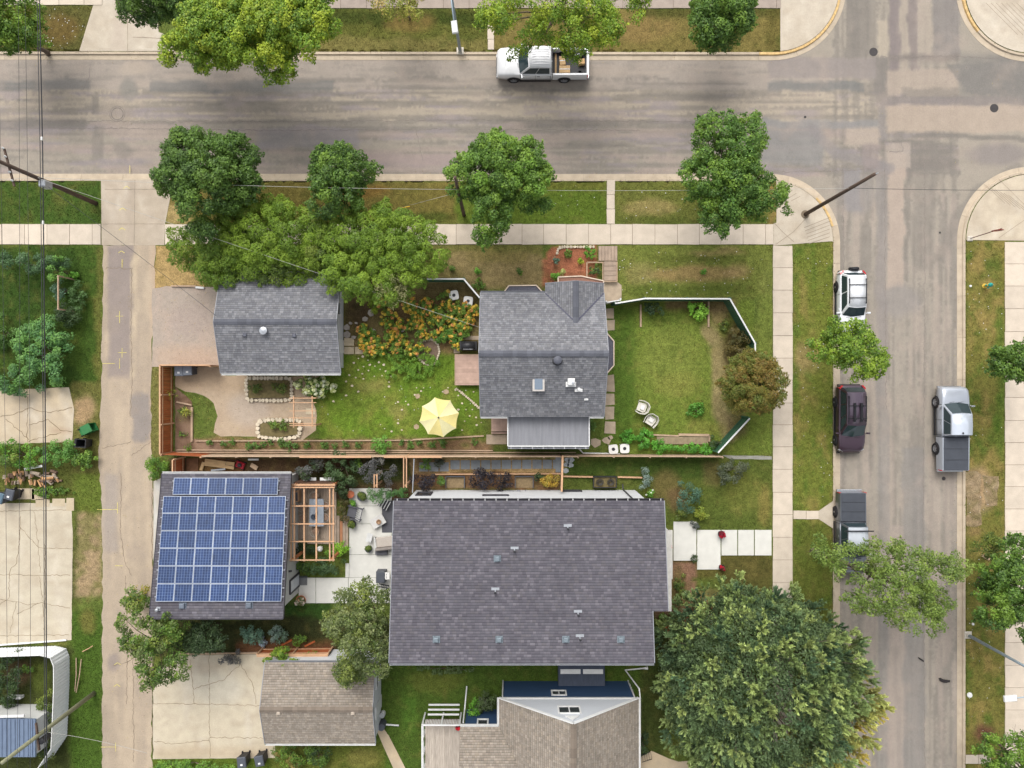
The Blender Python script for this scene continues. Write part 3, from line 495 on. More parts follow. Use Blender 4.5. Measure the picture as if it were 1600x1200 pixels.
ribbons('crack', [[(32, 806), (30, 850), (26, 880), (16, 890), (14, 935), (0, 945)], [(54, 800), (60, 850), (63, 895)], [(30, 822), (62, 856), (113, 857)], [(0, 935), (24, 940), (45, 945), (66, 942), (110, 950)], [(-60, 897), (110, 899)], [(26, 960), (60, 942)], [(16, 990), (26, 940)], [(-60, 799), (112, 797)], [(70, 850), (72, 960)], [(-60, 994), (108, 992)], [(62, 900), (68, 945), (70, 990)]], .024, .65, M_crk, pad2, kind='stuff')
for a in ((20, 763, 34, 17), (50, 764, 18, 17), (56, 780, 22, 12), (82, 779, 20, 12), (104, 778, 12, 20)):
    flat('concrete_pad', [(a[0], a[1]), (a[0] + a[2], a[1]), (a[0] + a[2], a[1] + a[3]), (a[0], a[1] + a[3])], .026, (196, 180, 152), con_ops, cell=12)
pad3 = flat('concrete_pad', [(239, 1052), (280, 1024), (416, 1022), (414, 1164), (430, 1165), (430, 1184), (239, 1186)], .018, (203, 191, 168), con_ops + [('e', 340, 1075, 50, 30, (204, 196, 178), .7), ('r', 239, 1165, 425, 1184, (184, 164, 136), .5, 6)], amp=.3)
ribbons('crack', [[(297, 1030), (304, 1100)], [(240, 1099), (330, 1100), (416, 1103)], [(327, 1024), (328, 1184)], [(304, 1076), (350, 1062), (375, 1038)], [(240, 1158), (268, 1162), (300, 1159), (327, 1157)], [(375, 1036), (396, 1070), (400, 1100)], [(327, 1152), (416, 1153)]], .024, .65, M_crk, pad3, kind='stuff')
flat('path', [(586, 1135), (594, 1130), (608, 1150), (636, 1205), (620, 1212), (600, 1168)], .02, (202, 182, 152), con_ops)
flat('path', [(1000, 1183), (1018, 1173), (1045, 1185), (1060, 1190), (1100, 1186), (1120, 1262), (1000, 1262)], .02, (202, 182, 152), con_ops)
flat('gravel_path', [(1128, 711), (1206, 713), (1206, 718), (1140, 717)], .016, (168, 166, 156), [('n', 5, 5, .45, .7, (130, 126, 112), .6)], M_grav, amp=.6)
flat('concrete_strip', [(240, 752), (256, 745), (250, 870), (240, 880)], .02, (204, 200, 192), con_ops)
for q in ([(1507, 738), (1526, 736), (1533, 742), (1531, 770), (1508, 771)], [(1508, 772), (1532, 771), (1534, 820), (1510, 822)], [(1534, 742), (1560, 744), (1558, 790), (1540, 792)]): flat('bare_patch', q, .012, (148, 128, 100), [('n', 6, 8, .42, .66, (112, 104, 66), .8), ('n', 5, 5, .55, .7, (172, 152, 124), .6)], M_ground, amp=3, hard=False)
# white front walk of the dark-roofed house
M_white_c = mat('pale_concrete', L(222, 220, 212), rough=.85, var=.05, scale=2, fine=.04, rnd=.03, spec=.25)
fw = thing('front_walk', None, None, P(1120, 845)); fw['kind'] = 'structure'
for a in [(1041, 828, 1051, 905), (1052, 815, 1088, 876), (1089, 828, 1126, 890), (1127, 828, 1152, 868), (1153, 828, 1178, 868), (1179, 828, 1205.5, 868)]:
    x0, y0, x1, y1 = a; m = MB(); m.box((x0 - 800) / 22, -(y0 - 600) / 22, -.05, (x1 - .5 - 800) / 22, -(y1 - .5 - 600) / 22, .06 if x0 > 1052 else .1); m.build('paving_slab', M_white_c, fw)
    HARD.append([(x0, y0), (x1, y0), (x1, y1), (x0, y1)])
pt = thing('patio', None, None, P(580, 850)); pt['kind'] = 'structure'
for a in [(546, 763, 612, 790), (546, 790.6, 612, 818), (546, 818.6, 612, 866), (546, 866.6, 612, 902), (545, 902.6, 612, 942), (494, 902.6, 544.4, 942), (467, 902.6, 493.4, 942), (540, 880, 545.4, 902)]:
    x0, y0, x1, y1 = a; m = MB(); m.box((x0 - 800) / 22, -(y0 - 600) / 22, -.05, (x1 - 800) / 22, -(y1 - 600) / 22, .05); m.build('paving_slab', M_white_c, pt)
    HARD.append([(x0, y0), (x1, y0), (x1, y1), (x0, y1)])
# ================================================================ BUILDINGS
M_sh = {k: mat('shingles_' + k, attr=True, rough=.95, var=v, scale=.6, fine=.12, fscale=40, bump=.3, spec=.15) for k, v in (('grey', .07), ('charcoal', .06), ('brown', .07))}
M_under = mat('roof_underlay', L(80, 78, 80), rough=.9)
M_trimw = mat('white_trim', L(232, 232, 230), rough=.6, var=.05, spec=.4)
M_gut = mat('gutter_grey', L(150, 152, 158), rough=.5, var=.05, spec=.4); M_dgut = mat('dark_gutter', L(62, 60, 66), rough=.5, var=.05)
M_wallw = mat('pale_siding', L(222, 224, 226), rough=.7, var=.05, spec=.3); M_wallg = mat('cream_siding', L(206, 206, 202), rough=.7, var=.05)
M_blue = mat('blue_siding', L(52, 78, 112), rough=.7, var=.08, stretch=(1, 1, 30), scale=1, fine=0); M_wgreen = mat('green_grey_siding', L(150, 158, 150), rough=.8)
M_glass = mat('window_glass', (.03, .035, .04), rough=.08, var=0, fine=0, spec=.8); M_black = mat('black_plastic', L(40, 40, 44), rough=.5, var=.1, spec=.4)
M_galv = mat('galvanised_metal', L(186, 190, 196), rough=.4, metal=.4, var=.1, scale=8)
M_vent = mat('roof_vent_metal', L(96, 98, 108), rough=.5, metal=.2, var=.1)
PAL = {'grey': [((127, 127, 130), 5), ((150, 152, 158), 3), ((104, 106, 114), 4), ((88, 90, 98), 2), ((168, 169, 172), 1)],
       'charcoal': [((97, 95, 102), 5), ((122, 117, 124), 3), ((84, 80, 88), 4), ((146, 140, 146), 1), ((108, 103, 104), 2)],
       'brown': [((148, 139, 128), 5), ((178, 165, 150), 3), ((134, 122, 110), 4), ((116, 106, 96), 2), ((168, 152, 132), 2)]}
def shingles(roof, polys, pal, expo=.155, tab=.2, seed=0):
    r = random.Random(seed); m = MB(); b0 = PAL[pal][0][0]; pool = [L(*[b0[i] * .66 + c[i] * .34 for i in range(3)]) for c, k in PAL[pal] for _ in range(k)]
    for poly in polys:
        p0 = Vector(poly[0]); U = (Vector(poly[1]) - p0).normalized(); N = U.cross(Vector(poly[2]) - p0).normalized()
        if N.z < 0: N = -N
        V = N.cross(U).normalized()
        if V.z < 0: V = -V
        q = [((Vector(p) - p0).dot(U), (Vector(p) - p0).dot(V)) for p in poly]; vmax = max(b for a, b in q)
        def ext(v):
            xs = []
            for i in range(len(q)):
                (a0, b0), (a1, b1) = q[i], q[(i + 1) % len(q)]
                if abs(b1 - b0) < 1e-6:
                    if abs(v - b0) < 1e-6: xs += [a0, a1]
                elif min(b0, b1) - 1e-6 <= v <= max(b0, b1) + 1e-6: xs.append(a0 + (a1 - a0) * (v - b0) / (b1 - b0))
            return (min(xs), max(xs)) if xs else (0, 0)
        v = 0.; row = 0
        while v < vmax - .02:
            v1 = min(vmax, v + expo); (l0, r0), (l1, r1) = ext(max(v, 1e-5)), ext(v1 - 1e-5); u = min(l0, l1) - r.uniform(0, tab)
            rowj = r.uniform(.96, 1.04)
            while u < max(r0, r1):
                u2 = u + tab * r.uniform(.6, 1.35); c = r.choice(pool); k = rowj * r.uniform(.93, 1.07); c = tuple(x * k for x in c)
                a0, a1 = max(u, l0), min(u2 - .008, r0); b0, b1 = max(u, l1), min(u2 - .008, r1)
                if a1 > a0 + .005 or b1 > b0 + .005:
                    a1 = max(a1, a0); b1 = max(b1, b0); t = r.uniform(.016, .028)
                    vs = [p0 + U * a0 + V * v + N * t, p0 + U * a1 + V * v + N * t, p0 + U * b1 + V * (v1 + .02) + N * .004, p0 + U * b0 + V * (v1 + .02) + N * .004, p0 + U * a0 + V * v, p0 + U * a1 + V * v]
                    k2 = .62; e0, e1 = vs[1].lerp(vs[2], k2), vs[0].lerp(vs[3], k2); m.add([vs[0], vs[1], e0, e1, vs[2], vs[3]], [(0, 1, 2, 3)], tuple(x * 1.1 for x in c)); m.f.append(tuple(len(m.v) - 6 + i for i in (3, 2, 4, 5))); m.c.append(tuple(x * .74 for x in c)); m.add(vs[:2] + vs[4:], [(2, 3, 1, 0)], tuple(x * .8 for x in c))  # darker upper strip and butt: course shadow line put into the tab colour
                u = u2
            v = v1; row += 1
    return m.build('shingles', M_sh[pal], roof, kind='stuff', fix=False)
def ridge_cap(roof, a, b, pal, wd=.38, seed=3):
    """overlapping cap shingles"""
    r = random.Random(seed); m = MB(); a = Vector(a); b = Vector(b); L_ = (b - a).length; n = max(1, int(L_ / .3)); d = (b - a) / n; sd = (b - a).cross(Vector((0, 0, 1))).normalized()
    base = Vector(L(*PAL[pal][2][0]))
    for i in range(n):
        p, q = a + d * i, a + d * (i + 1.1); c = tuple(base * r.uniform(.82, 1.08)); up = Vector((0, 0, .045))
        m.add([p + sd * wd / 2 - Vector((0, 0, .02)), p + up, p - sd * wd / 2 - Vector((0, 0, .02)), q + sd * wd / 2 - Vector((0, 0, .035)), q + up * .6, q - sd * wd / 2 - Vector((0, 0, .035))], [(0, 3, 4, 1), (1, 4, 5, 2)], c)
    return m.build('ridge_cap', M_sh[pal], roof, fix=False)
def box_part(name, m, parent, *a, **k):
    mb = MB(); mb.box(*a); return mb.build(name, m, parent, **k)
def gutter(parent, a, b, m, w=.12, ticks=True, out=(0, 1, 0), side=None):
    """open trough with hanger straps"""
    a = Vector(a); b = Vector(b); o = Vector(out); g = MB()
    g.bar(a + o * .01, b + o * .01, .02, .11); g.bar(a + o * w, b + o * w, .02, .12); g.bar(a + o * w / 2 - Vector((0, 0, .06)), b + o * w / 2 - Vector((0, 0, .06)), w, .015)
    G = g.build('gutter', m, parent)
    if ticks:
        n = int((b - a).length / .7); s = MB()
        for i in range(n + 1): p = a + (b - a) * (i + .3) / (n + .6); s.bar(p + Vector((0, 0, .065)), p + o * (w + .01) + Vector((0, 0, .065)), .035, .02)
        s.each('hanger_strap', M_trimw, G)
    return G
def window(parent, name, m_frame, c, w_, h_, face, glass=None, mull=1):
    """face: outward unit vector (x or y)"""
    c = Vector(c); f = Vector(face); s = Vector((-f.y, f.x, 0)); fr = MB()
    for e in (-1, 1):
        fr.bar(c + s * (w_ / 2 * e) - Vector((0, 0, h_ / 2 + .05)) + f * .03, c + s * (w_ / 2 * e) + Vector((0, 0, h_ / 2 + .05)) + f * .03, .1, .07, up=f)
        fr.bar(c - s * (w_ / 2) + Vector((0, 0, h_ / 2 * e)) + f * .032, c + s * (w_ / 2) + Vector((0, 0, h_ / 2 * e)) + f * .032, .07, .1)
    for k in range(1, mull): p = c + s * (w_ * (k / mull - .5)); fr.bar(p - Vector((0, 0, h_ / 2)) + f * .03, p + Vector((0, 0, h_ / 2)) + f * .03, .07, .05, up=f)
    F = fr.build(name, m_frame, parent); g = MB(); g.bar(c - s * w_ / 2 + f * .008, c + s * w_ / 2 + f * .008, .016, h_); g.build('pane', glass or M_glass, F); return F
def box_vent(roof, p, size=.32, m=None, h=.22, name='roof_vent'):
    p = Vector(p); g = MB(); g.cbox(p.x, p.y, p.z - .05, size * 1.5, size * 1.4, .07); g.cbox(p.x, p.y + .02, p.z, size, size, h, ch=.04); return g.build(name, m or M_vent, roof)

def plane_z(p0, slope, y0): return lambda y: p0 + slope * (y0 - y)
# ---- A: grey garage
def gable_ew(t, x0, x1, yN, yS, ze, zr, pal, seed, wall_m, inset=.35, walls=True):
    yr = (yN + yS) / 2; A = [(x0, yS, ze), (x1, yS, ze), (x1, yr, zr), (x0, yr, zr)]; B = [(x1, yN, ze), (x0, yN, ze), (x0, yr, zr), (x1, yr, zr)]
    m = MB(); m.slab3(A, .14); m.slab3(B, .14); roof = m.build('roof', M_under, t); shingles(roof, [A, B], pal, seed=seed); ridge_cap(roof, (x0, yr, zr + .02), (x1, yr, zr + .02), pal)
    if walls:
        i = inset; zt = lambda y: ze + (zr - ze) * (1 - abs(y - yr) / abs(yN - yr)) - .16
        m = MB(); prof = [(yS + i, -.1), (yN - i, -.1), (yN - i, zt(yN - i)), (yr, zr - .17), (yS + i, zt(yS + i))]; n = 5
        vs = [(x0 + i, y, z) for y, z in prof] + [(x1 - i, y, z) for y, z in prof]
        m.add(vs, [tuple(range(n)), tuple(range(2 * n - 1, n - 1, -1))] + [(k, n + k, n + (k + 1) % n, (k + 1) % n) for k in range(n)]); m.build('wall', wall_m, t)
    return roof, A, B
def rake_trim(t, A, B, m, off=.02):
    g = MB()
    for Q in (A, B):
        for i, j in ((1, 2), (3, 0)): a = Vector(Q[i]); b = Vector(Q[j]); sx = off if abs(a.x - max(Q[0][0], Q[1][0])) < .01 else -off; g.bar(a + Vector((sx, 0, -.06)), b + Vector((sx, 0, -.06)), .04, .2)
    return g.each('rake_board', m, t)
t = thing('garage', 'garage with grey shingled gable roof beside the gravel pad and the hedge trees', 'garage', (-15.5, 4.1, 0))
roof, A_, B_ = gable_ew(t, -19.6, -11.55, 7.45, .73, 2.6, 3.75, 'grey', 1, M_wallw, inset=.42); rake_trim(t, A_, B_, M_gut)
gutter(t, (-19.6, .72, 2.55), (-11.55, .72, 2.55), M_trimw, out=(0, -1, 0), ticks=False); gutter(t, (-19.6, 7.46, 2.55), (-11.55, 7.46, 2.55), M_trimw, ticks=False)
m = MB(); p = P(413, 517, 3.6); m.lathe([(.17, 3.2), (.17, 3.75), (.24, 3.76), (.25, 3.84), (.05, 3.9)], 18, (p.x, p.y, 0)); m.build('turbine_vent', M_galv, roof, smooth=False)
for px, py in ((384, 524), (461, 525)): p = P(px, py, 3.3); box_vent(roof, (p.x, p.y, 3.45 - .1), .26, h=.2)
window(t, 'window', M_trimw, (-11.97, 5.2, 1.5), .9, .9, (1, 0, 0)); box_part('door', M_trimw, t, -11.98, 2.2, 0, -11.93, 3.1, 2.05)
m = MB(); m.box(-19.23, 1.6, 0, -19.17, 6.4, 2.3); m.build('garage_door', M_trimw, t)

# ---- B: grey main house
t = houseB = thing('house', 'house with grey shingled roof, skylight and cross gable beside the fenced lawn', 'house', (2, 2, 0))
bx0, bx1, bN, bS, ze, zr = -2.07, 6.05, 5.99, -2.15, 3.6, 5.8; byr = (bN + bS) / 2
S_ = [(bx0, bS, ze), (bx1, bS, ze), (bx1, byr, zr), (bx0, byr, zr)]; N_ = [(bx1, bN, ze), (bx0, bN, ze), (bx0, byr, zr), (bx1, byr, zr)]
cx0, cx1, cN = 2.19, 6.04, 6.62; cxr = 4.1; zc = 4.7; yv = bN - (zc - ze) / (zr - ze) * (bN - byr)
CW = [(cx0, cN, ze), (cx0, bN, ze), (cxr, yv, zc), (cxr, cN, zc)]; CE = [(cx1, bN, ze), (cx1, cN, ze), (cxr, cN, zc), (cxr, yv, zc)]
m = MB()
for q in (S_, N_): m.slab3(q, .14)
for q in (CW, CE): m.slab3([(a, b, c + .02) for a, b, c in q], .1)
roof = m.build('roof', M_under, t); up = lambda q, d: [(a, b, c + d) for a, b, c in q]
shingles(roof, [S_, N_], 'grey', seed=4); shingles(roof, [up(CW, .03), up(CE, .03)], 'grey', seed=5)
ridge_cap(roof, (bx0, byr, zr + .02), (bx1, byr, zr + .02), 'grey'); ridge_cap(roof, (cxr, cN, zc + .05), (cxr, yv, zc + .05), 'grey')
m = MB(); m.bar((cx0, bN, ze + .05), (cxr, yv, zc + .06), .09, .02); m.bar((cx1, bN, ze + .05), (cxr, yv, zc + .06), .09, .02); m.build('valley_flashing', mat('dark_flashing', L(84, 84, 100), rough=.6), roof)
m = MB(); i = .35; yr = byr
prof = [(bS + i, -.1), (bN - i, -.1), (bN - i, ze), (yr, zr - .18), (bS + i, ze)]; vs = [(bx0 + i, y, z) for y, z in prof] + [(bx1 - i, y, z) for y, z in prof]
m.add(vs, [(0, 1, 2, 3, 4), (9, 8, 7, 6, 5)] + [(k, 5 + k, 5 + (k + 1) % 5, (k + 1) % 5) for k in range(5)])
m.box(cx0 + .3, bN - i - .01, -.1, cx1 - i - .02, cN - .2, ze - .1); m.add([(cx0 + .3, cN - .21, ze - .11), (cx1 - .38, cN - .21, ze - .11), (cxr, cN - .21, zc - .12), (cx0 + .3, yv, ze - .11), (cx1 - .38, yv, ze - .11), (cxr, yv, zc - .12)], [(0, 1, 2), (3, 5, 4), (0, 3, 4, 1), (0, 2, 5, 3), (1, 4, 5, 2)])
m.build('wall', M_wallg, t)
gutter(t, (bx0, bS - .01, ze - .05), (-.3, bS - .01, ze - .05), M_trimw, out=(0, -1, 0), ticks=False, w=.09); gutter(t, (5.1, bS - .01, ze - .05), (bx1, bS - .01, ze - .05), M_trimw, out=(0, -1, 0), ticks=False, w=.09)
gutter(t, (bx0, bN + .01, ze - .05), (cx0, bN + .01, ze - .05), M_gut, ticks=False); 
m = MB()
for x in (bx0 - .02, bx1 + .02): m.bar((x, bN, ze - .04), (x, byr, zr - .04), .04, .16); m.bar((x, bS, ze - .04), (x, byr, zr - .04), .04, .16)
m.bar((cx0, cN + .02, ze - .02), (cxr, cN + .02, zc - .02), .04, .16); m.bar((cx1, cN + .02, ze - .02), (cxr, cN + .02, zc - .02), .04, .16); m.each('rake_board', M_gut, t)
def on_S(px, py):   # a point on the south slope
    k = (py - 600) / FP; s = (zr - ze) / (byr - bS); y = -k * (CAMH - ze + s * bS) / (1 - k * s); z = ze + s * (y - bS); return Vector(((px - 800) / FP * (CAMH - z), y, z))
p = on_S(841.5, 597); m = MB(); m.cbox(p.x, p.y, p.z - .1, .78, 1.2, .22, ch=.03); sk = m.build('skylight', mat('skylight_frame', L(196, 190, 184), rough=.5), roof); m = MB(); m.cbox(p.x, p.y - .02, p.z + .1, .52, .92, .035, ch=.01); m.build('pane', mat('skylight_glass', L(120, 134, 150), rough=.1, spec=.8, var=0), sk)
p = on_S(871, 563); m = MB(); m.lathe([(.2, p.z - .1), (.2, p.z + .3), (.26, p.z + .31), (.26, p.z + .36), (.16, p.z + .42), (.02, p.z + .44)], 18, (p.x, p.y, 0)); m.build('turbine_vent', M_vent, roof)
m = MB(); m.lathe([(.34, p.z - .06), (.32, p.z + .05), (.2, p.z + .06)], 18, (p.x, p.y, 0)); m.build('flashing', M_black, roof)
p = on_S(892, 597); box_vent(roof, p, .44, M_trimw, h=.5)
m = MB(); m.lathe([(.09, p.z + .4), (.09, p.z + .56), (.02, p.z + .57)], 10, (p.x + .08, p.y - .05, 0)); m.build('vent_pipe', M_galv, roof)
for px, py, r in ((904, 608, .1), (916, 623.5, .05)): p = on_S(px, py); m = MB(); m.cbox(p.x, p.y, p.z - .04, r * 5, r * 3.6, .07); m.lathe([(r, p.z), (r, p.z + .4), (r * .5, p.z + .4)], 10, (p.x, p.y, 0)); m.build('vent_pipe', M_trimw, roof)
# bays, porch, flat-roofed addition
def low_roof(name, poly_px, z, m_top, m_edge, wall=True, hh=.12, shr=.94, wm=None):
    pts = [P(x, y, z) for x, y in poly_px]; c = sum(pts, Vector()) / len(pts); g = MB(); g.prism([(p.x, p.y) for p in pts], z - hh, z); r = g.build(name, m_top, t)
    e = MB()
    for i in range(len(pts)): a, b = pts[i], pts[(i + 1) % len(pts)]; e.bar(a + Vector((0, 0, .02)), b + Vector((0, 0, .02)), .07, .12)
    e.build('edge_trim', m_edge, r)
    if wall: g = MB(); g.prism([((p.x - c.x) * shr + c.x, (p.y - c.y) * shr + c.y) for p in pts], -.05, z - hh - .002); g.build('wall', wm or M_wallg, t)
    return r
M_memb = mat('roof_membrane', L(136, 137, 142), rough=.8, var=.12, scale=1.2, stretch=(6, .5, 1)); M_cream = mat('cream_trim', L(226, 206, 184), rough=.6)
low_roof('bay_roof', [(784, 461), (795, 446.5), (838, 446), (852, 461)], 2.6, mat('bay_shingle', L(98, 98, 108), rough=.9, var=.2, scale=8), M_cream, hh=.1)
low_roof('bay_roof', [(946, 518), (959, 533), (959, 571), (946, 586)], 2.6, mat('bay_shingle'), M_cream)
low_roof('porch_roof', [(872, 452), (872, 433), (908, 431.5), (943, 439), (943, 452)], 2.7, mat('porch_brick', L(150, 112, 96), rough=.9, var=.2, scale=10), M_cream)
add = low_roof('flat_roof', [(793.5, 649), (920.5, 649), (920.5, 697), (793.5, 697)], 2.85, M_memb, M_trimw, shr=.95)
gutter(t, P(793.5, 697, 2.85) + Vector((0, -.05, -.03)), P(920.5, 697, 2.85) + Vector((0, -.05, -.03)), M_gut, out=(0, -1, 0))
m = MB(); a = P(910, 698, 2.7); m.tube([a, a + Vector((0, -.1, -.4)), (a.x, a.y - .35, .4), P(911, 708, .15), P(968, 709, .1)], .05, 6); m.build('downspout', M_trimw, t)

# ---- C: dark-roofed house
t = houseC = thing('house', 'largest house, with dark purple-grey shingled roof and pale wall, below the long fence', 'house', (1, -12.3, 0))
c0, c1x, c2x, yN, yS, z0, sl, yc = -7.55, 8.75, 9.72, -7.46, -17.16, 5.0, .1755, -14.14; zf = lambda y: z0 + sl * (yN - y)
R1 = [(c1x, yN, zf(yN)), (c0, yN, zf(yN)), (c0, yS, zf(yS)), (c1x, yS, zf(yS))]; R2 = [(c2x, yN, zf(yN)), (c1x, yN, zf(yN)), (c1x, yc, zf(yc)), (c2x, yc, zf(yc))]
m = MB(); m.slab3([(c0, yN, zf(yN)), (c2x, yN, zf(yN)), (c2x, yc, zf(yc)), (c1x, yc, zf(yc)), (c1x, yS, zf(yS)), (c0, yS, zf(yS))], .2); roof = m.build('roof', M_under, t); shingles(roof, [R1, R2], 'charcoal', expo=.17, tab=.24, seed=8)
m = MB(); m.prism([(-6.8, -7.53), (8.73, -7.53), (8.73, -14.0), (8.3, -14.0), (8.3, -16.9), (-6.8, -16.9)], -.1, [zf(y) - .21 for y in (-7.53, -7.53, -14, -14, -16.9, -16.9)]); wc = m.build('wall', M_wallw, t)
gutter(t, (c0, yN + .01, z0 - .05), (c2x, yN + .01, z0 - .05), M_dgut, out=(0, 1, 0)); gutter(t, (c0, yS - .01, zf(yS) - .05), (c1x, yS - .01, zf(yS) - .05), M_gut, out=(0, -1, 0), ticks=False)
m = MB(); m.bar((c0 - .02, yN, z0 - .06), (c0 - .02, yS, zf(yS) - .06), .04, .2); m.bar((c2x + .02, yN, z0 - .06), (c2x + .02, yc, zf(yc) - .06), .04, .2); m.bar((c1x + .02, yc, zf(yc) - .06), (c1x + .02, yS, zf(yS) - .06), .04, .2); m.each('rake_board', M_gut, t)
window(t, 'window', M_dgut, (-6.0, -7.53, 1.9), .95, 1.4, (0, 1, 0)); window(t, 'window', M_dgut, (-1.1, -7.53, 2.5), 1.7, .3, (0, 1, 0)); window(t, 'window', M_dgut, (4.2, -7.53, .55), 1.3, .6, (0, 1, 0))
m = MB(); m.tube([(7.85, -7.45, 4.9), (7.85, -7.45, .2), (7.85, -7.1, .1)], .045, 6); m.build('downspout', M_dgut, t)
m = MB(); m.box(.35, -7.5, .5, .6, -7.45, .7); m.box(.9, -7.5, .5, 1.0, -7.45, .62); m.each('wall_outlet', M_gut, t)
m = MB(); m.box(9.3, -9.7, 3.2, 10.56, -15.05, 3.4); m.box(8.76, -14.4, 3.2, 9.3, -15.05, 3.4); m.build('porch_roof', mat('porch_membrane', L(214, 210, 202), rough=.7), t)
m = MB(); [m.box(x - .07, y - .07, 0, x + .07, y + .07, 3.2) for x, y in ((10.4, -9.85), (10.4, -14.9))]; m.each('porch_post', M_trimw, t)
box_part('door', mat('dark_door', L(60, 50, 50)), t, 8.74, -11.6, .1, 8.79, -10.7, 2.2)
def on_C(px, py, d=0): k = (py - 600) / FP; y = -k * (CAMH - z0 - d - sl * yN) / (1 + k * sl); z = z0 + d + sl * (yN - y); return Vector(((px - 800) / FP * (CAMH - z), y, z))
for px, py in ((682, 999), (780, 999), (884, 999), (970, 999), (777, 873)): p = on_C(px, py); box_vent(roof, p + Vector((0, 0, .03)), .3, mat('vent_light', L(130, 142, 150), rough=.4, metal=.2), h=.22)
for px, py in ((804, 859), (887, 824), (774, 923), (903, 958), (906, 996)):
    p = on_C(px, py); g = MB(); g.cbox(p.x, p.y + .12, p.z - .01, .5, .16, .05); g.lathe([(.05, p.z), (.05, p.z + .38), (.03, p.z + .38)], 10, (p.x, p.y, 0)); f = g.build('vent_flashing', M_galv, roof)
    g = MB(); g.lathe([(.075, p.z + .2), (.075, p.z + .4), (.02, p.z + .41)], 10, (p.x, p.y - .03, 0)); g.build('vent_cap', M_black, f)

# ---- D: garage with solar panels
t = thing('garage', 'garage with rows of blue solar panels on its roof beside the alley', 'garage', (-19, -10.5, 0))
dz, dsl, dyN, dyS, dx0, dx1 = 3.0, .18, -5.98, -15.13, -23.36, -14.76; zd = lambda y: dz + dsl * (dyN - y)
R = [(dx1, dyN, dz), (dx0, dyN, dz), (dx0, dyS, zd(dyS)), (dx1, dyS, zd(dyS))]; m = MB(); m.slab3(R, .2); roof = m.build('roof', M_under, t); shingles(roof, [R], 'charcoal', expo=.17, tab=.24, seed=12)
m = MB(); m.prism([(-23.0, -6.3), (-15.15, -6.3), (-15.15, -14.8), (-23.0, -14.8)], -.1, [zd(y) - .21 for y in (-6.3, -6.3, -14.8, -14.8)]); m.build('wall', M_wallg, t)
gutter(t, (dx0, dyN + .01, dz - .05), (dx1, dyN + .01, dz - .05), M_trimw, out=(0, 1, 0), ticks=False, w=.1)
m = MB(); m.bar((dx0 - .02, dyN, dz - .06), (dx0 - .02, dyS, zd(dyS) - .06), .04, .2); m.bar((dx1 + .02, dyN, dz - .06), (dx1 + .02, dyS, zd(dyS) - .06), .04, .2); m.bar((dx0, dyS - .02, zd(dyS) - .06), (dx1, dyS - .02, zd(dyS) - .06), .04, .2); m.each('rake_board', M_dgut, t)
dr = box_part('door', mat('door_pale', L(226, 230, 236), rough=.4), t, -15.16, -14.25, .05, -15.1, -13.45, 2.05); m = MB(); m.bar((-15.1, -14.3, 0), (-15.1, -14.3, 2.1), .1, .1); m.bar((-15.1, -13.4, 0), (-15.1, -13.4, 2.1), .1, .1); m.bar((-15.1, -14.3, 2.1), (-15.1, -13.4, 2.1), .1, .1); m.build('door_frame', M_dgut, t)
m = MB(); m.tube([(-14.95, -12.7, 2.2), (-15.15, -12.7, 2.3)], .07, 8); m.build('wall_lamp', M_black, t)
def on_D(px, py, d=0): k = (py - 600) / FP; y = -k * (CAMH - dz - d - dsl * dyN) / (1 + k * dsl); z = dz + d + dsl * (dyN - y); return Vector(((px - 800) / FP * (CAMH - z), y, z))
for px, py in ((286, 946.5), (390, 945)): box_vent(roof, on_D(px, py) + Vector((0, 0, .03)), .32, mat('vent_slate', L(110, 118, 130), rough=.5), h=.2)
p = on_D(248, 951); g = MB(); g.cbox(p.x, p.y, p.z, .25, .25, .05); g.lathe([(.08, p.z), (.08, p.z + .3), (.1, p.z + .32), (.02, p.z + .36)], 10, (p.x, p.y, 0)); g.build('vent_pipe', M_galv, roof)
# one panel mesh, shared
pw = (on_D(443, 858, .16) - on_D(249, 858, .16)).x / 7; q0, q1 = on_D(255, 775, .16), on_D(243, 940, .16); ph = (q0 - q1).length / 6
m = MB(); r = random.Random(2); fw_, fh_ = pw / 2 - .012, ph / 2 - .012
m.box(-fw_, -fh_, 0, fw_, fh_, .035, L(206, 212, 220)); m.box(-fw_ + .02, -fh_ + .02, .03, fw_ - .02, fh_ - .02, .0375, L(112, 134, 172))
nx, ny = 6, 6
for i in range(nx):
    for j in range(ny):
        cw, chh = (2 * fw_ - .06) / nx, (2 * fh_ - .06) / ny; x = -fw_ + .03 + cw * (i + .5); y = -fh_ + .03 + chh * (j + .5); k = r.uniform(.85, 1.15); gx = .012 if i % 3 else .008; c = tuple(v * k for v in L(34, 57, 100))
        m.add([(x - cw / 2 + gx, y - chh / 2 + .006, .0395), (x + cw / 2 - gx, y - chh / 2 + .006, .0395), (x + cw / 2 - gx, y + chh / 2 - .006, .0395), (x - cw / 2 + gx, y + chh / 2 - .006, .0395)], [(0, 1, 2, 3)], c)
me = m.mesh('solar_panel'); me.materials.append(mat('solar_glass', attr=True, rough=.22, var=.12, fine=.0, spec=.45, rnd=.16))
ang = -math.atan(dsl); V = (q0 - q1).normalized(); U = Vector((1, 0, 0)); rails = MB()
def panel(c):
    o = link_mesh('solar_panel', me, None, t); o.location = c - t.location; o.rotation_euler = (ang, 0, 0)
bl = Vector((q1.x + .02, q1.y, q1.z))
for j in range(6):
    for i in range(7): panel(bl + U * (pw * (i + .5)) + V * (ph * (j + .5)))
for j in range(6):
    for f in (.25, .75): a = bl + V * (ph * (j + f)) - Vector((0, 0, .05)); rails.bar(a - U * .12, a + U * (pw * 7 + .12), .05, .05)
q2 = on_D(270, 773, .16)
for i in range(6): panel(Vector((q2.x + pw * (i + .5), q2.y, q2.z)) + V * ph * .5)
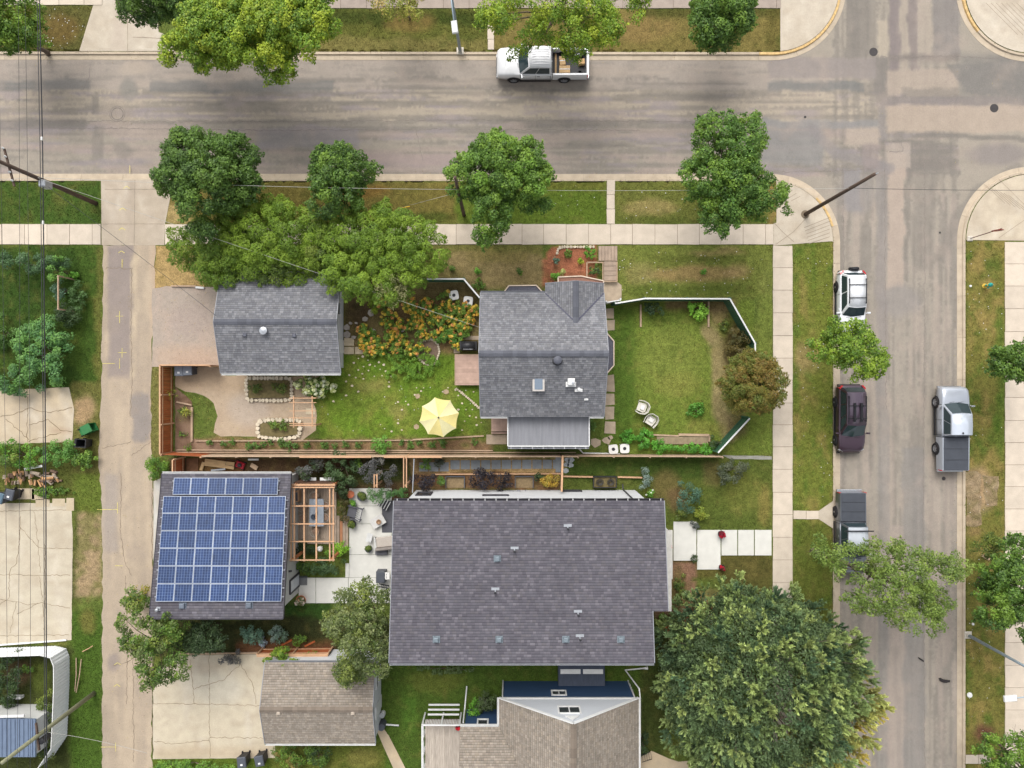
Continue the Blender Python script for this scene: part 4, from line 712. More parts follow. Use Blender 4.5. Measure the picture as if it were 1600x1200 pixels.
for f in (.25, .8): a = q2 + V * ph * f - Vector((0, 0, .05)); rails.bar(a - U * .1, a + U * (pw * 6 + .1), .05, .05)
rails.each('mounting_rail', M_galv, t)

# ---- E: brown garage
t = thing('garage', 'garage with brown shingled gable roof and white end wall beside the wide concrete pad', 'garage', (-13, -21.4, 0))
roof, A_, B_ = gable_ew(t, -16.62, -9.2, -18.74, -24.2, 2.6, 3.6, 'brown', 15, M_wallw, inset=.1); rake_trim(t, A_, B_, M_gut)
gutter(t, (-16.62, -24.21, 2.55), (-9.2, -24.21, 2.55), M_trimw, out=(0, -1, 0), ticks=False); gutter(t, (-16.62, -18.73, 2.55), (-9.2, -18.73, 2.55), M_gut, ticks=False, w=.08)
for px, py in ((435.5, 1114), (551.5, 1114)): p = P(px, py, 3.5); box_vent(roof, (p.x, p.y, 3.42), .26, mat('vent_tan', L(190, 176, 160), rough=.6), h=.2)
window(t, 'window', M_trimw, (-9.3, -20.4, 1.5), .9, .8, (1, 0, 0)); m = MB(); m.box(-9.31, -22.9, 0, -9.25, -22.05, 2.05); m.build('door', M_trimw, t)
m = MB(); m.tube([(-10.6, -24.33, 2.5), (-10.6, -24.2, 2.2), (-10.6, -24.2, .3)], .04, 6); m.build('downspout', M_trimw, t)

# ---- F: blue house with brown roof
t = houseF = thing('house', 'blue-sided house with brown shingled roof and white gable beside the big conifer', 'house', (3.8, -25, 0))
fx0, fx1, fxr, fN, fS, ze, zr = -.86, 8.46, 3.8, -21.0, -34, 2.95, 6.5; fs = (zr - ze) / (fxr - fx0)
W_ = [(fx0, fN, ze), (fx0, fS, ze), (fxr, fS, zr), (fxr, fN, zr)]; E_ = [(fx1, fS, ze), (fx1, fN, ze), (fxr, fN, zr), (fxr, fS, zr)]
gN, gs = -22.9, .45; yv2 = -30.; zv2 = ze + gs * (gN - yv2); xv2 = fx0 + (zv2 - ze) / fs
WG = [(fx0, gN, ze), (-3.46, gN, ze), (-3.46, yv2, zv2), (xv2, yv2, zv2)]
m = MB(); m.slab3(W_, .14); m.slab3(E_, .14); m.slab3([(a, b, c + .015) for a, b, c in WG], .12); roof = m.build('roof', M_under, t)
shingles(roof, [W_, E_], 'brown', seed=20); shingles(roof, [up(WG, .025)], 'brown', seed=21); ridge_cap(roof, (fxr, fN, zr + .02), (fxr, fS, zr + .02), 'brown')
m = MB(); m.box(fx0 + .25, -21.1, -.1, fx1 - .25, -33.5, ze - .15); m.box(-3.2, gN - .2, -.1, fx0 + .24, -33.5, ze - .15); m.build('wall', M_blue, t)
m = MB(); m.add([(fx0 + .3, -21.08, ze - .12), (fx1 - .3, -21.08, ze - .12), (fxr, -21.08, zr - .22), (fx0 + .3, -33.4, ze - .12), (fx1 - .3, -33.4, ze - .12), (fxr, -33.4, zr - .22)], [(0, 1, 2), (3, 5, 4), (0, 3, 4, 1), (0, 2, 5, 3), (1, 4, 5, 2)])
m.build('gable_wall', mat('grey_white_siding', L(206, 210, 216), rough=.7, var=.04, stretch=(1, 1, 20), scale=1), t)
m = MB(); m.bar((fx0 + .2, -21.03, ze - .08), (fx1 - .2, -21.03, ze - .08), .06, .2); m.each('belly_board', M_trimw, t)
m = MB(); m.bar((fx0, fN + .02, ze - .04), (fxr, fN + .02, zr - .04), .05, .2); m.bar((fx1, fN + .02, ze - .04), (fxr, fN + .02, zr - .04), .05, .2); m.each('rake_board', M_trimw, t)
m = MB(); m.bar((fx0 + .22, -21.07, 0), (fx0 + .22, -21.07, ze - .2), .1, .08); m.bar((fx1 - .22, -21.07, 0), (fx1 - .22, -21.07, ze - .2), .1, .08); m.each('corner_board', M_trimw, t)
gutter(t, (fx0 - .01, fN, ze - .05), (fx0 - .01, gN, ze - .05), M_trimw, out=(-1, 0, 0)); gutter(t, (fx1 + .01, fN, ze - .05), (fx1 + .01, fS, ze - .05), M_trimw, out=(1, 0, 0)); gutter(t, (-3.46, gN + .01, ze - .04), (fx0 - .05, gN + .01, ze - .04), M_trimw, out=(0, 1, 0))
window(t, 'window', M_trimw, (3.2, -21.1, 1.95), .95, .7, (0, 1, 0), mull=2); window(t, 'window', M_trimw, (3.7, -21.08, 4.5), 1.4, .95, (0, 1, 0), mull=2); window(t, 'window', M_trimw, (-2.0, gN - .2, 2.0), .7, .9, (0, 1, 0))
m = MB(); m.add([(3.35, -21.06, 5.4), (4.25, -21.06, 5.4), (3.8, -21.06, 5.95), (3.35, -21.0, 5.4), (4.25, -21.0, 5.4), (3.8, -21.0, 5.95)], [(0, 1, 2), (3, 5, 4), (0, 3, 4, 1), (1, 4, 5, 2), (2, 5, 3, 0)]); m.build('gable_vent', M_trimw, t)
p = P(885, 1157, 5.9); box_vent(roof, (p.x, p.y, 5.95), .24, mat('vent_tan'), h=.2)
m = MB(); m.prism([(3.25, -19.4), (6.5, -19.4), (6.5, -21.08), (3.25, -21.08)], -.1, [.5, .5, .85, .85]); ch = m.build('cellar_cover', mat('slate_cover', L(70, 78, 94), rough=.7, var=.15, stretch=(4, 1, 1), scale=2), t)
for x in (3.4, 4.98): m = MB(); m.prism([(x, -20.0), (x + 1.4, -20.0), (x + 1.4, -20.3), (x, -20.3)], .5, [.645, .645, .71, .71]); m.build('skylight_strip', M_trimw, ch)
m = MB(); m.tube([(8.6, -21.1, 2.8), (8.6, -20.6, 2.4), (8.0, -20.2, .3), (9.3, -20.15, .12)], .05, 6); m.tube([(9.3, -20.15, .12), (9.62, -20.15, .08)], [.05, .12], 6); m.build('downspout', M_trimw, t)
m = MB(); m.tube([(-3.3, gN, 2.4), (-3.3, gN + .2, .9), (-3.2, -21.4, .15)], .05, 6); m.build('downspout', M_trimw, t)
# deck of the blue house
dk = thing('deck', 'weathered plank deck with white railing against the blue-sided house', 'deck', (-4.9, -26, 0))
M_plank = mat('weathered_planks', L(196, 184, 170), rough=.9, var=.18, scale=3, stretch=(6, .6, 1), rnd=.12)
for i in range(17):
    x = -6.05 + i * .148; m = MB(); m.box(x, -33, .86, x + .14, -23.45, .9); m.build('plank', M_plank, dk)
m = MB(); m.box(-6.05, -33, .6, -3.55, -23.5, .85); m.build('joist_frame', mat('deck_frame', L(120, 100, 84)), dk)
m = MB(); m.bar((-6.15, -33, 1.8), (-6.15, -23.35, 1.8), .1, .06); m.bar((-6.15, -23.35, 1.8), (-3.6, -23.35, 1.8), .1, .06); m.bar((-6.15, -33, 1.0), (-6.15, -23.35, 1.0), .05, .06)
for i in range(9): m.box(-6.2, -23.4 - i * 1.2, .0, -6.1, -23.3 - i * 1.2, 1.8)
for x in (-3.65, -4.9): m.box(x, -23.4, 0, x + .1, -23.3, 1.8)
m.build('railing', M_trimw, dk)
for i in range(22): m = MB(); m.box(-6.0 + i * .108, -23.37, 1.0, -5.96 + i * .108, -23.33, 1.78); m.build('baluster', M_trimw, dk)
for i in range(3): m = MB(); m.box(-5.9, -23.22 + i * .24, .64 - i * .22, -3.7, -23.1 + i * .24, .68 - i * .22); m.build('stair_tread', M_trimw, dk)

# ---- buildings cut by the lower left corner
t = thing('shed', 'pale-edged shed with blue-grey metal roof in the bottom left corner', 'shed', P(20, 1165))
a, b, c, d = P(-40, 1122, 2.6), P(38, 1122, 2.6), P(56, 1200, 2.6), P(-40, 1230, 2.6)
m = MB(); m.slab3([a, P(55, 1124, 2.6), P(55, 1183, 2.6), P(-40, 1183, 2.6)], .14); rf = m.build('roof', mat('blue_metal_roof', L(120, 136, 160), rough=.4, metal=.2, var=.08, rnd=.05), t)
for i in range(14): x = -38 + i * 6.8; m = MB(); m.bar(P(x, 1124, 2.62), P(x, 1182, 2.62), .03, .05); m.build('standing_seam', mat('blue_metal_roof'), rf)
m = MB(); m.bar(P(-40, 1121, 2.6), P(38, 1118, 2.6), .14, .12); m.build('fascia', M_trimw, t)
m = MB(); q = [P(-38, 1126, 2.5), P(53, 1127, 2.5), P(53, 1181, 2.5), P(-38, 1181, 2.5)]; m.prism([(p.x, p.y) for p in q], -.1, 2.44); m.build('wall', M_wallg, t)
# ================================================================ TREES, SHRUBS, FLOWERS, GRASS
M_leaf = mat('leaves', attr=True, rough=.55, var=.06, scale=2, fine=0, spec=.35, trans=.25)
M_petal = mat('petals', attr=True, rough=.6, var=0, fine=0, spec=.2, trans=.15)
M_bark = mat('bark', L(112, 98, 86), rough=.95, var=.25, scale=5, bump=.5)
def leaf_mesh(name, cen, nor, size, col, asp=.6, rs=None, fold=.25):
    """one folded leaf (two triangles) per row"""
    n = len(cen); t = np.cross(nor, rs.normal(size=(n, 3))); t /= np.linalg.norm(t, axis=1, keepdims=True) + 1e-9; b = np.cross(nor, t)
    s = size[:, None]; v = np.empty((n, 4, 3)); v[:, 0] = cen - t * s * .5; v[:, 1] = cen + b * s * asp * .5 - nor * s * fold * .3; v[:, 2] = cen + t * s * .5; v[:, 3] = cen - b * s * asp * .5 - nor * s * fold * .3
    me = bpy.data.meshes.new(name); me.vertices.add(n * 4); me.vertices.foreach_set('co', v.astype('f').ravel())
    me.loops.add(n * 4); me.loops.foreach_set('vertex_index', np.arange(n * 4, dtype='i')); me.polygons.add(n); me.polygons.foreach_set('loop_start', np.arange(0, n * 4, 4, dtype='i'))
    at = me.color_attributes.new('Col', 'FLOAT_COLOR', 'POINT'); c4 = np.ones((n, 4, 4), 'f'); c4[:, :, :3] = col[:, None, :]; at.data.foreach_set('color', c4.ravel())
    me.update(calc_edges=True); return me
def scatter(clumps, dens, leaf, pal, rs, up=.45, shell=.45, jit=.16, flat=1., cj=.10):
    """clumps: rows x,y,z,r; leaves sit in the outer shell of each clump"""
    C_, N_, S_, K_ = [], [], [], []; pal = np.array([L(*c) for c in pal]) * 1.34
    for x, y, z, r in clumps:
        k = max(6, int(dens * r * r)); d = rs.normal(size=(k, 3)); d /= np.linalg.norm(d, axis=1, keepdims=True); d[:, 2] = np.where(d[:, 2] < -.35, -d[:, 2], d[:, 2])
        rr = r * (1 - shell * rs.rand(k) ** 1.3) * (1 + .16 * np.sin(d[:, 0] * 7 + x * 3) * np.cos(d[:, 1] * 6 + y * 3)); p = d * rr[:, None]; p[:, 2] *= flat
        C_.append(p + (x, y, z)); nn = d * .8 + rs.normal(size=(k, 3)) * .45 + (0, 0, up); N_.append(nn / np.linalg.norm(nn, axis=1, keepdims=True))
        S_.append(leaf * rs.uniform(.65, 1.35, k)); base = pal[rs.randint(len(pal))] * rs.uniform(1 - cj, 1 + cj); mix = pal[rs.randint(len(pal), size=k)]
        K_.append((base * .55 + mix * .45) * rs.uniform(1 - jit, 1 + jit, (k, 1)))
    return [np.concatenate(a) for a in (C_, N_, S_, K_)]
def crown_clumps(rs, c, R, Rz, n, r0, irr=.25, mind=.5):
    ph = rs.uniform(0, 6.28, 4); am = rs.uniform(.4, 1, 4) * irr; out = []
    for k in range(n * 4):
        if len(out) >= n: break
        th = rs.uniform(0, 6.28); edge = 1 + sum(am[j] * math.sin((j + 2) * th + ph[j]) for j in range(4)) * .6
        rad = math.sqrt(rs.uniform(0, 1)); z = math.sqrt(max(0, 1 - rad * rad)) * (rs.uniform(.1, 1) if rs.rand() > .45 else 1)
        if rs.rand() < .2: z = -z * .6
        q = (c[0] + R[0] * rad * edge * math.cos(th), c[1] + R[1] * rad * edge * math.sin(th), c[2] + Rz * z, r0 * rs.uniform(.7, 1.2)); md = mind * r0
        if all((q[0] - o[0]) ** 2 + (q[1] - o[1]) ** 2 + (q[2] - o[2]) ** 2 > md * md for o in out[-400:]): out.append(q)
    return out
def limbs(m, base, clumps, r, rs, lean=None, k=14):
    base = Vector(base); cs = [Vector(c[:3]) for c in clumps]; zc = sum(c.z for c in cs) / len(cs); cen = sum(cs, Vector()) / len(cs)
    fork = Vector((base.x * .6 + cen.x * .4, base.y * .6 + cen.y * .4, base.z + (zc - base.z) * .5)); mid = (base + fork) / 2 + Vector((rs.uniform(-.1, .1), rs.uniform(-.1, .1), 0))
    top = Vector((cen.x, cen.y, max(c.z for c in cs) * .9 + cen.z * .1))
    m.tube([base - Vector((0, 0, .1)), base + Vector((0, 0, .25)), mid, fork, (fork + top) / 2 + Vector((rs.uniform(-.2, .2), rs.uniform(-.2, .2), 0)), top], [r * 1.35, r, r * .85, r * .7, r * .35, r * .1], 8)
    for i in rs.permutation(len(cs))[:k]:
        c = cs[i]; s = fork.lerp(top, rs.uniform(0, .5)); q = s.lerp(c, .5) + Vector((rs.uniform(-.15, .15), rs.uniform(-.15, .15), rs.uniform(.0, .2)))
        m.tube([s, q, c], [r * .36, r * .22, r * .06], 5)
        for _ in range(2): c2 = c + Vector(rs.normal(size=3)) * .35; m.tube([q.lerp(c, .6), c2], [r * .12, r * .04], 4)
ntree = 0
def tree(label, px, py, rp, hm, rz, pal, n=60, r0=.5, dens=1150, leaf=.14, irr=.25, base=None, trunk=.16, seed=None, name='tree', cat='tree', group=None, extra=(), up=.45, shell=.45, twigs=14, flat=1., jit=.22, mind=.75):
    """px,py: where the crown's middle (height hm) stands in plan; rp: radius, plan units"""
    global ntree; ntree += 1; rs = np.random.RandomState(seed or ntree * 7 + 3); c = P(px, py, hm); k = (CAMH - hm) / FP; R = (rp[0] * k, rp[1] * k) if isinstance(rp, tuple) else (rp * k, rp * k)
    R = tuple(max(.1, q * 1.08 - r0 * .7) for q in R); n = int(n * 1.35); cl = crown_clumps(rs, c, R, rz, n, r0, irr=irr, mind=mind)
    for ex, ey, er, eh in extra: q = P(ex, ey, eh); cl += crown_clumps(rs, q, (er * k, er * k), er * k * .7, max(4, int(n * (er * k) ** 2 / (R[0] * R[1]) * .9)), r0, irr=irr)
    b = P(*base) if base else Vector((c.x, c.y, 0)); b.z = 0
    t = thing(name, label, cat, b, 0, group)
    tw = []
    for _ in range(int(len(cl) * 1.1)):
        q = cl[rs.randint(len(cl))]; o = np.array([q[0] - c[0], q[1] - c[1], (q[2] - c[2]) * .6]); o = o / (np.linalg.norm(o) + .1) + rs.normal(size=3) * .45; o /= np.linalg.norm(o); tw.append((q[0] + o[0] * q[3] * 1.08, q[1] + o[1] * q[3] * 1.08, q[2] + o[2] * q[3], r0 * rs.uniform(.22, .5)))
    a = scatter(cl, dens, leaf, pal, rs, up=up, shell=shell, flat=flat, jit=jit); a2 = scatter(tw, dens * .8, leaf, pal, rs, up=up, shell=.9, jit=jit); a = [np.concatenate(x) for x in zip(a, a2)]; me = leaf_mesh('crown', a[0] - np.array(b), a[1], a[2], a[3], rs=rs); link_mesh('crown', me, M_leaf, t)
    m = MB(); limbs(m, b, cl, trunk, rs, k=twigs); m.build('trunk', M_bark, t, smooth=True, fix=False); return t
MID = [(96, 128, 46), (80, 112, 42), (122, 152, 54), (66, 96, 38)]; DEEP = [(70, 98, 40), (54, 80, 36), (88, 118, 46), (106, 136, 52)]; YEL = [(150, 168, 44), (128, 156, 44), (172, 184, 52), (104, 138, 42)]; LIM = [(120, 146, 44), (98, 130, 40), (142, 166, 52), (80, 112, 36)]
OLV = [(98, 114, 46), (80, 100, 42), (124, 136, 56), (64, 84, 36)]; BLU = [(92, 124, 104), (74, 106, 90), (112, 142, 116)]; PUR = [(38, 34, 40), (28, 25, 30), (50, 46, 54)]; GREYP = [(92, 92, 92), (74, 74, 76), (110, 108, 100)]; BRT = [(96, 150, 44), (78, 130, 40), (122, 172, 60)]; SAGE = [(120, 130, 82), (98, 112, 66), (142, 148, 100), (80, 92, 54)]
ST = 'trees along the street and the avenue'
tree('bushy bright green tree in the top left corner above the street', 12, 38, (60, 46), 4, 1.6, LIM + MID, n=60, group=ST, r0=.5)
tree('dark green tree at the top edge beside the driveway apron', 285, 0, (82, 52), 5.5, 2.0, DEEP, n=80, group=ST, base=(300, 40))
tree('wide yellow-green tree overhanging the kerb at the top left of the street', 385, 62, (108, 56), 6.0, 2.2, LIM + YEL + YEL + MID[:1], n=150, group=ST, base=(400, 66), extra=[(480, 30, 50, 7.5), (330, 40, 40, 7)], r0=.5, trunk=.22)
tree('sparse small tree with yellow and brown leaves on the dry verge', 628, 12, (44, 26), 3.5, 1.0, [(158, 160, 66), (140, 150, 62), (182, 158, 96), (120, 134, 50)], n=26, r0=.4, dens=420, leaf=.13, group=ST, base=(640, 30), trunk=.08)
tree('thin yellow-green tree hanging over the white pickup', 868, 30, (94, 52), 6.5, 2.0, YEL + LIM, n=82, r0=.46, dens=760, leaf=.13, group=ST, base=(850, 48), trunk=.2, extra=[(940, 42, 32, 6), (812, 76, 13, 4.6), (884, 84, 18, 4.8), (772, 22, 18, 4), (990, 8, 24, 5)], irr=.35)
tree('deep green tree on the dry verge near the top corner', 1128, 22, (48, 58), 5.0, 1.8, MID + DEEP, n=70, group=ST, base=(1130, 30))
tree('round dark green tree on the verge nearest the alley', 330, 277, (78, 68), 5.0, 2.2, DEEP + [(84, 116, 44)], n=120, group=ST, trunk=.18, r0=.5, jit=.22)
tree('dark green tree behind the clipped hedge trees, second from the alley', 532, 283, (50, 54), 4.6, 1.9, DEEP + MID, n=70, group=ST, trunk=.14, r0=.45)
tree('tall bright green tree over the sidewalk next to the wooden pole', 782, 283, (68, 78), 6.0, 2.5, MID + MID + [(112, 150, 52)], n=150, group=ST, trunk=.2, r0=.46, irr=.4)
tree('spreading leafy maple on the verge nearest the street corner', 1136, 276, (74, 80), 6.0, 2.2, MID + [(76, 112, 44)], n=170, r0=.44, dens=900, group=ST, trunk=.2, irr=.42)
tree('small yellow-green tree over the hood of the white sport utility car', 1324, 546, (52, 46), 5.0, 1.4, LIM, n=62, r0=.42, dens=720, leaf=.15, group=ST, base=(1290, 556), trunk=.1, irr=.35)
tree('airy drooping green tree over the grey pickup and the avenue', 1392, 905, (98, 62), 6.2, 1.6, [(118, 140, 60), (98, 122, 52), (136, 154, 72), (88, 110, 48)], n=130, r0=.4, dens=760, leaf=.12, group=ST, base=(1270, 860), trunk=.2, irr=.35, extra=[(1290, 862, 22, 5), (1450, 940, 30, 5.4)])
tree('dark green tree cut by the right edge beside the wide sidewalk', 1592, 566, (46, 34), 4.5, 1.4, MID + DEEP, n=45, group=ST, r0=.4, base=(1572, 574))
tree('dark leafy tree at the right edge between the two lamp posts and the silver pickup', 1590, 918, (62, 74), 5.5, 1.9, MID + DEEP, n=95, group=ST, r0=.45, base=(1530, 905), irr=.35)
tree('green tree with pale leaning trunk in the bottom right corner', 1585, 1186, (54, 48), 4.5, 1.4, MID, n=50, group=ST, r0=.42, base=(1540, 1146), trunk=.11)
tree('small lone tree on the far verge above the lower walk', 1545, 850, (24, 26), 3.0, .8, OLV, n=16, r0=.35, dens=420, leaf=.13, base=(1538, 868), trunk=.07)
HG = 'rounded hedge trees behind the grey garage'
CLP = [(104, 132, 38), (88, 118, 36), (122, 150, 46), (134, 160, 50)]
HK = dict(group=HG, dens=2300, leaf=.095, shell=.22, irr=.1, r0=.5, twigs=6, mind=1.25, jit=.14)
tree('left one of the clipped hedge trees, darker, at the garage roof', 338, 383, (64, 62), 3.0, 1.0, [(92, 122, 38), (112, 138, 44), (82, 110, 36), (124, 148, 46)], n=84, trunk=.14, **HK)
tree('middle one of the clipped hedge trees with tufted round clumps', 424, 366, (88, 54), 3.4, 1.2, CLP, n=104, trunk=.14, **HK)
tree('largest clipped hedge tree with pale yellow-green round clumps', 592, 398, (98, 76), 3.6, 1.5, CLP, n=140, trunk=.18, **HK)
tree('slim dark hedge tree squeezed between the two paler clipped ones', 505, 378, (30, 46), 3.2, 1.0, OLV + CLP, n=34, trunk=.1, **HK)
tree('low dark hedge tree against the upper wall of the grey garage', 425, 422, (88, 26), 2.7, .7, OLV + CLP, n=56, trunk=.1, **HK)
tree('grey-green thinning branches over the flower bed beside the hedge trees', 612, 445, (34, 34), 3.6, 1.2, [(140, 140, 90), (118, 124, 74), (156, 152, 108)], n=30, r0=.36, dens=420, leaf=.09, trunk=.07)
tree('reddish-brown bushy tree overhanging the sidewalk at the green fence', 1176, 599, (50, 47), 3.0, 1.4, [(118, 112, 46), (100, 110, 42), (134, 112, 52), (92, 112, 44), (120, 94, 44)], n=95, r0=.36, dens=2400, leaf=.09, trunk=.12, base=(1166, 600), irr=.06, shell=.3)
tree('grey-green fruit tree between the solar garage and the dark-roofed house', 566, 982, (52, 72), 4.6, 2.0, SAGE + OLV, n=105, r0=.42, dens=760, leaf=.13, trunk=.14, irr=.3)
tree('dull green tree leaning over the alley below the solar garage', 246, 1000, (50, 66), 3.8, 1.6, OLV + MID + SAGE[:1], n=70, r0=.42, dens=760, leaf=.14, trunk=.12, irr=.4, base=(262, 985))
tree('dark bush tree under the eave of the solar garage', 316, 995, (34, 26), 2.6, 1.0, [(58, 78, 46), (46, 64, 38), (76, 96, 56)], n=30, r0=.4, dens=900, leaf=.13, trunk=.07)
tree('fine-leaved green branch spreading over the brown garage roof', 545, 1050, (24, 20), 4.2, .7, OLV, n=18, r0=.35, dens=620, leaf=.11, trunk=.06, base=(548, 1026))
# big conifer: a dome of upturned tufted boughs
def conifer(label, bx, by, R, Ht, seed):
    rs = np.random.RandomState(seed); b = P(bx, by); t = thing('conifer', label, 'conifer', b); m = MB(); B = np.array(b)
    pg = 2.35 * np.array([L(*c) for c in [(102, 118, 74), (84, 102, 68), (120, 134, 84), (68, 88, 62), (132, 144, 88), (108, 124, 74)]]); gold = 1.7 * np.array(L(206, 182, 88))
    m.tube([b - Vector((0, 0, .1)), b + Vector((0, 0, Ht * .5)), b + Vector((0, 0, Ht * .78))], [.42, .25, .04], 10); C_, S_, K_ = [], [], []; nb = 900
    for k in range(nb):
        f = (k + .5) / nb; el = math.asin(f) * .98; a = k * 2.39996 + rs.uniform(-.25, .25); lump = 1 + .07 * math.sin(3 * a + 1) + .05 * math.sin(7 * a + f * 9); dep = rs.uniform(.84, 1.04) if k % 3 else rs.uniform(.7, .84)
        d = np.array([math.cos(a), math.sin(a), 0]); c0 = B + d * R * math.cos(el) ** .85 * lump * dep + (0, 0, 1.2 + (Ht - 1.6) * math.sin(el) * dep); out0 = d * (1 - .75 * f) + (0, 0, .55 + .4 * f); out0 /= np.linalg.norm(out0); root = B * .5 + c0 * .5 - (0, 0, 1.2)
        if k % 8 == 0: m.tube([root, (root + c0) / 2 - (0, 0, .15), c0], [.05, .03, .01], 4)
        col0 = pg[rs.randint(6)] * rs.uniform(.86, 1.14); g = ((c0[0] - B[0]) * .5 - (c0[1] - B[1]) * .7 - 1.4) * .22; g = min(.9, max(0, g)) if rs.rand() > .3 else 0
        for j in range(6):
            o = rs.normal(size=3); o -= out0 * o.dot(out0); o /= np.linalg.norm(o); w_ = 0 if j == 0 else rs.uniform(.16, .36); c = c0 + o * w_ - out0 * w_ * .9; out = out0 + o * (0 if j == 0 else .55); out /= np.linalg.norm(out)
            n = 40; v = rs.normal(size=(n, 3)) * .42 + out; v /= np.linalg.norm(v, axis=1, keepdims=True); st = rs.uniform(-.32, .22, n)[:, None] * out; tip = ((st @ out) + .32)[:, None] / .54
            C_.append(c + st + v * .08); S_.append(v * rs.uniform(.15, .26, n)[:, None]); col = col0 * (1 - g) + gold * g; K_.append(col * rs.uniform(.8, 1.15, (n, 1)) * (.62 + .55 * tip))  # tips lighter as new growth, inner ends darkened: gap shade put into colour
    C_, S_, K_ = [np.concatenate(x) for x in (C_, S_, K_)]; n = len(C_); w_ = np.cross(S_, rs.normal(size=(n, 3))); w_ /= np.linalg.norm(w_, axis=1, keepdims=True); C_ = C_ - B
    v = np.empty((n, 3, 3)); v[:, 0] = C_ - w_ * .05 - S_ * .35; v[:, 1] = C_ + w_ * .05 - S_ * .35; v[:, 2] = C_ + S_ * .6
    me = bpy.data.meshes.new('crown'); me.vertices.add(n * 3); me.vertices.foreach_set('co', v.astype('f').ravel()); me.loops.add(n * 3); me.loops.foreach_set('vertex_index', np.arange(n * 3, dtype='i')); me.polygons.add(n); me.polygons.foreach_set('loop_start', np.arange(0, n * 3, 3, dtype='i'))
    at = me.color_attributes.new('Col', 'FLOAT_COLOR', 'POINT'); c4 = np.ones((n, 3, 4), 'f'); c4[:, :, :3] = K_[:, None, :]; at.data.foreach_set('color', c4.ravel()); me.update(calc_edges=True)
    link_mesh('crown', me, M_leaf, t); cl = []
    for k in range(420):
        f = (k + .5) / 420; el = math.asin(f); a = k * 2.39996; q = rs.uniform(.72, .86); cl.append((R * q * math.cos(el) ** .85 * math.cos(a), R * q * math.cos(el) ** .85 * math.sin(a), 1.1 + (Ht - 1.6) * f * q, .62))
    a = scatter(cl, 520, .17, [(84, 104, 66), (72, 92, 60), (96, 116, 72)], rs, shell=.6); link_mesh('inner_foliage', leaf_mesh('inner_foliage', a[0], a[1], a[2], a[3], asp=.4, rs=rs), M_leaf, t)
    m.build('trunk', M_bark, t, smooth=True, fix=False)
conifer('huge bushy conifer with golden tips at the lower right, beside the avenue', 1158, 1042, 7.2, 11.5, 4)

# ---- shrubs
nsh = 0
def shrub(label, px, py, rp, h, pal, n=None, r0=.28, dens=1100, leaf=.11, name='shrub', cat='shrub', group=None, flowers=None, irr=.25, up=.5, stem=True, flat=1., kind=None, z=0., jit=.16):
    global nsh; nsh += 1; rs = np.random.RandomState(nsh * 13 + 1); hm = z + h * .45; c = P(px, py, hm); k = (CAMH - hm) / FP; R = (rp[0] * k, rp[1] * k) if isinstance(rp, tuple) else (rp * k, rp * k)
    r0 = min(r0, max(.08, min(R) * .55)); R = tuple(max(.03, q - r0 * .7) for q in R); n = n or int(4 + R[0] * R[1] * 3.1416 / (r0 * r0) * .55)
    cl = crown_clumps(rs, c, R, h * .4, n, r0, irr=irr); b = Vector((c.x, c.y, z)); t = thing(name, label, cat, b, 0, group)
    a = scatter(cl, dens, leaf, pal, rs, up=up, flat=flat, jit=jit); a[0][:, 2] = np.maximum(a[0][:, 2], z + .02); link_mesh('foliage', leaf_mesh('foliage', a[0] - np.array(b), a[1], a[2], a[3], rs=rs), M_leaf, t)
    if stem:
        m = MB()
        for i in rs.permutation(len(cl))[:5]: q = Vector(cl[i][:3]); m.tube([b - Vector((0, 0, .03)), (b + q) / 2 + Vector((0, 0, .05)), q], [.03, .02, .008], 4)
        m.build('stem', M_bark, t, fix=False)
    if flowers:
        fc, nf, fs_ = flowers; C_, N_, S_, K_ = [], [], [], []; fc = np.array([L(*q) for q in fc])
        for i in range(nf):
            q = cl[rs.randint(len(cl))]; d = rs.normal(size=3); d[2] = abs(d[2]) + .5; d /= np.linalg.norm(d); p = np.array(q[:3]) + d * q[3] * 1.02; kk = 9; dd = rs.normal(size=(kk, 3)); dd[:, 2] = abs(dd[:, 2]) * .7; dd /= np.linalg.norm(dd, axis=1, keepdims=True)
            C_.append(p + dd * fs_ * .5); N_.append(dd); S_.append(fs_ * rs.uniform(.7, 1.1, kk)); K_.append(fc[rs.randint(len(fc))] * rs.uniform(.85, 1.1, (kk, 1)))
        a = [np.concatenate(x) for x in (C_, N_, S_, K_)]; a[1] = a[1] / np.linalg.norm(a[1], axis=1, keepdims=True); me = leaf_mesh('blossoms', a[0] - np.array(b), a[1], a[2], a[3], asp=.9, rs=rs); link_mesh('blossoms', me, M_petal, t)
    return t
S = shrub
DK = [(54, 74, 40), (42, 60, 32), (70, 92, 50)]
S('big climbing shrub sprawling in the yard left of the alley', 72, 555, (48, 66), 2.2, [(96, 138, 62), (78, 118, 60), (116, 158, 78), (84, 128, 76)], r0=.4, leaf=.14, dens=800)
S('climbing shrub along the edge of the cracked pad in the left yard', 25, 592, (46, 30), 1.8, [(96, 138, 62), (78, 118, 60), (88, 124, 82)], r0=.36, leaf=.13)
S('vine covered archway at the top of the left yard', 45, 412, (62, 20), 2.2, [(72, 104, 60), (86, 116, 74), (60, 88, 54)], r0=.34, leaf=.12); S('light green vine hanging at the right end of the archway', 92, 424, (14, 24), 2.2, [(110, 150, 62), (92, 134, 56)], r0=.25)
S('tiny lime shrub on the grass beside the archway', 116, 431, 9, .8, BRT, r0=.18); S('dark round shrub in the left yard beside the alley lawn', 108, 490, (18, 30), 1.4, DK, r0=.34); S('mid green shrub left of the alley, below the archway', 124, 462, (14, 26), 1.2, [(80, 114, 56), (70, 98, 50)], r0=.3); S('pale grey-green shrub in the shade of the left yard', 97, 452, (12, 22), 1.5, [(92, 122, 96), (78, 108, 80)], r0=.28)
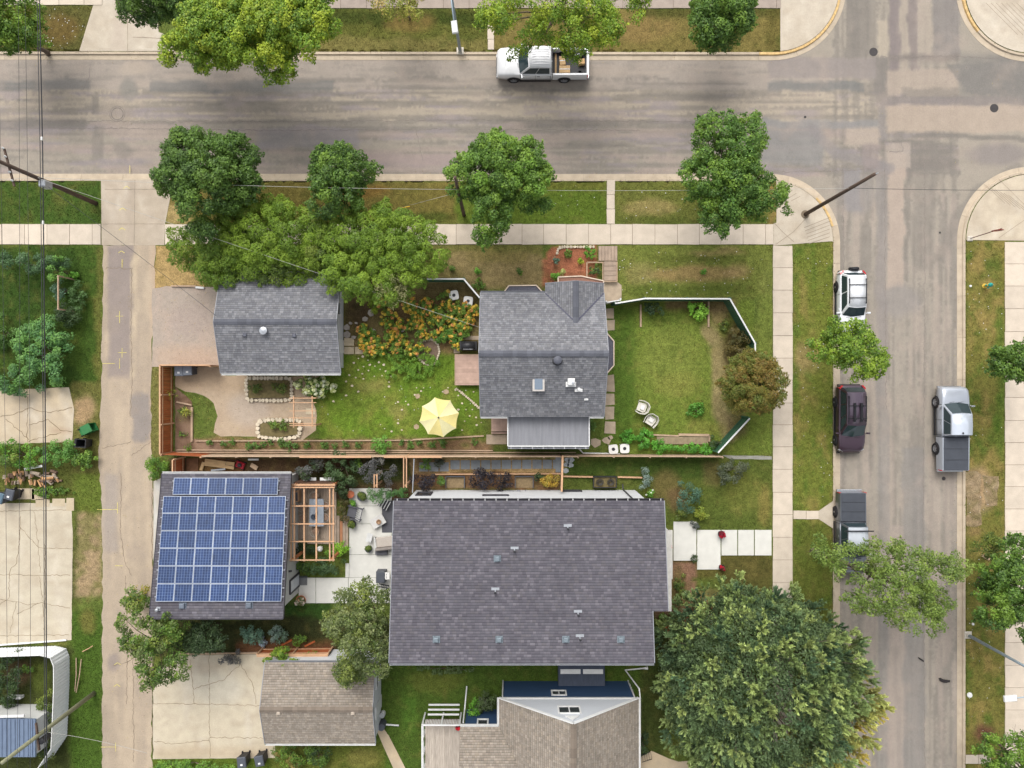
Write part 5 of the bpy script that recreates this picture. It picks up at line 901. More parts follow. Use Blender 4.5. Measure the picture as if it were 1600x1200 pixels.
S('loose green shrub at the left edge of the left yard', 8, 520, (20, 30), 1.0, [(82, 116, 46), (66, 98, 40)], r0=.3)
S('yellow-green hedge mass at the left edge above the log pile', 30, 712, (46, 24), 1.4, OLV + BRT, r0=.34, leaf=.12); S('bright green leafy shrub between the cracked pad and the grass', 92, 706, (34, 26), 1.5, [(92, 138, 54), (76, 118, 48), (108, 150, 70)], r0=.34, leaf=.12); S('spiky green shrub beside the alley below the tipped bin', 130, 716, (24, 18), 1.0, MID, r0=.26, leaf=.14); S('trailing green weeds below the log pile', 78, 768, (34, 10), .3, MID, r0=.14)
S('dark shrub in the small yard inside the white corrugated fence', 12, 1062, (28, 50), 1.6, DK + [(72, 98, 44)], r0=.36); S('mossy green shrub inside the white corrugated fence, right side', 76, 1110, (22, 40), 1.3, OLV, r0=.32); S('small leafy shrub inside the corner of the white fence', 44, 1045, (10, 8), .6, MID, r0=.16); S('shaded shrub at the foot of the leaning utility pole', 76, 1165, (24, 24), 1.2, OLV + DK, r0=.3)
S('bright green shrub at the corner of the cedar fence beside the alley', 244, 733, (24, 20), 1.2, [(112, 146, 46), (94, 130, 42), (76, 112, 40)], r0=.3)
S('green and red trailing bush at the left wall of the solar garage', 222, 930, (20, 26), 1.4, MID + [(158, 140, 50)], r0=.3); 
S('hedge of bright greens along the lower concrete pad', 300, 1196, (74, 11), .9, [(124, 160, 60), (98, 138, 48), (84, 122, 46)], r0=.26, name='hedge', cat='hedge'); S('overgrown shrub with orange twigs right of the lower bins', 452, 1182, (28, 26), 1.2, MID + [(150, 120, 70)], r0=.3); S('darker leafy shrub below the brown garage', 492, 1180, (28, 20), 1.2, DK + MID, r0=.3)
S('vine with light leaves climbing over the edge of the brown garage roof', 442, 1032, (30, 22), 3.1, LIM, r0=.28, leaf=.14); S('small vine patch on the fence beside the brown garage', 490, 1026, (30, 12), 1.6, MID, r0=.24)
S('blue-green shrub in the bed below the solar garage', 392, 990, (22, 16), 1.0, BLU, r0=.26); S('pale grey-blue flowering shrub beside the blue-green one', 432, 990, (20, 17), 1.0, [(112, 134, 122), (128, 140, 134), (90, 118, 88)], r0=.24); S('round green shrub at the plank screen below the solar garage', 468, 998, 12, .8, MID, r0=.2); S('dark purple drooping shrub over the pad edge', 360, 1026, (18, 12), 1.0, GREYP, r0=.22)
S('silvery shrub between the bed and the lawn under the solar garage', 412, 1002, 9, .6, [(140, 150, 160), (120, 132, 140)], r0=.16)
# neighbour garden
S('small grey-leaved tree nearest the pergola', 487, 732, (26, 20), 2.0, GREYP + DK, r0=.3, name='small_tree', cat='small tree'); S('dark green shrub mass behind the pergola', 534, 732, (32, 26), 2.0, [(70, 92, 54), (58, 80, 46), (84, 108, 60)], r0=.32); S('dark shrub at the lower side of the shrub mass next to the pergola', 540, 762, (18, 18), 1.5, DK, r0=.28)
S('grey-purple tree with dusty leaves between the two wooden arbour beams', 594, 736, (32, 26), 2.4, GREYP, r0=.3, name='small_tree', cat='small tree', leaf=.09); S('small green bush beside the grey-purple tree', 562, 722, 10, 1.2, MID, r0=.2)
S('rust-brown shrub along the patio edge, beside the pergola steps', 537, 798, (11, 22), .9, [(86, 84, 44), (110, 96, 56), (70, 76, 40)], r0=.2)
S('clipped green climber at the left end of the patio hedge', 587, 776, (15, 15), 1.7, [(82, 122, 62), (70, 108, 56), (96, 138, 72)], r0=.24, dens=1400, leaf=.08); S('clipped green climber along the white edge of the patio', 612, 768, (24, 11), 1.7, [(82, 122, 62), (70, 108, 56)], r0=.22, dens=1400, leaf=.08); S('clipped green climber under the double beam beside the house', 632, 766, (9, 14), 2.0, [(86, 128, 62), (74, 114, 56)], r0=.2, leaf=.08, dens=1400)
S('lime green shrub at the end of the pergola steps', 533, 857, (12, 15), .9, [(140, 190, 50), (120, 172, 44), (160, 204, 72)], r0=.2); S('low green ground bush left below the pergola', 480, 886, (22, 14), .9, DK + MID, r0=.26); S('fern-like bush at the lower end of the pergola', 508, 884, (28, 16), .9, [(74, 102, 56), (64, 88, 52), (88, 112, 74)], r0=.26); S('shaded bush inside the lower end of the pergola', 478, 858, (22, 14), .7, DK, r0=.24)
S('lime plants under the right side of the pergola', 518, 862, (12, 8), .6, [(120, 160, 56), (98, 140, 50)], r0=.14)
S('black-purple shrub against the pale wall, left one near the white pole', 668, 752, (24, 16), 1.5, PUR, r0=.3, leaf=.1); S('black-purple shrub against the pale wall, beside the paved walk', 755, 749, (24, 20), 1.6, PUR, r0=.3, leaf=.1); S('black-purple shrub against the pale wall, overlapping its twin on the right', 786, 752, (18, 16), 1.4, PUR, r0=.28, leaf=.1)
S('green bush at the start of the paved walk', 665, 722, 12, .9, MID, r0=.22); S('dusky bush beside the green one at the start of the paved walk', 684, 724, (11, 9), .7, [(78, 84, 72), (64, 74, 56)], r0=.2); S('small green shrub between the black-purple ones', 690, 752, 9, .8, MID, r0=.18)
S('golden yellow shrub at the end of the planter beside the gate post', 857, 752, (18, 15), .9, [(196, 162, 62), (176, 140, 52), (150, 140, 58)], r0=.22); S('dark green shrub beside the golden one in the planter', 843, 745, (9, 9), .8, DK, r0=.18)
S('silvery juniper at the corner of the pale wall', 1008, 748, (12, 22), 1.2, [(122, 142, 132), (104, 126, 112), (140, 156, 146)], r0=.2, leaf=.08); S('white flowering plant at the corner of the pale wall', 1016, 770, 8, .6, BRT, r0=.15, flowers=([(236, 240, 226)], 4, .12))
S('purple-brown small tree on the lawn above the white walk', 1142, 738, (24, 26), 1.8, [(78, 86, 66), (66, 76, 56), (92, 98, 74)], r0=.3, name='small_tree', cat='small tree'); S('blue-green spruce shrub at the start of the white walk', 1074, 776, (24, 28), 1.8, [(78, 112, 92), (66, 98, 78), (94, 126, 100)], r0=.3, leaf=.09)
S('olive shrub below the blue-green spruce', 1062, 802, (14, 12), .9, OLV, r0=.22); S('yellow-tipped shrub between the spruce and the white walk', 1094, 804, (12, 14), .8, [(150, 158, 58), (120, 138, 52)], r0=.2); S('dusky shrub at the edge of the white walk', 1084, 820, (9, 7), .6, [(88, 92, 88), (72, 80, 68)], r0=.16)
S('rusty fern patch under the edge of the conifer', 1060, 984, (22, 18), .7, [(176, 106, 64), (150, 92, 56), (128, 100, 60)], r0=.26, leaf=.13); S('orange bush between the front bed and the conifer', 1100, 948, (24, 20), .8, [(170, 116, 70), (142, 104, 62), (110, 100, 54)], r0=.26); S('low yellow-green bed plant beside the porch', 1062, 912, (11, 18), .5, OLV, r0=.18); S('leafy plant at the notch of the dark roof', 1035, 970, (9, 14), .8, BRT + MID, r0=.18)
S('shaded shrub beside the white gutter of the blue house', 1004, 1160, (10, 18), 1.2, DK, r0=.24); S('small shrub at the corner of the blue house', 985, 1078, (8, 12), 1.0, MID + DK, r0=.2)
S('shrub with dark leaves in the corner of the blue house wall', 762, 1098, (26, 22), 1.5, [(70, 84, 52), (60, 66, 46), (84, 104, 58)], r0=.3); S('bright green shrub beside the railing of the blue house', 742, 1104, (12, 18), 1.6, BRT, r0=.24)
S('wilted plants along the lower eave of the dark roof', 700, 1046, (40, 8), .5, [(100, 118, 72), (84, 104, 58)], r0=.16)
# main garden
S('green leafy shrub against the fence, above the mulch strip', 597, 694, 17, 1.1, [(92, 140, 48), (78, 124, 42), (110, 158, 62)], r0=.26)
S('white hydrangea in full bloom at the garage corner', 492, 603, (35, 20), 1.3, [(96, 132, 52), (80, 112, 46)], r0=.28, flowers=([(228, 234, 176), (236, 240, 206), (210, 222, 140)], 90, .24), name='hydrangea')
S('bright hosta-like plant at the upper side of the fenced lawn', 1087, 486, 19, .8, [(128, 176, 56), (108, 158, 48), (150, 194, 74)], r0=.24, leaf=.2, dens=420); S('dark shrub in the corner of the fenced lawn nearest the steps', 1022, 484, (18, 14), 1.0, DK + [(60, 90, 56)], r0=.24)
S('round green plant in the middle of the fenced lawn', 1086, 640, 15, .6, [(88, 140, 46), (74, 122, 40)], r0=.2, leaf=.14, dens=700); S('dark brown-green shrub above the reddish bush tree', 1152, 540, (24, 26), 1.3, [(92, 84, 44), (74, 76, 40), (110, 98, 50)], r0=.28); S('dark shrub where the lower green fence meets the vegetable row', 1118, 690, (13, 12), .8, DK, r0=.2)
for i, (x, y, a, b) in enumerate([(980, 680, 13, 12), (1004, 686, 18, 16), (1030, 697, 18, 13), (1056, 700, 15, 9), (1080, 700, 15, 10), (1104, 702, 12, 10)]):
    S('dense bright green vegetable plant in the row behind the white stools', x, y, (a, b), .8, [(86, 146, 44), (100, 164, 54), (72, 126, 40)], r0=.22, group='vegetable row along the lower fence', name='vegetable_plant', cat='plant', leaf=.13)
S('low green mound of ground plants in the middle of the back lawn', 644, 572, (44, 24), .45, [(112, 152, 48), (96, 136, 44), (128, 164, 60)], r0=.2, leaf=.09, dens=1500); S('tip of the green mound near the stone ring', 618, 552, (36, 12), .4, [(104, 142, 48), (90, 128, 44)], r0=.2, leaf=.09)
S('small yellow seedling in the brown ring of soil', 668, 547, 6, .3, [(170, 176, 60)], r0=.12)
FL = [(244, 196, 80), (244, 176, 104), (250, 212, 100), (232, 208, 84)]; rr = random.Random(4)
spots = [(570, 520, 16), (590, 540, 18), (612, 522, 16), (606, 498, 15), (628, 536, 18), (645, 505, 17), (660, 520, 16), (678, 490, 18), (690, 516, 20), (706, 500, 18), (700, 474, 17), (724, 486, 16), (722, 512, 18), (640, 476, 14), (664, 474, 14), (580, 548, 12), (650, 544, 14), (712, 534, 14), (600, 472, 14), (734, 500, 13), (655, 492, 14), (572, 540, 14), (624, 508, 13), (742, 486, 11)]
for i, (x, y, rp) in enumerate(spots):
    S('orange and yellow flowering plant in the crowded bed between the garage and the house', x, y, rp * 1.04, .8, [(112, 148, 56), (92, 130, 48), (140, 158, 64)], r0=.22, leaf=.12, flowers=(FL, 15, .21), group='flowering plants of the back bed', name='flowering_plant', cat='flower')
S('leafy green shrub without flowers at the lower right of the flower bed', 700, 528, (26, 15), .8, [(92, 138, 50), (78, 120, 44)], r0=.24); S('yellow-green shrub under the hedge tree at the flower bed', 585, 478, (13, 14), .8, YEL[:2] + MID[:1], r0=.22)
for i, x in enumerate([328, 350, 362, 390, 402, 412, 424, 440, 452, 462, 480, 506, 523, 541, 560, 628, 640, 655, 676, 692, 742]):
    S('small green seedling bush in the narrow planting strip along the long fence', x, 695 + rr.uniform(-4, 3) - (x > 600) * 3, rr.uniform(5.5, 8.5), .5, [(80, 112, 44), (96, 128, 52), (68, 98, 40)], r0=.13, group='seedling bushes along the long fence', name='seedling_bush', cat='small shrub')
for lb, x, y, r_ in (('small green clump at the bottom of the mulch bed near the cedar fence', 293, 699, 9), ('small green clump in the middle of the mulch bed near the cedar fence', 286, 678, 8), ('leafy weed at the top of the mulch bed near the cedar fence', 285, 642, 8), ('thin yellow-leaved sapling against the cedar fence', 265, 618, 12), ('thin yellow sapling beside the timber edge', 292, 645, 10)):
    S(lb, x, y, r_, 1.0 if 'sap' in lb else .4, [(170, 170, 70), (140, 150, 60)] if 'sap' in lb else MID, r0=.14, dens=700, leaf=.09)
S('grassy plants in the left half of the rectangular stone bed', 402, 606, (13, 10), .5, OLV, r0=.16, z=.2); S('grassy plants in the right half of the rectangular stone bed', 436, 606, (13, 9), .5, OLV, r0=.16, z=.2); S('grassy plants in the oval stone bed', 438, 664, (22, 9), .4, OLV + MID, r0=.15, z=.2)
for lb, x, y, r_, p_ in (('bright green clump beside the wooden steps', 921, 395, 11, BRT), ('green clump in the box beside the wooden steps', 929, 423, 11, DK + MID), ('round green clump in the red mulch', 886, 396, 8, MID), ('green shrub at the porch corner in the red mulch', 866, 432, 10, BRT), ('grey-green plant in the red mulch', 870, 408, 7, BLU), ('yellow-green plant in the red mulch', 908, 408, 6, YEL), ('pale plant beside the porch shrub', 878, 424, 6, [(190, 196, 120)]), ('green clump on the dry front lawn, left one', 706, 420, 6, MID), ('green clump on the dry front lawn, middle one', 746, 424, 6, BRT), ('green clump on the dry front lawn, right one', 812, 424, 6, MID), ('dark shrub below the angled white fence', 748, 444, 12, MID), ('weed tuft on the big front lawn', 1099, 424, 6, BRT), ('small shrub at the corner of the fenced lawn beneath the fence', 1130, 508, 9, OLV)):
    S(lb, x, y, r_, .5, p_, r0=.15)
S('potted-looking shrub row under the wall of the main house addition', 925, 665, (7, 12), .5, [(96, 128, 60)], r0=.14)
S('round clipped bush at the corner of the white walk', 1085, 871, 7.5, .7, DK, r0=.14, leaf=.07, dens=2000)

# ---- grass
def grass(n, x0, y0, x1, y1, seed):
    rs = np.random.RandomState(seed); x = rs.uniform(x0, x1, n); y = rs.uniform(y0, y1, n); k = np.ones(n, bool)
    for p in HARD: k &= ~inpoly(x, y, p)
    x = x[k]; y = y[k]; c = paint(x, y, GR, ground_ops, 7); g = c[:, 1] / (c[:, 0] + 1e-6); k = rs.rand(len(x)) < np.clip((g - .72) * 3.2, .08, 1) * (.45 + .9 * fbm(x / 9, y / 9)); x = x[k]; y = y[k]; c = c[k]; n = len(x)
    X = (x - 800) / 22; Y = -(y - 600) / 22; h = rs.uniform(.03, .085, n); a = rs.uniform(0, 6.28, n); w_ = rs.uniform(.016, .032, n); lx = rs.normal(0, .035, n); ly = rs.normal(0, .035, n)
    v = np.zeros((n, 3, 3)); v[:, 0] = np.stack([X - np.cos(a) * w_, Y - np.sin(a) * w_, np.full(n, -.005)], 1); v[:, 1] = np.stack([X + np.cos(a) * w_, Y + np.sin(a) * w_, np.full(n, -.005)], 1); v[:, 2] = np.stack([X + lx, Y + ly, h], 1)
    me = bpy.data.meshes.new('grass'); me.vertices.add(n * 3); me.vertices.foreach_set('co', v.astype('f').ravel()); me.loops.add(n * 3); me.loops.foreach_set('vertex_index', np.arange(n * 3, dtype='i')); me.polygons.add(n); me.polygons.foreach_set('loop_start', np.arange(0, n * 3, 3, dtype='i'))
    c = c * rs.uniform(.7, 1.4, (n, 1)) * (.45 + 1.15 * fbm(x / 3.5, y / 3.5, 3))[:, None] * np.array([1.14, 1.02, .98]); at = me.color_attributes.new('Col', 'FLOAT_COLOR', 'POINT'); c4 = np.ones((n, 3, 4), 'f'); c4[:, :, :3] = c[:, None, :]; at.data.foreach_set('color', c4.ravel()); me.update(calc_edges=True)
    o = link_mesh('grass', me, mat('grass_blades', attr=True, rough=.7, var=0, fine=0, spec=.15, trans=.2)); o['kind'] = 'stuff'; o['label'] = 'short patchy lawn grass'; o['category'] = 'grass'
grass(620000, -30, -30, 1630, 1230, 3)
# ================================================================ VEHICLES
M_tyre = mat('tyre', L(46, 44, 46), rough=.85, var=.1); M_rim = mat('alloy', L(176, 176, 180), rough=.35, metal=.6, var=.1); M_autoglass = mat('car_glass', (.02, .035, .04), rough=.06, var=0, fine=0, spec=.5)
M_red = mat('tail_lamp', L(190, 30, 36), rough=.2, spec=.6, var=0); M_clear = mat('head_lamp', L(220, 224, 228), rough=.15, spec=.8, var=0); M_chrome = mat('chrome', L(210, 212, 216), rough=.2, metal=.8, var=0)
M_trimb = mat('black_trim', L(38, 38, 42), rough=.5, var=0); M_tonn = mat('tonneau_vinyl', L(74, 78, 86), rough=.75, var=.08, scale=2)
RZ0 = -.11
def paintm(name, c, metal=.2): return mat(name, L(*c), rough=.28, var=.02, fine=0, spec=.5, metal=metal, coat=.6)
def hull(secs, n=9):
    """secs: (x, halfwidth, sill z, belt z, crown z, shoulder inset)"""
    m = MB(); rows = []
    for x, w_, b, s, tp, ins in secs:
        prof = [(w_ * .80, b), (w_ * .97, b + .06), (w_, b + (s - b) * .45), (w_ * .985, s - .06), (w_ - ins * .45, s), (w_ - ins, tp - .015), (w_ * .5, tp + .012), (0, tp + .02)]
        full = prof + [(-y, z) for y, z in prof[-2::-1]]; rows.append([(x, y, z) for y, z in full])
    k = len(rows[0]); vs = [p for r in rows for p in r]; fs = []
    for i in range(len(rows) - 1):
        for j in range(k - 1): fs.append((i * k + j, (i + 1) * k + j, (i + 1) * k + j + 1, i * k + j + 1))
        fs.append((i * k + k - 1, (i + 1) * k + k - 1, (i + 1) * k, i * k))
    fs += [tuple(range(k)), tuple(range(len(vs) - 1, len(vs) - k - 1, -1))]; m.add(vs, fs); return m
def quadpanel(name, m_, parent, q, inset=.0, lift=.008, thick=.01):
    q = [Vector(p) for p in q]; c = sum(q, Vector()) / len(q); q = [p + (c - p) * inset for p in q]; n = (q[1] - q[0]).cross(q[2] - q[0]).normalized()
    if n.dot(c - Vector((c.x * .6, 0, .5))) < 0: n = -n
    m = MB(); k = len(q); m.add([p + n * lift for p in q] + [p - n * thick for p in q], [tuple(range(k)), tuple(range(2 * k - 1, k - 1, -1))] + [(i, (i + 1) % k, k + (i + 1) % k, k + i) for i in range(k)]); return m.build(name, m_, parent, world=False)
def vehicle(label, cat, name, x, y, rz, Ln, Wd, Ht, paint, cab, hood, belt=.98, sill=.28, wb=.56, wr=.37, kind='suv', group=None, rails=True, roofm=None, bed=None, belt_r=None, lamps=True):
    """cab = (base rear, roof rear, roof front, base front) as x; hood = height of the bonnet"""
    t = thing(name, label, cat, (x, y, RZ0), rz, group); hw = Wd / 2; xr, xf = -Ln / 2, Ln / 2; a, b, c, d = cab; W = dict(world=False)
    br = belt_r or belt
    if kind == 'suv': S_ = [(xr, hw * .82, sill + .16, br - .14, br - .1, .1), (xr + .07, hw * .93, sill + .06, br - .02, br, .08), (xr + .35, hw * .99, sill, br, br + .04, .08), (0, hw, sill - .02, belt, belt + .04, .08), (d, hw, sill, belt - .01, belt + .02, .1), (xf - .75, hw * .985, sill, hood, hood + .03, .2), (xf - .28, hw * .93, sill + .04, hood - .12, hood - .06, .2), (xf - .07, hw * .80, sill + .08, hood - .26, hood - .2, .16), (xf, hw * .66, sill + .14, hood - .36, hood - .32, .1)]
    else: S_ = [(a - .06, hw * .985, sill + .06, belt - .04, belt - .03, .05), (0, hw * .99, sill + .05, belt, belt + .02, .08), (d, hw * .99, sill + .05, belt - .01, belt + .02, .1), (xf - .75, hw * .99, sill + .06, hood, hood + .04, .24), (xf - .25, hw * .96, sill + .08, hood - .06, hood - .01, .24), (xf - .06, hw * .88, sill + .1, hood - .2, hood - .16, .16), (xf, hw * .78, sill + .12, hood - .34, hood - .3, .1)]
    body = hull(S_).build('body', paint, t, smooth=True, **W)
    for e in body.data.edges: pass
    # greenhouse
    bw, rw = hw - .09, hw - .27; zb = belt + .0; zr = Ht
    base = {1: [(a, bw), (d, bw)], -1: [(a, -bw), (d, -bw)]}
    m = MB(); rwf, rwr = rw, rw - .0; zrf, zrr = zr - .03, zr - (.05 if kind == 'suv' else .02)
    vs = [(a, -bw, zb - .06), (d, -bw, zb - .06), (d, bw, zb - .06), (a, bw, zb - .06), (b, -rwr, zrr), (c, -rwf, zrf), (c, rwf, zrf), (b, rwr, zrr), ((b + c) / 2, -rw, zr), ((b + c) / 2, rw, zr), (d + .12, 0, zb - .05), (c + .06, 0, zrf + .015)]
    m.add(vs, [(0, 1, 5, 8, 4), (3, 7, 9, 6, 2), (0, 4, 7, 3), (1, 10, 11, 5), (10, 2, 6, 11), (4, 8, 9, 7), (8, 5, 11), (8, 11, 9), (9, 11, 6), (0, 3, 2, 10, 1)]); cabm = m.build('cabin', paint, t, world=False, bevel=.035, smooth=False)
    rp = roofm or paint; m = MB(); o = .03
    rf = [(b + o, rwr - .02, zrr + .004), ((b + c) / 2, rw - .01, zr + .006), (c - o, rwf - .03, zrf + .006), (c + .03, 0, zrf + .018), (c - o, -rwf + .03, zrf + .006), ((b + c) / 2, -rw + .01, zr + .006), (b + o, -rwr + .02, zrr + .004)]
    mid = [(b + o, 0, zrr + .035), ((b + c) / 2, 0, zr + .045)]
    vs = rf + mid + [(p[0], p[1], p[2] - .05) for p in rf]; m.add(vs, [(0, 1, 8, 7), (1, 2, 3, 8), (3, 4, 5, 8), (5, 6, 7, 8)] + [(i, i + 9, (i + 1) % 7 + 9, (i + 1) % 7) for i in range(6)]); roof = m.build('roof', rp, t, smooth=True, world=False)
    # glass, each pane its own
    Q = lambda p, q, f: tuple(p[i] + (q[i] - p[i]) * f for i in range(3))
    F0, F1, F2, F3 = (d, bw, zb), (c, rwf, zrf), (c, -rwf, zrf), (d, -bw, zb); top = (c + .06, 0, zrf + .015); bot = (d + .12, 0, zb)
    for s in (1, -1):
        q = [(d, bw * s, zb), (c, rwf * s, zrf), top, bot]; q = [Vector(p) for p in q]; cc = (Vector(F0) + Vector(F1) + Vector(F2) + Vector(F3)) / 4
        q2 = [q[0].lerp(cc, .09), q[1].lerp(cc, .10), Vector(top).lerp(cc, .1), Vector(bot).lerp(cc, .05)]; nn = Vector((.6, 0, .8)) * .012
        m = MB(); m.add([p + nn for p in q2] + [p - nn for p in q2], [(0, 1, 2, 3), (7, 6, 5, 4), (0, 4, 5, 1), (1, 5, 6, 2), (2, 6, 7, 3), (3, 7, 4, 0)]); m.build('windshield', M_autoglass, t, world=False)
    quadpanel('rear_window', M_autoglass, t, [(a, bw, zb + .04), (a, -bw, zb + .04), (b, -rwr, zrr), (b, rwr, zrr)], .13, .012)
    n = 3 if kind == 'suv' and Ln > 4.6 else 2
    for s in (1, -1):
        sb0, sb1, st0, st1 = (a, bw * s, zb + .03), (d, bw * s, zb + .03), (b, rwr * s, zrr), (c, rwf * s, zrf)
        cuts = [.05] + ([.36, .66] if n == 3 else [.5]) + [.93]
        for i in range(n):
            f0, f1 = cuts[i] + .015, cuts[i + 1] - .015; q = [Q(Q(sb0, sb1, f0), Q(st0, st1, f0), .06), Q(Q(sb0, sb1, f1), Q(st0, st1, f1), .06), Q(Q(sb0, sb1, f1), Q(st0, st1, f1), .86), Q(Q(sb0, sb1, f0), Q(st0, st1, f0), .86)]
            if i == n - 1: q[2] = Q(Q(sb0, sb1, f1 - .03), Q(st0, st1, f1 - .03), .86)
            c_ = sum((Vector(p) for p in q), Vector()) / 4; off = Vector((0, s * .9, .35)).normalized() * .014; m = MB(); m.add([Vector(p) + off for p in q] + [Vector(p) - off for p in q], [(0, 1, 2, 3), (7, 6, 5, 4), (0, 4, 5, 1), (1, 5, 6, 2), (2, 6, 7, 3), (3, 7, 4, 0)]); m.build('side_window', M_autoglass, t, world=False)
        m = MB(); m.tube([(d - .15, s * (hw - .04), zb + .04), (d - .18, s * (hw + .12), zb + .08)], .025, 6); m.cbox(d - .17, s * (hw + .15), zb + .0, .12, .22, .16, ch=.03); m.build('mirror', paint if kind == 'suv' else M_chrome, t, world=False)
        m = MB(); m.box(-Ln * .28 if kind == 'suv' else a, s * (hw - .03), sill - .03, Ln * .25, s * (hw + .03), sill + .06); m.build('side_sill', M_trimb, t, world=False)
        for k in (0, 1): xh = a + (d - a) * (.36 + .45 * k); m = MB(); m.box(xh, s * (hw - .01), belt - .16, xh + .2, s * (hw + .025), belt - .12); m.build('door_handle', M_chrome if kind != 'suv' else paint, t, world=False)
    # seams of the doors
    m = MB()
    for s in (1, -1):
        for f in (.02, .5, .97): xx = a + (d - a) * f; m.box(xx - .008, s * (hw - .02), sill + .1, xx + .008, s * (hw + .004), belt - .04)
    m.build('door_seam', M_trimb, t, world=False, kind='stuff')
    # wheels
    fx, rx = xf - Ln * .185, xf - Ln * .185 - Ln * wb
    for wx in (fx, rx):
        for s in (1, -1):
            m = MB(); k = 12; vs = [(wx, s * (hw * .99 + .012), wr)]; 
            for i in range(k + 1): an = math.pi * i / k - .12 + .24 * i / k - .0; vs.append((wx + math.cos(an) * wr * 1.16, s * (hw * .985 + .012), wr + math.sin(an) * wr * 1.16))
            vs += [(p[0], s * hw * .7, p[2]) for p in vs]; h = k + 2; fs = [(0, i, i + 1) for i in range(1, k + 1)] + [(i, i + 1, i + 1 + h, i + h) for i in range(1, k + 1)]; m.add(vs, fs); m.build('wheel_arch', M_trimb, t, world=False)
            wt = thing('wheel', None, None, (wx, s * (hw - .09), wr)); wt.parent = t; m = MB(); q = .115
            m.lathe([(wr * .62, -q), (wr * .92, -q), (wr, -q * .6), (wr, q * .6), (wr * .92, q), (wr * .62, q), (wr * .6, 0)], 22, (0, s * .02, 0), axis='y'); m.build('tyre', M_tyre, wt, smooth=True, world=False)
            m = MB(); m.lathe([(wr * .63, -.03), (wr * .63, .085), (wr * .55, .095), (wr * .52, .05), (.001, .05)], 20, (0, s * .03 if s > 0 else -.03 - .05, 0), axis='y')
            for i in range(5): an = i * 1.2566; m.bar((0, s * .105, 0), (math.cos(an) * wr * .58, s * .11, math.sin(an) * wr * .58), .07, .03, up=(0, 1, 0))
            m.lathe([(.07, -.02), (.06, .02), (.001, .02)], 10, (0, s * .12, 0), axis='y'); m.build('rim', M_rim, wt, world=False)
    # lamps, plates, bumpers
    for s in (1, -1):
        m = MB(); m.add([(xf - .02, s * hw * .58, hood - .3), (xf - .22, s * hw * .95, hood - .22), (xf - .3, s * hw * .93, hood - .1), (xf - .08, s * hw * .6, hood - .18), (xf - .12, s * hw * .58, hood - .34), (xf - .3, s * hw * .9, hood - .3)], [(0, 1, 2, 3), (0, 4, 5, 1), (3, 2, 5, 4)]); m.build('headlight', M_clear, t, world=False)
        if lamps: m = MB(); m.add([(xr - .0, s * hw * .74, br - .32), (xr - .0, s * hw * .80, br + .02), (xr + .2, s * hw * 1.0, br - .0), (xr + .2, s * hw * 1.0, br - .3), (xr + .32, s * hw * .96, br + .05), (xr + .06, s * hw * .68, br + .06)], [(0, 1, 2, 3), (1, 5, 4, 2), (0, 5, 1)]); m.build('tail_light', M_red, t, world=False)
    m = MB(); m.cbox(xf - .01, 0, sill + .2, .06, Wd * .5, .2, ch=.02); m.build('grille', M_trimb, t, world=False)
    m = MB(); m.cbox(xf - .02, 0, sill + .0, .16, Wd * .84, .17, ch=.04); m.build('front_bumper', M_trimb if kind == 'suv' else M_chrome, t, world=False)
    if kind == 'suv': m = MB(); m.cbox(xr + .02, 0, sill + .08, .16, Wd * .84, .2, ch=.05); m.build('rear_bumper', M_trimb, t, world=False)
    m = MB(); m.tube([(d + .14, -.5, zb + .03), (d + .07, -.05, zb + .10)], .012, 4); m.tube([(d + .14, .1, zb + .03), (d + .08, .52, zb + .10)], .012, 4); m.build('wiper', M_trimb, t, world=False, kind='stuff')
    if rails:
        for s in (1, -1): m = MB(); m.bar((b + .25, s * (rw - .06), zr + .07), (c - .2, s * (rw - .06), zr + .06), .045, .04); [m.bar((xx, s * (rw - .06), zr - .02), (xx, s * (rw - .06), zr + .07), .05, .05) for xx in (b + .28, c - .25)]; m.build('roof_rail', M_trimb, t, world=False)
    return t
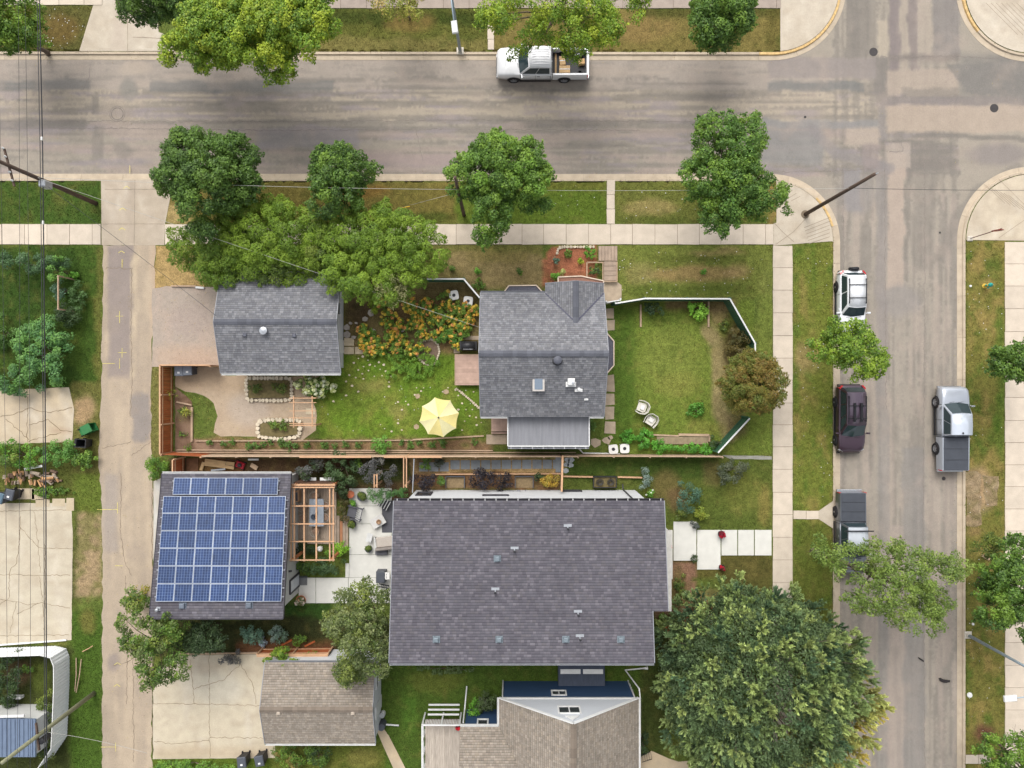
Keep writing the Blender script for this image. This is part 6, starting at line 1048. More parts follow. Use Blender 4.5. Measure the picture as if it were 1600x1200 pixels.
def pickup_bed(t, Ln, Wd, paint, a, top=.98, sill=.42, cover=None):
    """open load bed behind the cab"""
    xr = -Ln / 2; hw = Wd / 2; x1 = a - .1
    m = MB()
    for s in (1, -1): m.add([(xr + .03, s * hw * .965, sill + .04), (x1, s * hw * .98, sill + .02), (x1, s * hw * .99, top - .25), (x1, s * (hw - .05), top), (x1, s * (hw - .17), top), (xr + .03, s * (hw - .19), top - .02), (xr + .03, s * (hw - .07), top - .02), (xr + .03, s * hw * .975, top - .25), (x1, s * (hw - .18), sill + .2), (xr + .03, s * (hw - .2), sill + .2)], [(0, 1, 2, 7), (7, 2, 3, 6), (6, 3, 4, 5), (5, 4, 8, 9), (0, 7, 6, 5, 9), (1, 8, 4, 3, 2), (0, 9, 8, 1)])
    m.each('bed_side', paint, t, world=False)
    m = MB(); m.cbox(xr + .05, 0, sill + .1, .09, Wd * .9, top - sill - .12, ch=.02); m.build('tailgate', paint, t, world=False)
    m = MB(); m.box(xr + .08, -hw + .16, sill + .16, x1 + .04, hw - .16, sill + .22); m.box(x1 - .0, -hw + .08, sill + .1, x1 + .06, hw - .08, top - .01); m.each('bed_floor', M_trimb, t, world=False)
    m = MB(); m.cbox(xr - .06, 0, sill - .02, .18, Wd * .92, .16, ch=.03); m.build('rear_bumper', M_chrome, t, world=False)
    for s in (1, -1): m = MB(); m.box(xr - .01, s * (hw - .16), top - .45, xr + .05, s * (hw + .0), top - .08); m.build('tail_light', M_red, t, world=False)
    if cover:
        m = MB(); m.cbox((xr + x1) / 2 + .02, 0, top - .01, x1 - xr - .04, Wd - .26, .035, ch=.015); cv = m.build('tonneau_cover', cover, t, world=False)
        m = MB(); [m.box(xr + (x1 - xr) * f - .012, -hw + .15, top + .02, xr + (x1 - xr) * f + .012, hw - .15, top + .034) for f in (.33, .66)]; m.build('cover_seam', M_trimb, cv, world=False, kind='stuff')
VG = 'cars parked along the avenue'
D = math.radians
# white SUV, tail at the top of the picture
t = vehicle('white sport utility car with spare wheel on its tail and black roof rack', 'car', 'parked_car', 23.78, 5.78, D(-90), 4.3, 1.82, 1.68, paintm('white_paint', (240, 242, 246), 0), (-1.98, -1.72, .45, 1.0), 1.0, belt=1.02, group=VG)
for xx in (-1.05, -.15): m = MB(); m.bar((xx, -.62, 1.76), (xx, .62, 1.76), .05, .03); m.each('cross_bar', M_trimb, t, world=False)
m = MB(); m.lathe([(.22, -.1), (.33, -.1), (.36, -.05), (.36, .05), (.33, .1), (.001, .1)], 20, (-2.25, .1, .92), axis='x'); m.build('spare_wheel', M_trimb, t, world=False)
t = vehicle('dark maroon sport utility car with bicycle carrier bars on its roof', 'car', 'parked_car', 23.74, -2.45, D(-90), 4.75, 1.88, 1.70, paintm('maroon_paint', (72, 52, 66), .3), (-2.22, -1.88, .35, 1.15), 1.0, belt=1.0, group=VG, roofm=paintm('maroon_roof_paint', (104, 88, 104), .2))
for yy in (-.22, .25):
    m = MB(); m.bar((-1.15, yy, 1.82), (.15, yy, 1.82), .16, .05); m.tube([(-1.1, yy - .06, 1.84), (.1, yy - .06, 1.85)], .03, 5); m.cbox(-.95, yy, 1.84, .16, .2, .08, ch=.02); m.cbox(-.05, yy, 1.84, .14, .2, .1, ch=.02); m.build('bike_carrier', M_trimb, t, world=False)
for xx in (-.95, -.1): m = MB(); m.bar((xx, -.64, 1.79), (xx, .64, 1.79), .05, .03); m.each('cross_bar', M_trimb, t, world=False)
cab = (-.75, -.62, .55, 1.2)
gp = paintm('graphite_paint', (110, 114, 122), .4)
t = vehicle('grey pickup truck with black bed cover, its front under the drooping green tree', 'pickup truck', 'pickup_truck', 23.76, -10.42, D(-90), 5.7, 1.92, 1.83, gp, (-.75, -.6, .95, 1.6), 1.12, belt=1.12, kind='truck', group=VG, rails=False, lamps=False, roofm=paintm('pale_silver_paint', (222, 228, 236), .2))
pickup_bed(t, 5.7, 1.92, gp, -.75, top=1.12, cover=M_tonn); m = MB(); m.bar((-.35, -1.0, 1.95), (-.35, 1.0, 1.95), .08, .04); m.bar((-.35, -.7, 1.95), (-.35, -.7, 1.82), .05, .05); m.bar((-.35, .7, 1.95), (-.35, .7, 1.82), .05, .05); m.each('cross_bar', M_trimb, t, world=False)
sp = paintm('silver_paint', (190, 196, 206), .3)
t = vehicle('silver pickup truck with dark grey bed cover parked on the far side of the avenue', 'pickup truck', 'pickup_truck', 30.88, -3.12, D(90), 5.85, 1.98, 1.86, sp, (-.5, -.4, 1.05, 1.75), 1.16, belt=1.16, kind='truck', group=VG, rails=False, lamps=False, wr=.4, roofm=paintm('light_silver_paint', (214, 222, 234), .2))
pickup_bed(t, 5.85, 1.98, sp, -.5, top=1.16, cover=M_tonn); m = MB(); m.cbox(-.25, 0, 1.9, .12, .06, .1, ch=.02); m.build('roof_antenna', M_trimb, t, world=False)
wp = paintm('van_white_paint', (238, 238, 240), 0)
t = wt_ = vehicle('white crew cab pickup truck with loaded open bed parked on the street', 'pickup truck', 'pickup_truck', 2.12, 22.45, D(180), 6.35, 2.02, 1.86, wp, (-.62, -.55, .95, 1.6), 1.16, belt=1.16, kind='truck', rails=False, lamps=False, wr=.4)
pickup_bed(t, 6.35, 2.02, wp, -.62, top=1.16)
m = MB(); [m.bar((-.45, y_ * .17, 1.915), (.75, y_ * .17, 1.905), .02, .02) for y_ in range(-3, 4)]; m.build('roof_rib', wp, t, world=False, kind='stuff')
# cargo: separate things standing in the bed (truck local -> world is a half turn)
bz = RZ0 + .64
def cargo(name, lb, cat, lx, ly, sx, sy, sz, mm, rz=0., z=bz, build=None):
    o = thing(name, lb, cat, (2.12 - lx, 22.45 - ly, z), rz); m = MB(); m.cbox(0, 0, 0, sx, sy, sz, ch=.01); m.build('box_body', mm, o, world=False)
    m = MB(); m.cbox(0, 0, sz, sx * .96, sy * .08, .006); m.build('tape' if 'cardboard' in lb else 'lid_bar', M_kpaint if 'cardboard' in lb else M_galv, o, world=False); return o
M_card = mat('cardboard', L(206, 168, 120), rough=.9, var=.1); M_wood = mat('raw_wood', L(196, 164, 122), rough=.85, var=.2, scale=3, stretch=(1, 8, 1))
cargo('cardboard_box', 'tan cardboard box by the tailgate of the white pickup', 'box', -2.75, -.1, .42, .36, .3, M_card, .1)
cargo('tool_box', 'black tool case with pale handle in the far rear corner of the white pickup bed', 'tool box', -2.55, -.6, .6, .34, .3, M_black, .3)
cargo('plywood_crate', 'large pale wooden crate in the middle of the white pickup bed', 'crate', -1.55, .5, .75, .5, .42, M_wood); cargo('plywood_crate', 'smaller wooden crate under the leaves in the white pickup bed', 'crate', -1.4, -.15, .4, .6, .3, M_wood, .1)
m = MB(); m.bar((2.12 + .95, 22.45 - .75, bz + .04), (2.12 + .95, 22.45 + .75, bz + .04), .12, .05); o = m.build('lumber', M_wood); tag(centred(o), 'pale board lying across the white pickup bed behind the cab', 'board')
m = MB(); m.lathe([(.11, 0), (.14, .3), (.13, .3), (.1, .03), (.001, .03)], 14, (2.12 + 2.62, 22.45 - .68, bz)); o = m.build('bucket', M_black); tag(centred(o), 'small black bucket in the near rear corner of the white pickup bed', 'bucket')
# ================================================================ FENCES, POLES, WIRES, GARDEN THINGS
M_cedar = mat('cedar_boards', L(176, 96, 54), rough=.85, var=.18, scale=2, stretch=(5, 5, .6), rnd=.14); M_cedarl = mat('cedar_light', L(208, 166, 130), rough=.8, var=.12, scale=3, rnd=.08); M_rawc = mat('grey_weathered_wood', L(186, 160, 134), rough=.9, var=.15, scale=3, rnd=.08)
M_green = mat('green_fence_paint', L(62, 104, 78), rough=.7, var=.1, rnd=.06); M_pole = mat('pole_wood', L(96, 80, 70), rough=.95, var=.3, scale=3, stretch=(6, 6, .5)); M_wire = mat('wire', L(60, 62, 66), rough=.6, var=0); M_wirel = mat('pale_wire', L(190, 188, 180), rough=.6, var=0)
def board_fence(t, a, b, ht, pitch, mb_, m_rail, cap=None, gap=.012, thick=.025, rails=True, posts=True, side=1, bname='board', capm=None, postw=.1):
    a = Vector(a); b = Vector(b); d = (b - a); ln = d.length; d /= ln; n = max(1, int(round(ln / pitch))); w_ = ln / n; sd = Vector((-d.y, d.x, 0)) * side; rz = math.atan2(d.y, d.x)
    if bname:
        r = random.Random(int(ln * 100)); me = None; inv = wmat(t).inverted()
        for i in range(n):
            if me is None: q = MB(); q.cbox(0, 0, 0, w_ - gap, thick, ht, ch=.006); me = q.mesh('board'); me.materials.append(mb_)
            o = link_mesh(bname, me, None, t); p = inv @ (a + d * w_ * (i + .5) + Vector((0, 0, .03 + r.uniform(-.01, .01)))); o.location = p; o.rotation_euler = (0, 0, rz + r.uniform(-.01, .01))
    if rails:
        for z in (.3, ht - .25): q = MB(); q.bar(a + sd * .045 + Vector((0, 0, z)), b + sd * .045 + Vector((0, 0, z)), .04, .09); q.build('rail', m_rail, t)
    if posts:
        k = max(1, int(round(ln / 2.4)))
        for i in range(k + 1): p = a + d * ln * i / k + sd * .07; q = MB(); q.cbox(p.x, p.y, 0, postw, postw, ht + .04, rz=rz, ch=.01); q.build('post', m_rail, t)
    if cap: q = MB(); q.bar(a + Vector((0, 0, ht + .05)), b + Vector((0, 0, ht + .05)), cap, .035); q.build('cap_rail', capm or m_rail, t)
# cedar fence round the gravel yard
t = thing('fence', 'orange cedar board fence beside the alley around the gravel yard', 'fence', P(268, 640))
e0, e1, e2, e3 = P(270, 571.5), P(270, 706), P(345, 571.5), P(330, 709)
board_fence(t, e0, e1, 1.8, .145, M_cedar, M_cedarl, cap=.1, side=1); board_fence(t, e0, e2, 1.8, .145, M_cedar, M_cedarl, cap=.09, side=-1); board_fence(t, e1, e3, 1.7, .145, M_cedar, M_cedarl, side=-1)
# long fence between the two gardens
t = thing('fence', 'long weathered board fence running between the two gardens', 'fence', P(720, 711))
board_fence(t, P(331, 709), P(900, 709.5), 1.6, .16, M_rawc, M_rawc, cap=.1, side=-1, thick=.03); board_fence(t, P(900, 709.5), P(1121, 710.5), 1.25, .16, M_rawc, M_rawc, cap=.09, side=-1)
m = MB(); m.bar(P(276, 703, .12), P(770, 704, .12), .06, .2); m.bar(P(276, 706.5, .25), P(900, 707, .25), .06, .06); m.build('ground_board', M_rawc, t)
for x0, x1 in ((468, 580), (600, 690)): m = MB(); m.bar(P(x0, 713.5, 1.85), P(x1, 713.5, 1.85), .16, .07); m.build('beam', M_cedarl, t)
t = thing('wooden_screen', 'short brown plank gate between the cedar fence and the solar garage', 'gate', P(290, 728)); board_fence(t, P(288, 714), P(288, 738), 1.7, .14, M_cedar, M_cedarl, cap=.08); m = MB(); m.box(*P(292, 716)[:2], 0, *P(310, 738)[:2], .06); m.build('floor_board', mat('brown_plank', L(120, 86, 62), rough=.9, var=.2, scale=4), t)
# green fences with white caps
t = thing('fence', 'green board fence with white cap around the front lawn, with open middle', 'fence', P(1080, 470)); pts = [P(956, 478), P(1001, 470.5), P(1130, 471), P(1168, 538), P(1168.5, 560)]
for a, b in zip(pts[:-1], pts[1:]): board_fence(t, a, b, 1.5, .155, M_green, M_green, cap=.1, side=1, thick=.03, capm=M_trimw)
t = thing('fence', 'green board fence with white cap slanting to the lower corner of the front lawn', 'fence', P(1140, 680)); board_fence(t, P(1160, 652), P(1112, 704), 1.5, .155, M_green, M_green, cap=.1, side=-1, thick=.03, capm=M_trimw)
t = thing('fence', 'green board fence with white cap between the hedge trees and the main house', 'fence', P(700, 442)); pts = [P(658, 441), P(727, 441), P(751, 469.5)]
for a, b in zip(pts[:-1], pts[1:]): board_fence(t, a, b, 1.5, .155, M_green, M_green, cap=.1, side=1, thick=.03, capm=M_trimw)
t = thing('gate', 'white topped gate between the main house and the green fence', 'gate', P(958, 474)); board_fence(t, P(944, 475.5), P(966, 472), 1.2, .15, M_trimw, M_trimw, cap=.08, posts=True)
# corrugated fence at the lower left
M_corr = mat('corrugated_steel', L(250, 252, 255), rough=.6, var=.05)
t = thing('fence', 'white corrugated metal fence with rounded corner at the lower left', 'fence', P(105, 1080))
def corr(a, b, ht):
    a = Vector(a); b = Vector(b); d = (b - a); ln = d.length; d /= ln; n = int(ln / .055); sd = Vector((-d.y, d.x, 0)); m = MB(); vs = []
    for i in range(n + 1): p = a + d * ln * i / n + sd * .01 * (1 if i % 4 < 2 else -1); vs += [(p.x, p.y, 0.02), (p.x, p.y, ht)]
    m.add(vs, [(2 * i, 2 * i + 2, 2 * i + 3, 2 * i + 1) for i in range(n)]); m.build('metal_sheet', M_corr, t, fix=False)
pp = [P(-60, 1014), P(88, 1009), P(104, 1013), P(109, 1026), P(109, 1060), P(107, 1110), P(105, 1150), P(84, 1181)]
for a, b in zip(pp[:-1], pp[1:]): corr(a, b, 1.75)
m = MB(); [m.bar(a + Vector((0, 0, 1.76)), b + Vector((0, 0, 1.76)), .05, .03) for a, b in zip(pp[:-1], pp[1:])]; m.build('top_trim', M_trimw, t)
t = thing('timber_edge', 'long white board lying along the lower edge of the cracked concrete pad', 'board', P(50, 1005)); m = MB(); m.bar(P(-60, 1012, .06), P(104, 1000, .06), .1, .1); m.build('board', M_trimw, t)
for x0, y0, w_ in ((18, 1087, 20), (8, 1106, 18), (0, 1114, 24)): m = MB(); m.cbox(*P(x0 + w_ / 2, y0)[:2], 0, w_ / 22, .16, .4); o = m.build('bench_plank', M_trimw); tag(centred(o), {18: 'upper white plank step by the bottom left shed', 8: 'middle white plank step by the bottom left shed', 0: 'lowest white plank step touching the bottom left shed'}[x0], 'step')
# archway in the left yard
t = thing('arbour', 'pale wooden arbour frame with a long thin post in the left yard', 'arbour', P(90, 440)); m = MB(); m.bar(P(91, 430, 1.9), P(91, 484, 1.9), .07, .09); m.build('beam', M_rawc, t)
for y in (431, 483): m = MB(); q = P(91, y, 1.9); m.cbox(q.x, q.y, 0, .09, .09, 1.86); m.build('post', M_rawc, t)

# ---- utility poles and wires
def utility_pole(label, base, top, h, r=.16, mm=None, arm=None):
    b = P(*base); tp = P(*top, h); t = thing('utility_pole', label, 'utility pole', b); m = MB(); m.tube([b - Vector((0, 0, .2)), b.lerp(tp, .5), tp], [r, r * .85, r * .68], 12); m.build('pole', mm or M_pole, t, smooth=True); return t, b, tp
t1, b1, p1 = utility_pole('tall brown wooden utility pole with transformer, left of the alley beside the street', (150, 318), (-4, 251), 9.5)
m = MB(); q = b1.lerp(p1, .62); m.cbox(q.x + .25, q.y - .3, q.z - .5, .42, .42, .75, ch=.06); m.build('transformer', M_galv, t1)
q = b1.lerp(p1, .9); m = MB(); m.bar(q + Vector((-.3, 1.0, 0)), q + Vector((.3, -1.2, 0)), .1, .1); m.build('crossarm', M_pole, t1)
for f in (-.9, -.4, .5, 1.0): m = MB(); c_ = q + Vector((-f * .28, f, .05)); m.lathe([(.04, 0), (.06, .05), (.03, .09), (.06, .13), (.02, .2)], 8, c_); m.build('insulator', M_trimw, t1)
t2, b2, p2 = utility_pole('slim brown utility pole beside the tall bright green tree', (725, 336), (711, 277), 9.4, .13)
t3, b3, p3 = utility_pole('dark brown utility pole leaning into view at the street corner', (1258, 335), (1367, 272), 9.6, .14)
m = MB(); m.lathe([(.3, 0), (.28, .04)], 14, (b3.x, b3.y, .03)); m.build('base_ring', M_bed, t3)
m = MB(); m.tube([p3 + Vector((0, 0, -.1)), p3 + Vector((.15, .05, .1))], .03, 5); m.build('pole_top_pin', M_galv, t3)
t4, b4, p4 = utility_pole('pale green-grey utility pole crossing the white corrugated fence', (147, 1083), (3, 1192), 9.3, .16, mat('treated_pole', L(146, 146, 118), rough=.95, var=.2, scale=3, stretch=(6, 6, .5)))
q = b4.lerp(p4, .66); m = MB(); m.bar(q + Vector((-.1, .8, 0)), q + Vector((.1, -.9, 0)), .1, .12); m.build('crossarm', M_pole, t4); m = MB(); m.lathe([(.2, -.7), (.2, .0), (.05, .05)], 14, q + Vector((.2, -.35, 0))); m.build('transformer', M_black, t4)
def wire(label, a, b, r=.014, sag=.35, mm=None, n=14, name='wire', kinks=0, cat='cable'):
    a = Vector(a); b = Vector(b); rs = random.Random(int(a.x * 10)); pts = [a.lerp(b, i / n) - Vector((0, 0, sag * 4 * (i / n) * (1 - i / n))) + Vector((rs.uniform(-kinks, kinks), rs.uniform(-kinks, kinks), 0)) for i in range(n + 1)]
    m = MB(); m.tube(pts, r, 5); o = m.build(name, mm or M_wire, smooth=True, fix=False); tag(centred(o), label, cat)
wire('thick dark bundled cable running along the left side from top to bottom, right one', P(61, -60, 6.2), P(73, 1260, 6.2), .035, .2, kinks=.03, name='cable'); wire('grey cable running beside the thick one along the left side', P(57, -60, 6.4), P(70, 1260, 6.4), .022, .2, kinks=.02, name='cable')
for x0, x1, lb in ((-6, 12, 'faint thin power line nearest the left edge'), (28, 26, 'faint thin power line second from the left edge'), (38, 47, 'faint thin power line third from the left edge')): wire(lb, P(x0, -60, 9.2), P(x1, 1260, 9.2), .010, .2)
m = MB(); 
for lb, px, py, h in (('small white clamp on the cables over the upper left sidewalk', 68, 348, 6.2), ('small white clamp on the cables over the street', 66, 217, 6.2)): m = MB(); m.cbox(*P(px, py, h), .1, .22, .1, ch=.02); o = m.build('cable_clamp', M_trimw); tag(centred(o), lb, 'clamp')
A1 = b1.lerp(p1, .66); A2 = b2.lerp(p2, .72); A3 = b3.lerp(p3, .70)
wire('pale wire from the left edge to the pole with transformer', P(-60, 282, 6.2), A1, .011, .1, M_wirel); wire('pale wire spanning from the transformer pole to the slim pole', A1, A2, .011, .5, M_wirel); wire('thin wire spanning from the slim pole to the corner pole', A2, A3, .010, .4, M_wirel, name='wire'); wire('thin wire from the corner pole to the right edge over the avenue', A3, P(1660, 297, 6.8), .014, .2)
wire('service wire slanting from the transformer pole over the hedge trees to the main house', A1, P(751, 512, 3.9), .011, .5, M_wirel); wire('service wire from the transformer pole to the grey garage', A1 + Vector((0, -.1, -.4)), P(346, 500, 3.6), .012, .3)
wire('guy wire with yellow guard beside the slim pole', A2 - Vector((0, 0, .6)), P(628, 324, .1), .012, 0, M_wirel, n=2, name='guy_wire'); m = MB(); a = P(640, 322.5, .55); b = P(626, 325.5, .05); m.tube([a, b], .045, 6); o = m.build('guy_guard', mat('yellow_plastic', L(236, 190, 70), rough=.5)); tag(centred(o), 'yellow plastic sleeve at the foot of the guy wire', 'wire guard')
wire('service wire from the pale pole over the alley to the lower pad', b4.lerp(p4, .6), P(230, 1177, 4.2), .012, .2, M_wirel)
# ---- street lamps
M_lampp = mat('lamp_pole_paint', L(170, 186, 196), rough=.5, metal=.1, var=.05)
def street_lamp(label, base, h, armdir, armlen, basecol=None):
    b = P(*base); t = thing('street_lamp', label, 'street lamp', b); m = MB(); m.tube([b, b + Vector((0, 0, h * .5)), b + Vector((0, 0, h))], [.12, .09, .06], 10); m.build('pole', M_lampp, t, smooth=True, fix=False)
    m = MB(); m.cbox(b.x, b.y, 0, .5, .5, .09, ch=.03); m.cbox(b.x, b.y, .09, .3, .3, .12, ch=.04); m.build('base_plate', mat('lamp_base', L(214, 206, 192), rough=.8), t)
    d = Vector((*armdir, 0)).normalized(); a0 = b + Vector((0, 0, h - .1)); e = b + d * armlen + Vector((0, 0, h + .35)); m = MB(); m.tube([a0, a0 + d * armlen * .4 + Vector((0, 0, .4)), e], [.05, .045, .035], 8); m.build('arm', M_lampp, t, smooth=True, fix=False)
    m = MB(); rz = math.atan2(d.y, d.x); m.cbox(e.x + d.x * .3, e.y + d.y * .3, e.z - .08, .72, .34, .16, rz=rz, ch=.05); m.build('lamp_head', M_trimw, t); return t
street_lamp('tall pale street lamp on the top verge above the white pickup', (719, 80), 9.0, (.35, -2.9), 2.75); 
street_lamp('pale street lamp on the far verge whose pole leans to the right edge', (1512, 992), 9.0, (-3.1, -.3), 3.3)
# ---- stop sign
b = P(1515, 373); t = thing('stop_sign', 'red octagonal stop sign on a thin post seen edge-on at the right corner', 'stop sign', b); m = MB(); m.tube([b, b + Vector((0, 0, 3.3))], .03, 6); m.build('post', mat('rusty_post', L(120, 84, 80), rough=.7), t)
m = MB(); m.cbox(b.x, b.y, .0, .36, .36, .12, ch=.05); m.build('footing', mat('lamp_base'), t)
m = MB(); oc = [(b.x + .37 * math.cos(math.radians(22.5 + 45 * k)), 2.9 + .37 * math.sin(math.radians(22.5 + 45 * k))) for k in range(8)]; m.add([(x, b.y - .035, z) for x, z in oc] + [(x, b.y - .045, z) for x, z in oc], [tuple(range(8)), tuple(range(15, 7, -1))] + [(i, 8 + i, 8 + (i + 1) % 8, (i + 1) % 8) for i in range(8)]); sg = m.build('sign_plate', mat('sign_red', L(190, 34, 40), rough=.4, var=.03), t)
cu = bpy.data.curves.new('lettering', 'FONT'); cu.body = 'STOP'; cu.size = .27; cu.align_x = 'CENTER'; cu.align_y = 'CENTER'; cu.extrude = .002; to = bpy.data.objects.new('tmp', cu); COL.objects.link(to); dg = bpy.context.evaluated_depsgraph_get(); me = bpy.data.meshes.new_from_object(to.evaluated_get(dg)); bpy.data.objects.remove(to)
lo = link_mesh('lettering', me, mat('sign_white', L(236, 236, 236), rough=.5, var=0), sg); lo.location = Vector((0, -.049, 2.9)); lo.rotation_euler = (math.pi / 2, 0, 0)
# ---- hydrant
b = P(1538, 447); t = thing('fire_hydrant', 'yellow fire hydrant with teal cap on the far verge', 'fire hydrant', b); m = MB(); m.lathe([(.17, 0), (.17, .05), (.12, .06), (.12, .5), (.15, .52), (.15, .56), (.12, .58)], 16, (b.x, b.y, 0)); m.build('body', mat('hydrant_yellow', L(230, 196, 84), rough=.5), t, smooth=False)
m = MB(); m.lathe([(.14, .58), (.15, .66), (.11, .76), (.04, .82), (.04, .88)], 16, (b.x, b.y, 0)); m.build('bonnet', mat('hydrant_teal', L(40, 160, 150), rough=.5), t)
for dx, dy in ((.2, 0), (-.2, 0), (0, -.22)): m = MB(); m.tube([(b.x, b.y, .42), (b.x + dx, b.y + dy, .42)], .06, 8); m.build('nozzle', mat('hydrant_teal'), t)
for px, py, lb in ((1516, 447, 'small pale valve cap on the far verge beside the hydrant'), (1515, 1086, 'pale stone valve box on the verge below the lamp'), (1520, 975, 'small white scrap of paper on the verge above the lamp')): m = MB(); m.lathe([(.09 if py != 1086 else .2, 0), (.08 if py != 1086 else .17, .06), (.001, .06)], 10, P(px, py)); o = m.build('valve_cap', M_trimw); tag(centred(o), lb, 'valve cap' if 'scrap' not in lb else 'paper scrap')

# ---- wheelie bins
def bin_proto(name, label, cat, mb_, ml, loc, rz, group=None, open_=False, lying=False):
    t = thing(name, label, cat, loc, rz, group); W = dict(world=False); m = MB(); w0, w1, h = .24, .3, .98
    vs = [(-w0, -w0 * 1.1, 0.05), (w0, -w0 * 1.1, .05), (w0, w0 * 1.1, .05), (-w0, w0 * 1.1, .05), (-w1, -w1 * 1.2, h), (w1, -w1 * 1.2, h), (w1, w1 * 1.2, h), (-w1, w1 * 1.2, h)]
    k = .86; vs += [(x * k, y * k, h) for x, y, z in vs[4:]] + [(x * k, y * k, .1) for x, y, z in vs[:4]]
    m.add(vs, [(3, 2, 1, 0), (0, 1, 5, 4), (1, 2, 6, 5), (2, 3, 7, 6), (3, 0, 4, 7), (4, 5, 9, 8), (5, 6, 10, 9), (6, 7, 11, 10), (7, 4, 8, 11), (8, 9, 13, 12), (9, 10, 14, 13), (10, 11, 15, 14), (11, 8, 12, 15), (12, 13, 14, 15)]); m.build('bin_body', mb_, t, **W)
    m = MB()
    if open_: m.add([(-w1, w1 * 1.25, h), (w1, w1 * 1.25, h), (w1, w1 * 1.3 + .1, h - .6), (-w1, w1 * 1.3 + .1, h - .6), (-w1, w1 * 1.25 + .05, h + .02), (w1, w1 * 1.25 + .05, h + .02), (w1, w1 * 1.3 + .16, h - .6), (-w1, w1 * 1.3 + .16, h - .6)], [(0, 1, 2, 3), (7, 6, 5, 4), (0, 4, 5, 1), (1, 5, 6, 2), (2, 6, 7, 3), (3, 7, 4, 0)])
    else: m.cbox(0, .02, h, w1 * 2.08, w1 * 2.5, .09, ch=.05)
    m.build('lid', ml, t, **W)
    if not open_: m = MB(); m.cbox(.0, -.12, h + .09, .16, .12, .006); m.build('label_plate', M_trimw, t, **W)
    for s in (1, -1): m = MB(); m.lathe([(.1, -.03), (.1, .03)], 12, (s * (w0 + .02), w0 * 1.15, .1), axis='x'); m.build('wheel', M_tyre, t, **W)
    m = MB(); m.tube([(-w1 * .8, w1 * 1.3, h - .04), (w1 * .8, w1 * 1.3, h - .04)], .02, 6); m.build('handle', M_black, t, **W)
    if lying: t.rotation_euler = (math.pi / 2 - .06, 0, rz); t.location.z = .36
    return t
M_bing = mat('bin_grey', L(84, 88, 96), rough=.5, var=.06); M_binl = mat('bin_lid_grey', L(122, 128, 138), rough=.45, var=.05); M_bgreen = mat('bin_green', L(44, 116, 62), rough=.5, var=.08)
bin_proto('wheelie_bin', 'grey wheeled bin left one of the pair inside the cedar fence', 'wheeled bin', M_bing, M_binl, P(290, 580), 0, 'bins inside the cedar fence'); bin_proto('wheelie_bin', 'grey wheeled bin right one of the pair inside the cedar fence, nearer the garage', 'wheeled bin', M_bing, M_binl, P(303, 579), .05, 'bins inside the cedar fence')
bin_proto('wheelie_bin', 'blue-grey wheeled bin cut by the left edge below the log pile', 'wheeled bin', M_bing, mat('bin_lid_blue', L(96, 120, 136), rough=.45), P(14, 775), -.3); bin_proto('wheelie_bin', 'dark grey wheeled bin below the log pile, right of the blue-grey one', 'wheeled bin', M_black, M_bing, P(30, 770), -.25)
bin_proto('wheelie_bin', 'dark grey wheeled bin left one at the bottom hedge', 'wheeled bin', M_black, M_bing, P(386, 1180), .1); bin_proto('wheelie_bin', 'dark grey wheeled bin right one at the bottom hedge', 'wheeled bin', M_black, M_bing, P(413, 1178), .2)
bin_proto('wheelie_bin', 'black open wheeled bin standing beside the alley', 'wheeled bin', M_black, M_black, P(139, 691), 1.5, open_=True)
bin_proto('wheelie_bin', 'green wheeled bin tipped over beside the alley', 'wheeled bin', M_bgreen, M_bgreen, P(133, 676), D(118), open_=True, lying=True)
for lb, px, py, h, r_, mm in (('white round barrel beside the brown garage wall', 599, 1113, .5, .19, M_trimw), ('dark round barrel beside the brown garage door', 599, 1128, .8, .26, M_bing)):
    t = thing('barrel', lb, 'barrel', P(px, py)); m = MB(); q = P(px, py); m.lathe([(r_ * .9, 0), (r_, h * .3), (r_, h * .7), (r_ * .92, h)], 16, q); m.build('barrel_body', mm, t); m = MB(); m.lathe([(r_ * .96, h), (r_ * .96, h + .03), (r_ * .8, h + .04), (.01, h + .04)], 16, q); m.build('lid', mat('barrel_lid', L(180, 184, 184) if mm is M_trimw else L(84, 88, 96)) if mm is M_trimw else M_bing, t)
m = MB(); m.tube([P(602, 1132, .35), P(623, 1133.5, .12)], .06, 6); o = m.build('drain_pipe', M_trimw); tag(centred(o), 'short white drain pipe lying beside the dark barrel', 'pipe')
# ---- log pile
rr = random.Random(8); M_logs = [mat('log_bark', L(122, 100, 84), rough=.95, var=.3, scale=6), mat('log_split', L(196, 152, 108), rough=.9, var=.25, scale=5), mat('log_pale', L(176, 160, 142), rough=.9, var=.2, scale=5)]
for i in range(46):
    x = rr.uniform(4, 92); y = rr.uniform(737, 756) - (x < 40) * 1; z = rr.choice([.1, .1, .28, .42]); q = P(x, y, z); a = D(90 + rr.uniform(-18, 18)) if x < 55 else D(rr.uniform(-70, 30)); l_ = rr.uniform(.25, .42) if x < 55 else rr.uniform(.4, .8); r_ = rr.uniform(.06, .13); d = Vector((math.cos(a), math.sin(a), rr.uniform(-.2, .2))) * l_ / 2
    m = MB(); m.tube([q - d, q, q + d], [r_, r_ * rr.uniform(.9, 1.1), r_ * .95], rr.choice([4, 5, 7])); o = m.build('log', rr.choice(M_logs)); tag(centred(o), 'cut firewood log in the pile beside the two grey bins at the left edge', 'log', 'firewood logs in the pile')
m = MB(); m.bar(P(38, 733, .5), P(66, 728, .5), .16, .04); o = m.build('board', M_trimw); tag(centred(o), 'white board lying on top of the log pile', 'board')
m = MB(); m.tube([P(62, 752, .1), P(97, 751, .1)], [.09, .07], 7); o = m.build('branch', M_logs[0]); tag(centred(o), 'long log at the right foot of the firewood pile', 'log')
